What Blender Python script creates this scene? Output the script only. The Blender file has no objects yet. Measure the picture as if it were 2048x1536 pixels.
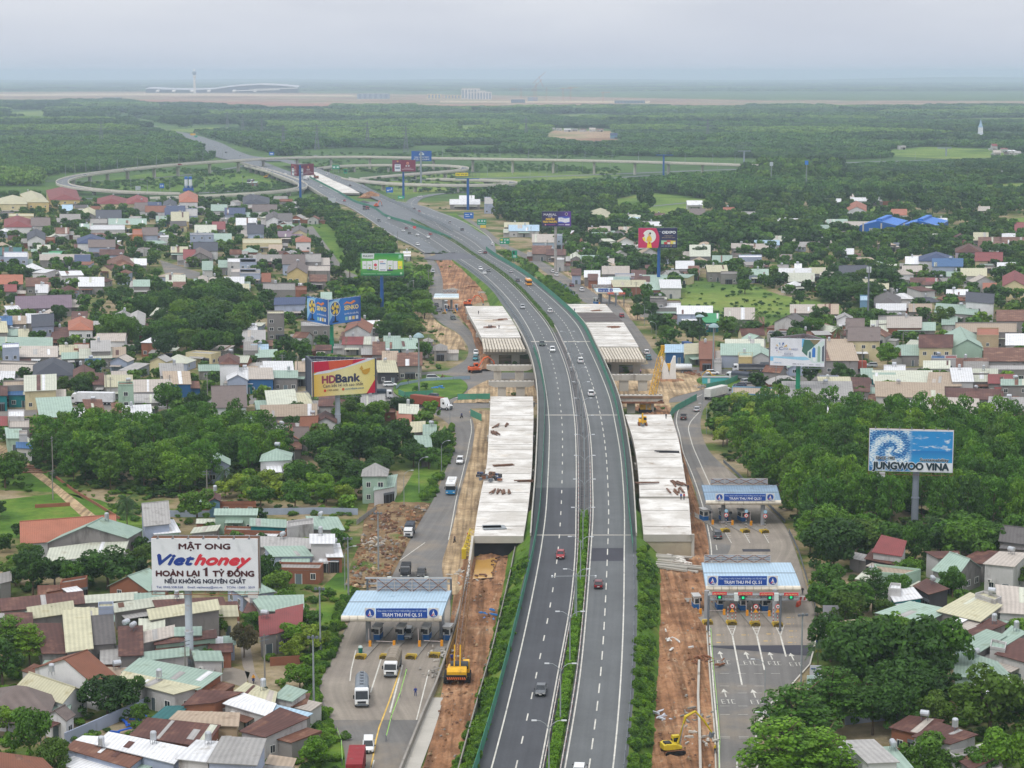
import bpy,random
from math import*
import numpy as np
import mathutils
aQ,Matrix=[getattr(mathutils,n)for n in('Vector','Matrix')]
random.seed(7)
R=random.Random(11)
sc=bpy.context.scene
COL=sc.collection
LK=COL.objects.link
ON=bpy.data.objects.new
#camera
FPX,HC,YH=4141.0,105.0,147.0
PIT=atan((768-YH)/FPX)
SP,CP_=sin(PIT),cos(PIT)
cam=bpy.data.cameras.new("camera")
cam.sensor_width=36.0
cam.lens=FPX/2048*36.0
cam.clip_start=1.0
cam.clip_end=90000.0
camo=ON("camera",cam)
camo.location=(0,0,HC)
camo.rotation_euler=(pi/2-PIT,0,0)
LK(camo)
sc.camera=camo
#sky, sun, exposure
SUN_EL,SUN_ROT=radians(58),radians(215)
wd=bpy.data.worlds.new("World")
sc.world=wd
wd.use_nodes=True
wn,wl=wd.node_tree.nodes,wd.node_tree.links
wn.clear()
wo=wn.new("ShaderNodeOutputWorld")
bg=wn.new("ShaderNodeBackground")
bg.inputs[1].default_value=.1
sky=wn.new("ShaderNodeTexSky")
sky.sky_type='NISHITA'
sky.sun_disc=False
sky.sun_elevation=SUN_EL
sky.sun_rotation=SUN_ROT
sky.dust_density=4
tc=wn.new("ShaderNodeTexCoord")
mp=wn.new("ShaderNodeMapping")
mp.inputs['Scale'].default_value=(4.5,4.5,24.0)
ns=wn.new("ShaderNodeTexNoise")
ns.inputs['Scale'].default_value=1.5
ns.inputs['Detail'].default_value=5
ns.inputs['Roughness'].default_value=.5
cr=wn.new("ShaderNodeValToRGB")
cr.color_ramp.elements[0].position=.36
cr.color_ramp.elements[0].color=(7.7,7.9,8.4,1)
cr.color_ramp.elements[1].position=.62
cr.color_ramp.elements[1].color=(9.7,9.75,9.9,1)
sx=wn.new("ShaderNodeSeparateXYZ")
mr=wn.new("ShaderNodeMapRange")
mr.inputs['From Min'].default_value=-.01
mr.inputs['From Max'].default_value=.075
mxh=wn.new("ShaderNodeMix")
mxh.data_type='RGBA'
mxh.inputs['A'].default_value=(5.9,6.4,7.6,1)
mx=wn.new("ShaderNodeMix")
mx.data_type='RGBA'
mx.inputs['Factor'].default_value=.94
wl.new(tc.outputs['Generated'],mp.inputs['Vector'])
wl.new(mp.outputs[0],ns.inputs['Vector'])
wl.new(ns.outputs['Fac'],cr.inputs[0])
wl.new(tc.outputs['Generated'],sx.inputs[0])
wl.new(sx.outputs['Z'],mr.inputs['Value'])
wl.new(mr.outputs[0],mxh.inputs['Factor'])
wl.new(cr.outputs[0],mxh.inputs['B'])
wl.new(sky.outputs[0],mx.inputs['A'])
wl.new(mxh.outputs['Result'],mx.inputs['B'])
mrz=wn.new("ShaderNodeMapRange")
mrz.inputs['From Min'].default_value=.12
mrz.inputs['From Max'].default_value=.9
mrz.inputs['To Min'].default_value=1.0
mrz.inputs['To Max'].default_value=1.55
vm=wn.new("ShaderNodeVectorMath")
vm.operation='SCALE'
wl.new(sx.outputs['Z'],mrz.inputs['Value'])
wl.new(mx.outputs['Result'],vm.inputs[0])
wl.new(mrz.outputs[0],vm.inputs['Scale'])
wl.new(vm.outputs[0],bg.inputs[0])
wl.new(bg.outputs[0],wo.inputs[0])
sl=bpy.data.lights.new("sun",'SUN')
sl.energy=1.5
sl.angle=radians(14)
sl.color=(1.0,.96,.9)
so=ON("sun",sl)
so.rotation_euler=(pi/2-SUN_EL,0,radians(-35))
so.location=(0,0,300)
LK(so)
sc.view_settings.view_transform='Standard'
sc.view_settings.look='None'
sc.view_settings.exposure=.0
sc.view_settings.gamma=1.0
cy=sc.cycles
cy.max_bounces=6
cy.diffuse_bounces=2
cy.glossy_bounces=2
cy.transmission_bounces=2
cy.transparent_max_bounces=4
cy.volume_bounces=3
cy.caustics_reflective=False
cy.caustics_refractive=False
cy.sample_clamp_indirect=3.0
HAZE_D=.9e-4
#pixel -> world
def ray(px,py):
 return(px-1024.0,FPX*CP_+(768-py)*SP,-FPX*SP+(768-py)*CP_)
def G(px,py,z=.0):
 d=ray(px,py)
 zz=z(900.0)if callable(z)else z
 for _ in range(10 if callable(z)else 1):
  t=(zz-HC)/d[2]
  Y=d[1]*t
  if callable(z):
   zz=z(Y)
 t=(zz-HC)/d[2]
 return aQ((d[0]*t,d[1]*t,zz))
def V(px,py,Y):
 d=ray(px,py)
 t=Y/d[1]
 return aQ((d[0]*t,Y,HC+d[2]*t))
def ppm(Y,z=0):
 return FPX/(Y*CP_+(HC-z)*SP)
def proj(p):
 x,y,z=p[0],p[1],p[2]-HC
 dep=y*CP_-z*SP
 return(1024+FPX*x/dep,768-FPX*(y*SP+z*CP_)/dep)
def interp(tab,n):
 a=np.array(tab,float)
 t=a[:,0]
 q=np.linspace(t[0],t[-1],n)
 if len(t)<3:
  return np.column_stack([q]+[np.interp(q if t[-1]>t[0]else-q,t if t[-1]>t[0]else-t,a[:,j])for j in range(1,a.shape[1])])
 s=np.sign(t[-1]-t[0])
 tt,qq=t*s,q*s
 out=[q]
 for j in range(1,a.shape[1]):
  y=a[:,j]
  h=np.diff(tt)
  d=np.diff(y)/h
  m=np.empty(len(y))
  m[1:-1]=(d[:-1]*h[1:]+d[1:]*h[:-1])/(h[1:]+h[:-1])
  m[0],m[-1]=d[0],d[-1]
  k=np.clip(np.searchsorted(tt,qq)-1,0,len(h)-1)
  u=(qq-tt[k])/h[k]
  H=h[k]
  out.append((2*u**3-3*u**2+1)*y[k]+(u**3-2*u**2+u)*H*m[k]+(-2*u**3+3*u**2)*y[k+1]+(u**3-u**2)*H*m[k+1])
 return np.column_stack(out)
def dK(pts,n):
 a=np.array([list(p)for p in pts],float)
 s=np.concatenate([[0],np.cumsum(np.linalg.norm(np.diff(a[:,:2],axis=0),axis=1))])
 return interp(np.column_stack([s,a]),n)[:,1:]
#mesh builder
class MB:
 def __init__(s):
  s.v,s.f,s.m,s.uv=[],[],[],[]
  s.mats=[]
 def mi(s,m):
  if m not in s.mats:
   s.mats.append(m)
  return s.mats.index(m)
 def poly(s,pts,m,uv=None):
  b=len(s.v)
  s.v+=[tuple(p)for p in pts]
  s.f.append(tuple(range(b,b+len(pts))))
  s.m.append(s.mi(m))
  s.uv.append(uv or[(0,0)]*len(pts))
 def grid(s,rows,m,uvs=None,close=False):
  b=len(s.v)
  nr,nc=len(rows),len(rows[0])
  for r in rows:
   s.v+=[tuple(p)for p in r]
  k=s.mi(m)
  for i in range(nr-1):
   for j in range(nc if close else nc-1):
    j2=(j+1)%nc
    ids=(b+i*nc+j,b+i*nc+j2,b+(i+1)*nc+j2,b+(i+1)*nc+j)
    s.f.append(ids)
    s.m.append(k)
    s.uv.append([uvs[i][j],uvs[i][j2],uvs[i+1][j2],uvs[i+1][j]]if uvs else[(0,0)]*4)
 def box(s,c,d,m,rz=.0,top=1.0):
  cs,sn=cos(rz),sin(rz)
  x,y,z=d[0]/2,d[1]/2,d[2]
  P=[]
  for zz,k in((0,1),(z,top)):
   for(a,b_)in((-x,-y),(x,-y),(x,y),(-x,y)):
    a,b_=a*k,b_*k
    P.append((c[0]+a*cs-b_*sn,c[1]+a*sn+b_*cs,c[2]+zz))
  s.hexa(P,m)
 def hexa(s,P,m):
  b=len(s.v)
  s.v+=[tuple(p)for p in P]
  k=s.mi(m)
  for q in((3,2,1,0),(4,5,6,7),(0,1,5,4),(1,2,6,5),(2,3,7,6),(3,0,4,7)):
   s.f.append(tuple(b+i for i in q))
   s.m.append(k)
   s.uv.append([(0,0),(1,0),(1,1),(0,1)])
 def prism(s,pts,z0,z1,m):
  n=len(pts)
  lo=[(p[0],p[1],z0)for p in pts]
  hi=[(p[0],p[1],z1)for p in pts]
  s.poly(lo[::-1],m)
  s.poly(hi,m)
  for i in range(n):
   j=(i+1)%n
   s.poly([lo[i],lo[j],hi[j],hi[i]],m)
 def tube(s,path,rad,m,n=6,cap=True):
  path=[aQ(p)for p in path]
  if not isinstance(rad,(list,tuple)):
   rad=[rad]*len(path)
  rows=[]
  for i,p in enumerate(path):
   t=(path[min(i+1,len(path)-1)]-path[max(i-1,0)])
   t=t.normalized()if t.length>1e-9 else aQ((0,0,1))
   a=aQ((0,0,1))if abs(t.z)<.9 else aQ((1,0,0))
   u=t.cross(a).normalized()
   w=t.cross(u)
   rows.append([p+(u*cos(2*pi*k/n)+w*sin(2*pi*k/n))*rad[i]for k in range(n)])
  s.grid(rows,m,close=True)
  if cap:
   s.poly(rows[0],m)
   s.poly(rows[-1][::-1],m)
 def bar(s,a,b,w,m):
  s.tube([a,b],w*.6,m,n=4)
 def lathe(s,prof,c,m,n=12):
  rows=[[(c[0]+r*cos(2*pi*k/n),c[1]+r*sin(2*pi*k/n),c[2]+z)for k in range(n)]for r,z in prof]
  s.grid(rows,m,close=True)
  s.poly(rows[0][::-1],m)
  s.poly(rows[-1],m)
 def aJ(s,name,parent=None,org=None,rz=.0,smooth=False):
  me=bpy.data.meshes.new(name)
  v=np.array(s.v,float).reshape(-1,3)
  if org is not None:
   v=v-np.array(org,float)
   if rz:
    c_,n_=cos(-rz),sin(-rz)
    x=v[:,0]*c_-v[:,1]*n_
    y=v[:,0]*n_+v[:,1]*c_
    v[:,0],v[:,1]=x,y
  me.from_pydata(v.tolist(),[],s.f)
  for m in s.mats:
   me.materials.append(m)
  if len(s.mats)>1:
   me.polygons.foreach_set('material_index',s.m)
  u=me.uv_layers.new(name="uv")
  u.data.foreach_set('uv',np.array([c for f in s.uv for c in f],float).ravel())
  if smooth:
   me.polygons.foreach_set('use_smooth',[True]*len(me.polygons))
  me.update()
  o=ON(name,me)
  LK(o)
  if parent:
   o.parent=parent
  return o
def tag(o,label=None,cat=None,group=None,kind=None):
 if label:o['label']=label
 if cat:o['category']=cat
 if group:o['group']=group
 if kind:o['kind']=kind
 return o
def aZ(name,label,cat,loc=(0,0,0),rz=.0,group=None):
 o=ON(name,None)
 o.empty_display_size=.5
 LK(o)
 o.location=loc
 o.rotation_euler=(0,0,rz)
 return tag(o,label,cat,group)
def dW(name,mb,smooth=False):
 return tag(mb.aJ(name,smooth=smooth),kind='structure')
def dup(root,loc,rz=.0,label=None,group=None,scale=None,mats=None):
 r=root.copy()
 LK(r)
 r.location=loc
 r.rotation_euler=(0,0,rz)
 if scale:r.scale=scale
 if label:r['label']=label
 if group:r['group']=group
 for ch in list(root.children):
  c=ch.copy()
  LK(c)
  c.parent=r
  b=ch.name.split('.')[0]
  if mats and b in mats and c.material_slots:
   c.material_slots[0].link='OBJECT'
   c.material_slots[0].material=mats[b]
  for g in ch.children:
   d=g.copy()
   LK(d)
   d.parent=c
 return r
#materials
def lin(c):
 return tuple(((x/255)/12.92 if x<=10 else((x/255+.055)/1.055)**2.4)for x in c[:3])
def mul(nt,a,b):
 n=nt.nodes.new("ShaderNodeMath")
 n.operation='MULTIPLY'
 for i,x in enumerate((a,b)):
  if isinstance(x,(int,float)):n.inputs[i].default_value=x
  else:nt.links.new(x,n.inputs[i])
 return n.outputs[0]
def aU(nt,vec,scale,detail=3,eF=.5):
 n=nt.nodes.new("ShaderNodeTexNoise")
 n.inputs['Scale'].default_value=scale
 n.inputs['Detail'].default_value=detail
 n.inputs['Roughness'].default_value=eF
 if vec:nt.links.new(vec,n.inputs['Vector'])
 return n.outputs['Fac']
def rng(nt,x,a,b,c,d):
 n=nt.nodes.new("ShaderNodeMapRange")
 for i,val in enumerate((a,b,c,d)):
  n.inputs[i+1].default_value=val
 nt.links.new(x,n.inputs[0])
 return n.outputs[0]
def mixc(nt,f,a,b,mode='MIX'):
 n=nt.nodes.new("ShaderNodeMix")
 n.data_type='RGBA'
 n.blend_type=mode
 for nm,x in(('Factor',f),('A',a),('B',b)):
  s=n.inputs[nm]if nm=='Factor' else[i for i in n.inputs if i.name==nm and i.type=='RGBA'][0]
  if isinstance(x,(int,float)):s.default_value=x
  elif isinstance(x,tuple):s.default_value=(*x[:3],1)
  else:nt.links.new(x,s)
 return[o for o in n.outputs if o.type=='RGBA'][0]
def dV(name):
 m=bpy.data.materials.new(name)
 m.use_nodes=True
 nt=m.node_tree
 b=nt.nodes['Principled BSDF']
 return m,nt,b
def vec(nt,kind='pos',scale=(1,1,1)):
 if kind=='pos':
  g=nt.nodes.new("ShaderNodeNewGeometry")
  o=g.outputs['Position']
 else:
  g=nt.nodes.new("ShaderNodeTexCoord")
  o=g.outputs['UV' if kind=='uv' else 'Object']
 if scale!=(1,1,1):
  m_=nt.nodes.new("ShaderNodeMapping")
  m_.inputs['Scale'].default_value=scale
  nt.links.new(o,m_.inputs[0])
  o=m_.outputs[0]
 return o
def dU(nt,col,f):
 n=nt.nodes.new("ShaderNodeVectorMath")
 n.operation='SCALE'
 if isinstance(col,tuple):n.inputs[0].default_value=col[:3]
 else:nt.links.new(col,n.inputs[0])
 nt.links.new(f,n.inputs['Scale'])
 return n.outputs[0]
MATS={}
def P(name,col,eF=.85,var=.12,vs=.25,dirt=None,da=.5,ds=.12,bump=.0,bs=3.0,ribs=.0,spec=.3,metal=.0,ov=.08,streak=False,emit=.0):
 if name in MATS:return MATS[name]
 m,nt,b=dV(name)
 p=vec(nt)
 c=lin(col)
 f=rng(nt,aU(nt,p,vs,4,.6),.3,.7,1-var,1+var)
 if ov:
  oi=nt.nodes.new("ShaderNodeObjectInfo")
  f=mul(nt,f,rng(nt,oi.outputs['Random'],0,1,1-ov,1+ov))
 out=dU(nt,c,f)
 if dirt:
  sv=vec(nt,'pos',(1,1,.25))if streak else p
  d=rng(nt,aU(nt,sv,ds,6,.65),.5+.16*(1-da),.72,0,min(1,da+.25))
  out=mixc(nt,d,out,lin(dirt))
 if ribs:
  u=vec(nt,'uv')
  w=nt.nodes.new("ShaderNodeTexWave")
  w.bands_direction='X'
  w.inputs['Scale'].default_value=ribs
  nt.links.new(u,w.inputs['Vector'])
  out=dU(nt,out,rng(nt,w.outputs['Fac'],0,1,.86,1.04))
 if isinstance(out,tuple):b.inputs['Base Color'].default_value=(*out,1)
 else:nt.links.new(out,b.inputs['Base Color'])
 b.inputs['Roughness'].default_value=eF
 b.inputs['Metallic'].default_value=metal
 b.inputs['Specular IOR Level'].default_value=spec
 if emit:
  b.inputs['Emission Color'].default_value=(*lin(col),1)
  b.inputs['Emission Strength'].default_value=emit
 if bump:
  bn=nt.nodes.new("ShaderNodeBump")
  bn.inputs['Strength'].default_value=.8
  bn.inputs['Distance'].default_value=bump
  nt.links.new(aU(nt,p,bs,5,.6),bn.inputs['Height'])
  nt.links.new(bn.outputs[0],b.inputs['Normal'])
 MATS[name]=m
 return m
def aX(col,eF=.6):
 return P("paint_%02x%02x%02x"%tuple(int(c)for c in col[:3]),col,eF,.04,.8,ov=.0)
def aH(name,c1,c2,rnd=.25,scale=.35):
 if name in MATS:return MATS[name]
 m,nt,b=dV(name)
 p=vec(nt)
 n1=rng(nt,aU(nt,p,scale,3,.6),.32,.68,0,1)
 c=mixc(nt,n1,lin(c1),lin(c2))
 oi=nt.nodes.new("ShaderNodeObjectInfo")
 g=nt.nodes.new("ShaderNodeNewGeometry")
 c=mixc(nt,rng(nt,oi.outputs['Random'],.6,1,0,.35),c,lin((108,122,42)))
 c=mixc(nt,rng(nt,oi.outputs['Random'],.3,0,0,.35),c,lin((58,88,58)))
 c=dU(nt,c,mul(nt,rng(nt,oi.outputs['Random'],0,1,1-rnd,1+rnd),rng(nt,g.outputs['Random Per Island'],0,1,.7,1.3)))
 nt.links.new(c,b.inputs['Base Color'])
 b.inputs['Roughness'].default_value=.6
 b.inputs['Specular IOR Level'].default_value=.25
 tr=nt.nodes.new("ShaderNodeBsdfTranslucent")
 nt.links.new(mixc(nt,1.0,c,(1.15,1.2,.55),'MULTIPLY'),tr.inputs[0])
 ms=nt.nodes.new("ShaderNodeMixShader")
 ms.inputs[0].default_value=.3
 nt.links.new(b.outputs[0],ms.inputs[1])
 nt.links.new(tr.outputs[0],ms.inputs[2])
 nt.links.new(ms.outputs[0],nt.nodes['Material Output'].inputs[0])
 MATS[name]=m
 return m
aF=aH('leaves_dark',(44,74,28),(68,106,36))
aD=aH('leaves_mid',(54,90,28),(84,126,38))
bQ=aH('leaves_bright',(74,114,28),(112,152,40))
bJ=aH('leaves_yellow_green',(100,126,38),(146,166,58))
bX=aH('leaves_grove',(56,98,28),(90,136,38),.22)
bZ=aH('leaves_grey_green',(60,88,52),(92,120,68))
bK=aH('leaves_reddish',(84,84,56),(116,106,74))
BARK=P('bark',(96,82,66),.95,.25,2.0)
ROOF={'MG':('mint green',(154,180,166),(118,130,112)),'CW':('pale',(196,200,182),(140,134,116)),'CY':('cream',(192,188,156),(140,130,96)),'WT':('white',(222,224,228),(160,156,150)),'GY':('light grey',(168,166,164),(110,106,102)),'GD':('dark grey',(104,100,100),(70,66,66)),'MA':('maroon',(98,62,56),(122,88,74)),'RU':('rusty',(118,76,60),(152,120,100)),'OT':('orange tiled',(172,104,80),(150,84,60)),'TB':('brown tiled',(140,86,64),(100,68,56)),'GT':('grey-brown tiled',(118,104,100),(84,76,74)),'SL':('slate grey',(74,78,90),(56,58,66)),'SB':('dark blue',(62,78,116),(52,60,84)),'BL':('bright blue',(58,104,158),(46,90,140)),'BW':('pale blue',(164,196,220),(120,140,150)),'TN':('tan',(176,156,134),(124,106,90)),'CP':('beige',(186,176,166),(130,120,112)),'RD':('red',(142,68,68),(130,60,62)),'PU':('purple-brown',(126,106,122),(100,84,96)),'TE':('teal',(48,112,114),(40,84,86)),'GN':('bright green',(60,166,104),(60,140,80)),'CC':('concrete',(150,146,142),(92,88,84)),}
WALL={'WH':('white',(222,222,224),(170,166,160)),'WC':('weathered white',(196,194,194),(112,106,102)),'CC':('bare concrete',(142,138,136),(84,80,78)),'BR':('brick',(150,98,76),(112,76,62)),'BG':('blue grey',(168,178,200),(120,124,136)),'CY':('cream',(216,204,164),(150,136,108)),'YL':('yellow',(208,186,132),(170,146,100)),'MG':('pale green',(164,190,172),(110,124,112)),'TE':('teal',(30,122,128),(34,80,86)),'BL':('blue',(46,96,146),(40,80,120)),'DK':('dark',(70,70,74),(48,48,50)),'TN':('tan',(180,158,130),(122,104,86)),'LI':('lilac',(206,192,206),(160,146,160)),'RU':('rusty metal',(120,84,70),(84,60,54)),'OR':('orange',(206,132,84),(150,100,70)),'B2':('sky blue',(112,150,178),(84,104,120)),}
def eY(k,i=0):
 c=ROOF[k]
 tile=k in('OT','TB','GT','SL','RD')
 g=sum(c[1])/3
 return P('roof_'+c[0].replace(' ','_'),tuple((v*.84+g*.16)*.94 for v in c[1]),.7,.14,.3,c[2],.62 if k not in('RU','MA')else .85,.3,ribs=(.8 if tile else .42),spec=.25,ov=.12)
def eU(k):
 c=WALL[k]
 return P('wall_'+c[0].replace(' ','_'),tuple(v*.93 for v in c[1]),.9,.1,.3,c[2],.65 if k in('WC','CC','BR')else .45,.35,ov=.08,streak=True)
GLASS=P('window_glass',(42,50,58),.15,.2,.5,spec=.6,ov=.2)
FRAME_W=aX((214,214,212))
DOOR_M=P('door_metal',(92,104,110),.5,.1,ov=.5)
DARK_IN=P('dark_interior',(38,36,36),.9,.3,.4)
bV=P('galvanised_steel',(150,156,160),.5,.1,1.0,metal=.3)
bW=P('grey_steel',(112,118,126),.55,.1,1.0,metal=.3)
bY=P('concrete',(176,172,164),.9,.1,.2,(120,112,102),.5,.3,streak=True)
bU=P('old_concrete',(138,134,128),.9,.14,.3,(92,86,80),.6,.3,streak=True)
TIRE=aX((28,28,30),.9)
dD=P('machine_yellow',(214,164,36),.55,.15,.6,(120,90,50),.5,.8)
eQ=P('machine_orange',(214,96,40),.55,.15,.6,(120,70,50),.5,.8)
RUST=P('rusty_steel',(126,84,60),.85,.25,.8,(170,130,90),.4,.8)
#SETTING
def asphalt(name,c,streak=.11,tan=None,ta=.4):
 if name in MATS:return MATS[name]
 m,nt,b=dV(name)
 p=vec(nt)
 u=vec(nt,'uv',(1.0,.015,1))
 f=mul(nt,rng(nt,aU(nt,p,.09,5,.65),.3,.7,.86,1.14),rng(nt,aU(nt,u,.9,3,.5),.3,.7,1-streak,1+streak))
 f=mul(nt,f,rng(nt,aU(nt,p,3.0,2),.3,.7,.94,1.06))
 out=dU(nt,lin(c),f)
 if tan:
  d=rng(nt,aU(nt,p,.06,6,.65),.5,.68,0,ta)
  out=mixc(nt,d,out,lin(tan))
 nt.links.new(out,b.inputs['Base Color'])
 b.inputs['Roughness'].default_value=.85
 b.inputs['Specular IOR Level'].default_value=.3
 MATS[name]=m
 return m
def earth(name,cols,scale=.05,bump=.25,bs=.8,fine=.5,ruts=0):
 m,nt,b=dV(name)
 p=vec(nt)
 n=aU(nt,p,scale,8,.62)
 r=nt.nodes.new("ShaderNodeValToRGB")
 e=r.color_ramp.elements
 while len(e)<len(cols):e.new(.5)
 for i,(t,c)in enumerate(cols):
  e[i].position=t
  e[i].color=(*lin(c),1)
 nt.links.new(n,r.inputs[0])
 f=rng(nt,aU(nt,p,fine,5,.7),.3,.7,.78,1.22)
 if ruts:
  q=aU(nt,vec(nt,'pos',(1.1,.035,1)),1.0,3,.55)
  f=mul(nt,f,rng(nt,q,.4,.62,1.18,.62))
  q=aU(nt,vec(nt,'pos',(.5,.09,1)),1.0,5,.7)
  c_=mixc(nt,rng(nt,q,.6,.68,0,.55),r.outputs[0],lin((196,176,152)))
  nt.links.new(dU(nt,c_,f),b.inputs['Base Color'])
 else:
  nt.links.new(dU(nt,r.outputs[0],f),b.inputs['Base Color'])
 b.inputs['Roughness'].default_value=.95
 b.inputs['Specular IOR Level'].default_value=.15
 if bump:
  bn=nt.nodes.new("ShaderNodeBump")
  bn.inputs['Distance'].default_value=bump
  bn.inputs['Strength'].default_value=1.0
  nt.links.new(aU(nt,p,bs,6,.65),bn.inputs['Height'])
  nt.links.new(bn.outputs[0],b.inputs['Normal'])
 return m
cJ=asphalt('asphalt_dark',(72,74,79))
cX=asphalt('asphalt_worn',(94,97,99),.1)
bF=asphalt('asphalt_dusty',(108,106,104),.14,(150,136,116),.5)
cQ=asphalt('concrete_paving',(138,130,120),.18,(112,104,98),.6)
bD=asphalt('asphalt_grey',(104,108,112),.1)
cG=earth('town_ground',[(.36,(62,84,36)),(.46,(84,100,46)),(.52,(128,116,84)),(.6,(150,136,112)),(.72,(70,90,40))],.035)
cK=earth('grass_ground',[(.35,(52,82,28)),(.48,(76,108,36)),(.6,(98,122,46)),(.72,(120,112,66))],.06)
G_WASTE=earth('waste_ground',[(.36,(92,76,56)),(.48,(122,100,74)),(.56,(138,118,90)),(.64,(92,106,52)),(.74,(66,92,36))],.07,.4)
cW=earth('meadow',[(.36,(66,94,40)),(.46,(92,118,50)),(.56,(108,128,58)),(.66,(126,132,70)),(.74,(80,100,48))],.012,fine=.15)
cV=earth('red_soil',[(.33,(116,84,62)),(.47,(142,104,76)),(.58,(160,122,92)),(.7,(172,144,116))],.11,.5,.9,.8,1)
cU=earth('sandy_soil',[(.33,(132,112,88)),(.5,(164,142,112)),(.64,(186,164,132)),(.76,(142,126,106))],.09,.35,.9,.7,1)
cY=earth('bare_site',[(.36,(104,112,74)),(.45,(132,100,82)),(.54,(158,136,112)),(.62,(110,120,80)),(.7,(150,112,90))],.0026,0,1,.02)
cH=earth('far_ground',[(.35,(50,76,38)),(.5,(66,94,44)),(.62,(86,112,52)),(.72,(120,130,74))],.004,0,1,.03)
bG=P('road_paint_white',(196,194,186),.8,.2,.7,(140,138,134),.5,.5,ov=0)
bH=P('road_paint_yellow',(206,170,84),.8,.25,.7,(130,124,112),.6,.5,ov=0)
def ZE(Y):
 return float(np.interp(Y,[280,330,400,450,520,600,680,760,850,1000,1150,1250,1700,1800,1950,2300,2500,2750,6000],[3.2,3.6,4.6,5.3,6.6,7.2,7.2,6.4,5.0,2.6,1.0,.45,.45,2.5,5.5,6.0,5.0,.6,.6]))
def eH(name,rows,z,m,n=60,lat=4,make=True,mb=None):
 a=interp(rows,n)
 L,uvs,s=[],[],.0
 prev=None
 for py,x0,x1 in a:
  p,q=G(x0,py,z),G(x1,py,z)
  c=(p+q)/2
  if prev is not None:s+=(c-prev).length
  prev=c
  w=(q-p).length
  L.append([p.lerp(q,t/lat)for t in range(lat+1)])
  uvs.append([(w*t/lat,s)for t in range(lat+1)])
 mb=mb or MB()
 mb.grid(L,m,uvs)
 if make:return dW(name,mb),L
 return mb,L
def cD(tab,z,n=200):
 return[G(x,py,z)for py,x in interp(tab,n)]
def dQ(mb,pts,w,m,dash=None,dz=.012,start=.0):
 P_=[aQ(p)for p in pts]
 s=[.0]
 for i in range(1,len(P_)):s.append(s[-1]+(P_[i]-P_[i-1]).length)
 A=np.array(P_)
 tot=s[-1]
 segs=[]
 if dash:
  t=start
  while t<tot:
   segs.append((t,min(t+dash[0],tot)))
   t+=dash[0]+dash[1]
 else:
  segs=[(0,tot)]
 for a,b in segs:
  k=max(2,int((b-a)/6)+1)
  tt=np.linspace(a,b,k)
  Q=[aQ([np.interp(t,s,A[:,j])for j in range(3)])for t in tt]
  rows=[]
  for i,q in enumerate(Q):
   d=Q[min(i+1,k-1)]-Q[max(i-1,0)]
   n_=aQ((-d.y,d.x,0)).normalized()*(w/2)
   rows.append([q+n_+aQ((0,0,dz)),q-n_+aQ((0,0,dz))])
  mb.grid([list(r)for r in rows],m)
def sheet(name,pxs,z,m,kind='structure'):
 mb=MB()
 mb.poly([G(x,y,z)for x,y in pxs],m)
 return tag(mb.aJ(name),kind=kind)
def fW(name,pts,w,m,n=60,mb=None,z=None):
 W=dK([G(*p)for p in pts],n)
 rows,uvs,s=[],[],0
 W=[aQ(p)for p in W]
 for i,p in enumerate(W):
  d=W[min(i+1,n-1)]-W[max(i-1,0)]
  nn=aQ((-d.y,d.x,0)).normalized()
  if i:s+=(p-W[i-1]).length
  rows.append([p-nn*w/2,p-nn*w/6,p+nn*w/6,p+nn*w/2])
  uvs.append([(0,s),(w/3,s),(w*2/3,s),(w,s)])
 if mb is None:
  mb=MB()
  mb.grid(rows,m,uvs)
  return dW(name,mb),rows
 mb.grid(rows,m,uvs)
 return mb,rows
#ground
mb=MB()
mb.poly([(-11000,-250,-.05),(11000,-250,-.05),(11000,36000,-.05),(-11000,36000,-.05)],cH)
dW('ground',mb)
mb=MB()
ys=np.linspace(230,1720,40)
mb.grid([[(x*(.30*y+40)/8,y,.0)for x in range(-8,9)]for y in ys],cG)
dW('ground',mb)
#expressway
XT=[(1600,928,934,965,1067,1119,1218,1241,1247),(1536,950,955,983,1080,1130,1226,1248,1254),(1350,1002,1008,1030,1115,1160,1242,1264,1270),(1180,1042,1050,1067,1144,1176,1248,1268,1275),(1110,1057,1066,1080,1150,1181,1248.5,1266,1274),(1020,1065,1080,1092,1152,1186,1248.7,1257,1270),(961,1070,1084,1095.5,1152.6,1185,1245.7,1253,1266),(902,1073,1087,1098,1152,1183,1240,1247,1259),(850,1075,1089,1098.5,1150,1178,1231,1239,1250),(797,1075,1089,1094,1144,1167,1219.5,1227,1238),(750,1070,1082,1086.5,1136,1154,1202,1210,1220),(691,1053,1063,1073,1115,1130,1175,1184,1192),(647,1030,1040,1052,1092,1107,1152,1161,1168),(610,1005,1014,1027,1062,1075,1117,1124,1130),(580,983,990,1001,1035,1046,1083,1089,1094),(545,942,948,962,996,1004,1038,1043,1047),(510,891,897,909,943,951,979,985,989),(480,845,852,866,898,905,940,946,950),(459,806,814,830,857,864,903,908,912),(440,770,778,795,820,827,865,870,874)]
def xt(c):return[(r[0],r[c])for r in XT]
XTN=[list(r)for r in interp(XT,300)]
eH('expressway',[(r[0],r[1],(r[4]+r[5])/2)for r in XTN if r[0]>=972],lambda Y:ZE(Y)+.02,cJ,80,6)
eH('expressway',[(r[0],r[1],(r[4]+r[5])/2)for r in XTN if r[0]<976],lambda Y:ZE(Y)+.018,cX,110,6)
eH('expressway',[(r[0],(r[4]+r[5])/2,r[8])for r in XT],lambda Y:ZE(Y)+.02,cX,140,6)
eH('expressway',[(506,850,992),(492,826,990),(480,800,985),(463,772,957),(436,733,912),(423,712,876),(412,693,846),(403,671,800)],lambda Y:ZE(Y)-.02,bD,40,6)
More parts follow.
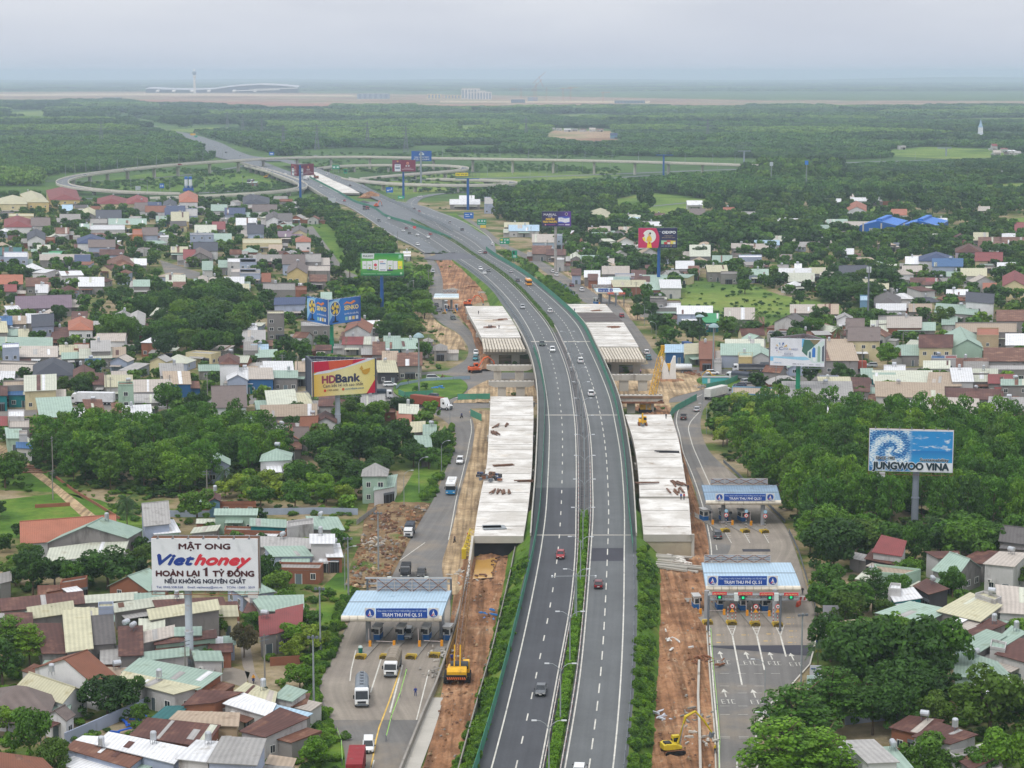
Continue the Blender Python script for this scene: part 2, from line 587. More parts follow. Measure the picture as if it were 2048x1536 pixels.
eH('expressway',[(408,680,716),(403,671,707),(388,642,680),(372,617,648),(352,558,606),(336,519,560),(328,494,540),(322,476,522)],lambda Y:ZE(Y)+.03,bD,40,4)
eH('expressway',[(417,790,826),(410,776,807),(399,752,784),(385,722,756),(372,692,726),(360,664,701),(347,632,662),(336,606,634),(328,580,606),(322,560,586)],lambda Y:ZE(Y)+.03,bD,40,4)
eH('expressway',[(322,470,600),(312,425,508),(305,408,484),(284,378,437),(264,352,362),(261,340,344),(246,285,293),(231.6,244,250)],.9,bD,40,4)
mb=MB()
for tab,w,d in((xt(3),.3,0),(xt(4),.3,0),(xt(5),.3,0),(xt(6),.3,0)):
 dQ(mb,cD(tab,lambda Y:ZE(Y)+.03,260),.24,bG)
mid=lambda a,b:[(r[0],(r[a]+r[b])/2)for r in XT]
dQ(mb,cD(mid(3,4),lambda Y:ZE(Y)+.03,260),.22,bG,(3.6,7.6),start=2)
dQ(mb,cD(mid(5,6),lambda Y:ZE(Y)+.03,260),.22,bG,(5.2,4.2),start=3)
for tab,d in(([(505,850),(492,829),(463,774),(436,735),(415,701),(403,673),(388,644),(372,619),(352,560),(330,502)],None),([(486,860),(463,815),(440,760),(420,722),(403,688),(388,660),(372,632),(352,582),(330,520)],(6,9)),([(492,988),(479,982),(436,908),(423,872),(412,845),(399,782),(385,754),(360,699),(336,632)],None),([(480,962),(459,925),(436,880),(417,812),(399,768),(372,709),(336,620)],(6,9)),([(480,925),(459,885),(436,860),(422,838)],(6,9))):
 dQ(mb,cD(tab,lambda Y:ZE(Y)+.05,120),.35,bG,d)
dW('road_markings',mb)
mb=MB()
cZ=asphalt('asphalt_repaved',(62,62,70),.1)
for(y0,y1,ca,cb)in((1096,1122,5,6),):
 t=interp(XT,400)
 rows=[]
 for py in np.linspace(y1,y0,6):
  xs=[np.interp(-py,-t[:,0],t[:,c])for c in(ca,cb)]
  rows.append([G(xs[0]+2,py,lambda Y:ZE(Y)+.026),G(xs[1]-2,py,lambda Y:ZE(Y)+.026)])
 mb.grid(rows,cZ)
dW('road_patch',mb)
mb=MB()
for py in(830,1070,683):
 t=interp(XT,400)
 a=np.interp(-py,-t[:,0],t[:,2]);b=np.interp(-py,-t[:,0],t[:,4]);c=np.interp(-py,-t[:,0],t[:,5]);d=np.interp(-py,-t[:,0],t[:,7])
 for u,w in((a,b),(c,d)):
  mb.grid([[G(u,py+.7,lambda Y:ZE(Y)+.045),G(w,py+.7,lambda Y:ZE(Y)+.045)],[G(u,py-.7,lambda Y:ZE(Y)+.045),G(w,py-.7,lambda Y:ZE(Y)+.045)]],bY)
dW('expansion_joint',mb)
t=interp(XT,220)
for side,c in((-1,1),(1,8)):
 mb=MB()
 rows,brows=[],[]
 for r in t:
  p=G(r[c],r[0],lambda Y:ZE(Y))
  z=p.z
  if 470<p.y<800:
   brows.append([p,p+aQ((0,0,-1.7)),p+aQ((-side*.8,0,-1.9)),p+aQ((-side*9,0,-1.9))])
  else:
   k=1.05
   rows.append((p.y,[p,p+aQ((side*z*k*.5,0,-z*.45)),p+aQ((side*z*k,0,-z-.06))]))
 near=[q for y,q in rows if y<=475]
 far=[q for y,q in rows if y>=795]
 mb.grid(near,cK)
 mb.grid(far,cK)
 dW('embankment',mb)
 mb=MB()
 mb.grid(brows,bU)
 dW('expressway_bridge',mb)
#side roads (z = ground)
ZR=.05
LSR=[(1560,688,815),(1536,690,822),(1500,688,835),(1440,662,852),(1400,642,862),(1374,637,868),(1324,662,880),(1277,682,893),(1240,700,900),(1180,736,900),(1130,762,896),(1080,812,905),(1044,838,912),(1000,866,920),(943,890,934),(914,902,941),(882,911,947),(861,908,951),(838,884,949),(820,850,942),(806,800,938)]
eH('service_road',LSR,ZR,bF,90,6)
eH('toll_plaza',[(1440,664,850),(1374,640,866),(1324,664,879),(1277,684,892),(1240,702,899),(1180,738,899)],ZR+.02,cQ,30,6)
RSR=[(1560,1433,1512),(1536,1433,1513),(1474,1430,1516),(1440,1427,1522),(1387,1422,1567),(1330,1418,1617),(1277,1414,1630),(1237,1412,1633),(1167,1414,1611),(1104,1417,1592),(1047,1408,1567),(1010,1398,1530),(974,1388,1494),(952,1380,1472),(930,1371,1446),(909,1362,1424),(872,1354,1405),(836,1347,1402),(814,1356,1410),(800,1376,1424),(788,1400,1452)]
eH('service_road',RSR,ZR,bF,90,6)
eH('toll_plaza',[(1290,1418,1628),(1237,1414,1631),(1167,1416,1609),(1130,1440,1600),(1090,1462,1586),(1047,1440,1566),(1010,1420,1529),(974,1410,1493),(952,1400,1471),(935,1392,1450)],ZR+.02,cQ,40,6)
LUP=[(752,880,1000),(744,890,975),(720,930,962),(703,937,958),(682,929,952),(665,914,943),(649,886,928),(628,863,908),(595,857,892),(569,860,890),(540,859,877),(522,854,869),(505,843,858),(490,822,849)]
eH('service_road',LUP,ZR,bF,70,4)
RUP=[(745,1300,1360),(730,1298,1335),(706,1284,1311),(677,1266,1291),(639,1234,1262),(620,1205,1247),(604,1168,1231),(583,1138,1188),(563,1114,1148),(535,1077,1106),(512,1041,1062),(500,1016,1036),(488,994,1010),(460,962,974),(430,915,926)]
eH('service_road',RUP,ZR,bF,70,4)
sheet('roundabout',[(690,812),(700,778),(745,756),(800,748),(880,742),(960,736),(1000,745),(1100,745),(1210,735),(1300,728),(1420,736),(1500,742),(1640,746),(1700,752),(1700,768),(1560,776),(1470,790),(1400,800),(1330,806),(1220,800),(1100,806),(985,816),(900,818),(800,812)],.03,bF)
sheet('street',[(-60,836),(-60,822),(200,809),(420,797),(600,783),(700,772),(720,796),(640,800),(420,813),(200,826)],.035,bF)
sheet('street',[(1640,744),(2110,722),(2110,738),(1700,768)],.035,bF)
mb=MB()
c=G(861,776,0)
isl=[(c.x+12.5*cos(a)*1.0,c.y+30*sin(a))for a in np.linspace(0,2*pi,40,endpoint=False)]
mb.prism(isl,.0,.3,cK)
dW('traffic_island',mb)
mb=MB()
c=G(1440,764,0)
mb.prism([(c.x+8*cos(a),c.y+14*sin(a))for a in np.linspace(0,2*pi,30,endpoint=False)],.0,.3,cK)
dW('traffic_island',mb)
def eF(name,rows,m,z0=.1,amp=.35,n=70,lat=14,crown=.0):
 a=interp(rows,n)
 L=[]
 rr=np.random.RandomState(len(rows)+int(rows[0][1]))
 ph=rr.rand(8)*6
 for i,(py,x0,x1)in enumerate(a):
  row=[]
  for j in range(lat+1):
   s=j/lat
   p=G(x0+(x1-x0)*s,py,z0)
   e=min(s,1-s)*4
   w=sum(sin(p.x*f+ph[k])*sin(p.y*f*.6+ph[k+3])/(1+k)for k,f in enumerate((.35,.8,1.7)))
   dz=min(1,e)*(amp*(.5+.5*w)+amp*.35*rr.randn())+crown*sin(pi*s)
   row.append(p+aQ((0,0,max(.0,dz))))
  L.append(row)
 mb=MB()
 mb.grid(L,m)
 return dW(name,mb,smooth=True)
eF('dirt',[(1560,838,930),(1480,862,950),(1400,880,968),(1330,892,985),(1270,898,995),(1200,906,1010),(1140,915,1030),(1112,925,1056)],cV,.12,.5,90,18)
eF('dirt',[(1560,1296,1436),(1480,1298,1432),(1400,1300,1424),(1300,1302,1416),(1220,1308,1412),(1150,1310,1414),(1104,1314,1418),(1060,1376,1412),(1000,1370,1394),(940,1362,1376),(880,1352,1358),(840,1338,1346)],cV,.08,.45,100,16)
eF('sandy_verge',[(1190,896,935),(1130,884,940),(1080,898,950),(1044,908,956),(1000,917,960),(943,932,972),(890,946,978),(850,948,980),(822,938,980)],cU,.1,.2,60,8)
eF('sandy_verge',[(742,950,985),(720,960,985),(690,950,968),(660,940,958),(640,925,945),(615,900,936),(590,888,1000),(560,885,985),(535,878,950),(515,868,910)],cV,.1,.5,60,10)
eF('sandy_ground',[(806,905,1075),(790,925,1075),(775,945,1070),(760,975,1068)],cU,.12,.35,24,20)
eF('sandy_ground',[(815,1240,1342),(795,1235,1345),(780,1232,1400),(765,1228,1420),(750,1224,1400),(738,1270,1350)],cU,.12,.4,30,22)
eF('dirt',[(860,1300,1345),(835,1300,1344),(812,1250,1340)],cV,.14,.5,16,14)
eF('dirt',[(1170,690,775),(1120,705,800),(1080,722,820),(1040,728,842),(1006,738,862)],G_WASTE,.1,.4,50,18)
eF('dirt',[(700,890,932),(670,868,918),(648,845,880),(620,825,856),(600,826,852)],cU,.09,.3,40,8)
eF('roadside_path',[(640,1262,1292),(610,1238,1262),(590,1196,1216),(560,1150,1168),(530,1105,1120),(500,1052,1062)],cU,.06,.1,40,4)
sheet('construction_yard',[(872,530),(870,500),(905,500),(945,528),(985,570),(1000,592),(900,590),(884,560)],.06,asphalt('gravel',(96,98,104),.1))
mb=MB()
mb.poly([G(x,y,.55)for x,y in((946,1158),(953,1112),(992,1112),(994,1122),(984,1145),(985,1155))],P('muddy_water',(192,150,84),.12,.05,.3,spec=.5,ov=0))
tag(mb.aJ('water'),kind='structure')
sheet('concrete_strip',[(800,1560),(840,1430),(858,1395),(886,1395),(878,1430),(862,1480),(832,1560)],.2,bY)
for nm,pts,m in(('grass',[(1360,640),(1330,600),(1352,572),(1400,556),(1480,562),(1560,590),(1680,612),(1690,640),(1600,652),(1470,650)],cW),('grass',[(0,1000),(0,1075),(300,1075),(320,1050),(200,1000),(130,985)],cK),('grass',[(0,900),(0,980),(130,985),(170,1000),(90,940),(50,905)],cK),('grass',[(620,1280),(640,1180),(690,1130),(720,1180),(660,1300),(640,1400),(690,1500),(690,1560),(630,1560),(600,1420)],cK),('grass',[(820,1040),(880,940),(905,880),(890,850),(850,905),(800,990),(760,1030)],cK),('grass',[(570,440),(660,440),(720,470),(810,510),(855,560),(850,640),(760,640),(700,560),(640,500)],cK),('grass',[(1000,500),(1052,535),(1120,590),(1140,612),(1170,612),(1120,575),(1062,530),(1015,498)],cK),('grass',[(880,430),(910,425),(990,480),(1010,492),(990,492),(930,450)],cK),('grass',[(1215,400),(1300,385),(1420,400),(1390,440),(1280,440),(1225,425)],cW),('field',[(1290,246),(1500,240),(1560,246),(1400,252)],cW),('field',[(1000,232),(1200,228),(1330,233),(1100,238)],cW),('field',[(300,262),(420,254),(520,258),(420,266)],cW),('field',[(1750,240),(2060,236),(2060,244),(1800,248)],cW),('field',[(560,228),(820,226),(900,231),(640,235)],cW),('grass',[(1060,500),(1160,492),(1260,490),(1270,505),(1160,512),(1080,515)],cW),('grass',[(130,372),(300,346),(480,340),(600,360),(590,372),(480,378),(240,386)],cK),('grass',[(760,352),(1000,345),(1240,340),(1240,352),(1000,365),(900,380),(790,392),(740,372)],cW),('field',[(1930,372),(2080,364),(2080,392),(1960,392)],cW),('field',[(1770,300),(1850,294),(2000,300),(2060,312),(1900,318),(1780,312)],cW),('field',[(1080,276),(1110,260),(1220,262),(1240,284),(1180,290)],cY),('field',[(870,254),(960,248),(1010,258),(930,266)],cW),('field',[(1660,418),(1830,408),(1830,420),(1670,432)],cW),('field',[(1990,440),(2080,432),(2080,452),(2000,452)],cW),('field',[(20,224),(90,222),(95,240),(40,238)],cW),('street',[(610,455),(625,452),(690,540),(735,560),(720,570),(665,545)],bF),('street',[(320,520),(400,545),(400,560),(330,548)],bF),('lane',[(-20,880),(30,905),(70,935),(140,990),(190,1030),(240,1060),(225,1075),(160,1030),(100,975),(40,930),(-20,905)],cU),('lane',[(445,1200),(470,1225),(500,1290),(510,1345),(530,1375),(500,1372),(485,1330),(478,1270),(440,1225)],cQ),('yard',[(450,1330),(500,1345),(490,1375),(440,1360)],cQ)):
 sheet(nm,pts,.015 if 'grass' in nm or nm=='field' else .025,m)
for k,(pts,m)in enumerate((([(-400,186),(300,183),(900,189),(1500,200),(2500,204),(2500,216),(1500,216),(700,216),(420,212),(200,203),(-400,196)],cY),([(-200,189),(280,186.5),(700,190),(720,193),(280,191),(-200,193)],P('pale_sand',(184,164,134),.9,.1,.01,ov=0)),([(880,202),(1300,202),(1300,206),(880,205)],P('pale_sand',(184,164,134),.9,.1,.01,ov=0)),([(200,197),(420,202),(700,208),(1000,210),(1000,213),(600,212),(300,206),(200,201)],P('red_earth_far',(150,104,84),.9,.15,.008,ov=0)),([(1100,209),(1500,211),(2200,211),(2200,214),(1500,214),(1100,212)],P('red_earth_far',(150,104,84),.9,.15,.008,ov=0)))):
 sheet('airport_ground',pts,.6+.3*k,m)
mb=MB()
rows=[]
for j,(y,zt)in enumerate(((26000,0),(27000,1),(28500,0))):
 rows.append([(x,y,-1+zt*(26+30*exp(-((x-6300)/1900)**2)+16*exp(-((x+900)/600)**2)+8*sin(x/700.)))for x in np.linspace(-9500,9500,80)])
mb.grid(rows,cH)
dW('hills',mb,True)
#lane markings of the side roads and toll lanes
mb=MB()
zr=ZR+.03
dQ(mb,cD([(r[0],r[2]-8)for r in LSR if 835<r[0]<1130],zr),.2,bG)
dQ(mb,cD([(1536,742),(1450,760),(1420,772),(1340,800)],zr),.25,bH)
dQ(mb,cD([(1300,712),(1360,700),(1362,700)],zr,20),.2,bG)
dQ(mb,cD([(1310,765),(1385,741)],zr,20),.25,bG)
dQ(mb,cD([(1330,805),(1425,780)],zr,20),.3,bG)
dQ(mb,cD([(1560,735),(1536,742),(1520,748)],zr,20),.25,bG)
dQ(mb,cD([(1440,833),(1340,858)],zr,20),.2,bG)
dQ(mb,cD([(1135,780),(1085,850)],zr,20),.22,bG)
dQ(mb,cD([(r[0],r[1]+6)for r in RSR if r[0]>1040 or r[0]<960],zr),.25,bG)
dQ(mb,cD([(1100,1434),(1070,1428),(1040,1416)],zr,20),.2,bG,(5,5))
dQ(mb,cD([(985,1427),(930,1402),(880,1382),(850,1378),(820,1402)],zr),.22,bG)
dQ(mb,cD([(1500,1513),(1440,1517),(1400,1547)],zr,20),.25,bG)
dQ(mb,cD([(1536,1474),(1512,1474)],zr,9),.22,bG)
for(x0,y0,x1,y1)in((1465,1272,1484,1370),(1514,1272,1529,1340),(1561,1272,1572,1313)):
 dQ(mb,cD([(y1,x1),(y0,x0)],zr,12),.3,bG)
 for sg in(-1,1):
  dQ(mb,cD([(y0,x0),(1250,x0-2+sg*9)],zr,6),.2,bG)
 for k in range(4):
  y=1252+k*5
  dQ(mb,[G(x0-8+k,y,zr),G(x0+6-k,y,zr)],.3,bG)
for x0 in(1455,1492,1530):
 for k in range(5):
  y=1063+k*4.2
  dQ(mb,[G(x0-5+k*1.8,y,zr),G(x0+5+k*.6,y,zr)],.25,bG)
 dQ(mb,cD([(1086,x0+8),(1064,x0-5)],zr,6),.15,bG)
for y in(1330,1347,1372,1386,1412,1429,1473,1476):
 dQ(mb,[G(1440,y,zr),G(1512+max(0,(1400-y))*.9,y,zr)],.12,bG,(1.6,1.4))
for x,y in((1440,1270),(1490,1270),(1540,1268),(1585,1262),(1440,1285),(1583,1285),(1534,1282),(1585,1274),(1580,1248),(1580,1235)):
 dQ(mb,[G(x-7,y,zr),G(x+8,y,zr)],.35,bH,(.8,.5))
LET={'E':((0,0,0,4),(0,0,2,0),(0,2,2,2),(0,4,2,4)),'T':((1,0,1,4),(0,4,2,4)),'C':((0,0,0,4),(0,0,2,0),(0,4,2,4))}
for x,y in((1448,1328),(1501,1329),(1550,1330),(1593,1332),(1457,1407),(1516,1408)):
 o=G(x,y,zr)
 for i,chr_ in enumerate('ETC'):
  for(a,b,c_,d)in LET[chr_]:
   dQ(mb,[o+aQ((-1.0+i*.85+a*.26,b*.55,0)),o+aQ((-1.0+i*.85+c_*.26,d*.55,0))],.14,bG)
 dQ(mb,[o+aQ((0,3.6,0)),o+aQ((0,6.6,0))],.22,bG)
 mb.poly([o+aQ((-.55,6.4,.012)),o+aQ((.55,6.4,.012)),o+aQ((0,8.4,.012))],bG)
dW('road_markings',mb)
mb=MB()
mb.poly([G(x,y,zr+.02)for x,y in((1484,1098),(1540,1098),(1541,1103),(1486,1103))],cZ)
mb.poly([G(x,y,zr+.006)for x,y in((1423,1292),(1628,1290),(1622,1312),(1420,1294))],cZ)
dW('road_patch',mb)
#NEW BRIDGE DECKS
def slab_concrete():
 m,nt,b=dV('fresh_concrete')
 p=vec(nt)
 n=rng(nt,aU(nt,p,.12,7,.65),.42,.62,0,1)
 c=mixc(nt,n,lin((188,184,178)),lin((216,214,210)))
 st=rng(nt,aU(nt,vec(nt,'pos',(.3,1.1,1)),.5,5,.65),.52,.68,0,.6)
 c=mixc(nt,st,c,lin((156,150,142)))
 sm=rng(nt,aU(nt,p,.22,7,.7),.57,.7,0,.8)
 c=mixc(nt,sm,c,lin((140,126,110)))
 br=rng(nt,aU(nt,p,.05,5,.6),.6,.72,0,.5)
 c=mixc(nt,br,c,lin((196,172,136)))
 nt.links.new(c,b.inputs['Base Color'])
 b.inputs['Roughness'].default_value=.9
 b.inputs['Specular IOR Level'].default_value=.15
 return m
SLAB=slab_concrete()
SLAB_D=P('dark_membrane',(84,76,74),.8,.15,.3,ov=0)
ZD=lambda Y:ZE(Y)-.15
def eD(label,rows,m=SLAB,thick=1.6,n=24,edge=None):
 t=aZ('bridge_deck',label,'bridge deck',(0,0,0),0,'new bridge decks beside the expressway')
 a=interp(rows,n)
 mb=MB()
 L=[[G(x0+(x1-x0)*k/8,py,ZD)for k in range(9)]for py,x0,x1 in a]
 mb.grid(L,m)
 for k in(0,8):
  mb.grid([[r[k],r[k]-aQ((0,0,thick))]for r in L],bY)
 for r in(L[0],L[-1]):
  mb.grid([r,[p-aQ((0,0,thick))for p in r]],bY)
 mb.grid([[p-aQ((0,0,thick))for p in r]for r in L],bU)
 jb=mb
 rr=random.Random(int(rows[0][0]))
 y=L[0][0].y+9
 while y<L[-1][0].y-4:
  i=min(range(n),key=lambda q:abs(L[q][0].y-y))
  a_,b_=L[i][0]+aQ((.3,0,.02)),L[i][8]+aQ((-.3,rr.uniform(-.5,.5),.02))
  jb.box(((a_.x+b_.x)/2,a_.y,a_.z-.01),(b_.x-a_.x,.18,.05),bU)
  y+=rr.uniform(9,16)
 mb.aJ('slab',t)
 if edge:
  eb=MB()
  k=0 if edge<0 else 8
  pr=None
  for r in L:
   p=r[k]+aQ((edge*.15,0,0))
   if pr is not None:
    eb.hexa([pr+aQ((-.2,0,0)),pr+aQ((.2,0,0)),p+aQ((.2,0,0)),p+aQ((-.2,0,0)),pr+aQ((-.2,0,.8)),pr+aQ((.2,0,.8)),p+aQ((.2,0,.8)),p+aQ((-.2,0,.8))],bY)
   pr=p
  eb.aJ('parapet',t)
 return t,L
def piers(t,L,idx,nc=2,cap=True):
 for i in idx:
  r=L[i]
  z=r[0].z-1.6
  if cap:
   mb=MB()
   a,b=r[0],r[-1]
   mb.box(((a.x+b.x)/2,a.y,z-1.5),(b.x-a.x+1.0,2.4,1.48),bY)
   mb.aJ('pier_cap',t)
  for k in range(nc):
   f=(k+.5)/nc*.72+.14
   p=r[0].lerp(r[-1],f)
   mb=MB()
   mb.box((p.x,p.y,0),(2.4,1.6,z-1.5),bU)
   mb.aJ('column',t)
NL=[(1072,948,1047),(1030,954,1054),(990,961,1059),(931,973,1064),(873,977,1066),(829,979.7,1067),(793,981,1066)]
t1,L1=eD('long white concrete deck left of the expressway running back from the muddy pit',NL,n=30,edge=None)
piers(t1,L1,(29,15,22),2)
mb=MB()
p,q=L1[0][0],L1[0][-1]
mb.box(((p.x+q.x)/2,p.y+1.6,0),(q.x-p.x,.3,p.z-1.55),P('underpass_shade',(38,40,46),.6,.2,.5,ov=0))  # black panel paints the shade of the open underpass below the deck end
mb.aJ('opening_shade_panel',t1)
mb=MB()
w0,w1=G(935,1152,1.2),L1[0][0]+aQ((-.3,.5,0))
pts=[w1+(w0-w1)*k/8 for k in range(9)]
for a,b in zip(pts,pts[1:]):
 ha,hb=[max(1.0,p.z*(1-.0*k))for k,p in enumerate((a,b))]
 mb.hexa([(a.x-.25,a.y,0),(b.x-.25,b.y,0),(b.x+.25,b.y,0),(a.x+.25,a.y,0),(a.x-.25,a.y,a.z),(b.x-.25,b.y,b.z),(b.x+.25,b.y,b.z),(a.x+.25,a.y,a.z)],bY)
mb.aJ('wing_wall',t1)
NR1=[(1069,1287,1383),(1030,1283,1380),(997,1278,1377.5)]
t2,L2=eD('short near white deck piece right of the expressway with a bare front wall',NR1,n=10)
mb=MB()
p,q=L2[0][0],L2[0][-1]
mb.box(((p.x+q.x)/2,p.y+.6,0),(q.x-p.x,.8,p.z-1.55),P('stained_concrete',(170,160,140),.9,.12,.3,(120,104,84),.6,.4,streak=True))
mb.aJ('abutment_wall',t2)
mb=MB()
mb.box((q.x+.3,q.y-.2,0),(.6,1.0,q.z+.1),bY)
mb.aJ('end_post',t2)
NR2=[(993,1279.5,1376.5),(931,1275,1366),(879,1266,1357),(829,1250,1342)]
t3,L3=eD('long white concrete deck right of the expressway with a yellow excavator on it',NR2,n=24)
piers(t3,L3,(23,11),2)
FL=[(675,963,1042),(647,948,1030),(625,936,1020),(612,931,1013)]
t4,L4=eD('far white deck left of the expressway ending in bare girders above the roundabout',FL,n=16,edge=None)
FR=[(693,1195,1277),(668,1176,1262),(645,1160,1247)]
t5,L5=eD('white deck right of the expressway ending in bare girders above the roundabout',FR,n=12)
FB=[(643.5,1159,1246.5),(634,1154,1236),(626,1149.5,1227)]
eD('deck strip covered with a dark membrane right of the expressway',FB,SLAB_D,n=6)
FW=[(624.5,1149,1225.5),(616,1142,1218),(608,1134,1211)]
eD('white deck strip beyond the dark membrane right of the expressway',FW,n=6)
piers(t4,L4,(4,12),2)
piers(t5,L5,(4,10),2)
mb=MB()
mb.box(((L4[-1][0].x+L4[-1][-1].x)/2,L4[-1][0].y+.4,0),(L4[-1][-1].x-L4[-1][0].x,.5,L4[-1][0].z-1.5),bY)
mb.aJ('abutment_wall',t4)
def eZ(label,rows,n,parent_cap):
 t=aZ('girder_span',label,'bridge girders',(0,0,0),0,'bare girder spans')
 (y0,a0,b0),(y1,a1,b1)=rows
 G0,G1=(G(a0,y0,ZD),G(b0,y0,ZD)),(G(a1,y1,ZD),G(b1,y1,ZD))
 for k in range(n):
  f0,f1=(k+.08)/n,(k+.80)/n
  mb=MB()
  P4=[G0[0].lerp(G0[1],f0),G0[0].lerp(G0[1],f1),G1[0].lerp(G1[1],f1),G1[0].lerp(G1[1],f0)]
  mb.hexa([p+aQ((0,0,-1.3))for p in P4]+[p+aQ((0,0,-.25))for p in P4],P('girder_concrete',(190,182,168),.9,.2,.6,(120,106,92),.6,.8))
  mb.aJ('girder',t)
 return t
eZ('bare concrete girders at the end of the far left deck',((697,967,1052),(675.5,963,1042)),14,0)
eZ('bare concrete girders at the end of the right deck',((717,1208,1290),(693.5,1195,1277)),14,0)
def bent(label,x0,x1,ytop,cols,yb,form=False):
 t=aZ('bridge_pier',label,'bridge pier',(0,0,0),0,'bare bridge piers over the roundabout')
 z=ZD(G(0,ytop,ZD).y)-1.3
 a,b=G(x0,ytop,z),G(x1,ytop,z)
 mb=MB()
 d=2.6
 w=b.x-a.x
 cx=(a.x+b.x)/2
 prof=[(a.x,z),(b.x,z),(b.x,z-1.2),(b.x-w*.12,z-1.9),(a.x+w*.12,z-1.9),(a.x,z-1.2)]
 fr=[(x,a.y,q)for x,q in prof]
 bk=[(x,a.y+d,q)for x,q in prof]
 mb.poly(fr[::-1],bY)
 mb.poly(bk,bY)
 for i in range(6):
  j=(i+1)%6
  mb.poly([fr[i],fr[j],bk[j],bk[i]],bY)
 mb.aJ('pier_cap',t)
 mb=MB()
 for k in range(10):
  mb.box((a.x+w*(k+.5)/10,a.y+d/2,z),(.6,.7,.18),bU)
 mb.aJ('bearing_pad',t)
 for c0,c1 in cols:
  p,q=G(c0,ytop,z-1.9),G(c1,ytop,z-1.9)
  mb=MB()
  mb.box(((p.x+q.x)/2,a.y+d/2,0),(q.x-p.x,1.8,z-1.9),bY)
  mb.aJ('column',t)
 if form:
  mb=MB()
  mb.box((cx,a.y-.5,z-2.4),(w*1.06,1.0,.5),RUST)
  mb.box((cx,a.y+d+.5,z-2.4),(w*1.06,1.0,.5),RUST)
  mb.box((cx,a.y-.12,z-.9),(w,.2,.7),P('formwork_board',(134,108,88),.9,.2,.5))
  mb.aJ('formwork',t)
  mb=MB()
  for k in range(7):
   mb.tube([(a.x+w*k/6,a.y-.9,z-2.0),(a.x+w*k/6,a.y-.9,z-.9)],.05,bV,4)
  mb.aJ('railing',t)
 return t
bent('bare pier under the end of the far left deck, nearest the girders',966,1058,700,((982,998),(1023,1039)),725)
bent('middle bare pier left of the expressway over the roundabout',973,1064,731,((988,1003),(1030,1047)),760)
bent('bare pier left of the expressway just behind the long white deck',977,1068,763,((996,1012),(1032,1049)),790)
bent('bare pier under the girders right of the expressway',1212,1292,719,((1219,1234),(1262,1277)),744)
bent('middle bare pier right of the expressway beside the lattice crane',1219,1309,750,((1235,1253),(1272,1290)),785)
bent('pier with brown formwork and railing right of the expressway',1235,1325,791,((1250,1266),(1287,1303)),830,True)
#things left lying on the decks
def bars(name,label,cat,pxy,n,ln,w,m,ang,z,spread=1.6,group=None,hh=.25):
 p=G(pxy[0],pxy[1],z)
 mb=MB()
 rr=random.Random(int(pxy[0]*7+pxy[1]))
 for k in range(n):
  a=ang+rr.uniform(-.12,.12)
  c=p+aQ((rr.uniform(-spread,spread),rr.uniform(-spread,spread),hh*(k%3)*.6))
  mb.box(c,(ln*rr.uniform(.75,1.1),w,hh),m,a)
 o=mb.aJ(name,org=p)
 o.location=p
 return tag(o,label,cat,group)
TIMB=P('brown_timber',(110,82,66),.9,.3,1)
for x,y,a,lb in((990,853,1.4,'pair of brown curved beams on the left deck, rearmost'),(1008,852,1.45,'bundle of brown beams beside the pair on the left deck'),(983,866,1.75,'thin brown beam at the left edge of the left deck'),(990,868,1.85,'brown beams lying on the left deck, in front of the rear bundles'),(991,985,1.4,'short brown beams on the near half of the left deck'),(1013,985,1.55,'thick brown beam right of the short ones on the left deck'),(1002,984,1.6,'single brown plank between two beam piles on the left deck'),(1010,932,.3,'loose rusty offcuts scattered mid way along the left deck'),(1050,964,.05,'long dark beam lying across the left deck near the expressway')):
 bars('beam_pile',lb,'beam pile',(x,y),3,5.0,.35,TIMB,a,lambda Y:ZD(Y)+.02,.9,'beams left on the decks')
for x,y,a,lb in((1347,968,1.75,'brown beams standing in a row on the right deck, rear'),(1361,968,1.9,'second row of brown beams on the right deck by its outer edge'),(1345,985,1.65,'brown beams at the front of the long right deck'),(1366,983,1.6,'brown beams at the outer front corner of the long right deck'),(1333,905,.0,'single black tube lying on the right deck'),(1290,967,.1,'thin dark rods on the right deck near the expressway')):
 bars('beam_pile',lb,'beam pile',(x,y),3,5.5,.38,TIMB if 'black' not in lb else aX((44,44,50)),a,lambda Y:ZD(Y)+.02,1.0,'beams left on the decks')
for x,y,lb in((978,655,'row of rusty bars on the far left deck by its near edge'),(1000,640,'small dark heap of tools on the far left deck'),(1225,655,'dark rods on the white right deck near its outer side'),(1190,622,'curved dark reinforcing bars on the white strip of right deck')):
 bars('bar_heap',lb,'bar heap',(x,y),5,4.5,.25,RUST,.5,lambda Y:ZD(Y)+.02,1.6,'bar heaps on the far decks')
o=bars('corrugated_sheets','stack of grey corrugated sheets on the near end of the left deck','sheets',(986,1056),6,4.5,3.2,bV,.2,lambda Y:ZD(Y)+.02,1.0,hh=.12)
for x,y,lb in((1310,1120,'pile of grey precast beams on the soil below the right deck'),(1338,1135,'long grey concrete beams stacked in front of the right deck wall')):
 bars('precast_beams',lb,'beam stack',(x,y),9,12,.5,bY,-.35 if x<1330 else-.5,.3,2.2,'stacked concrete beams',.4)
bars('precast_beams','white beams standing close to the front wall of the right deck','beam stack',(1352,1122),4,6,.5,aX((214,210,204)),-.9,.3,1.6,'stacked concrete beams',.4)
mb=MB()
rr=random.Random(5)
p=G(978,958,ZD)
for k in range(26):
 mb.box(p+aQ((rr.uniform(-3,3),rr.uniform(-4,4),rr.uniform(0,.7))),(rr.uniform(.4,1.6),rr.uniform(.3,.9),rr.uniform(.3,.9)),rr.choice([TIMB,bW,aX((52,66,100)),aX((60,56,54)),RUST]),rr.uniform(0,3))
o=mb.aJ('material_heap',org=p)
o.location=p
tag(o,'heap of tools and timber at the outer edge of the left deck','material heap')
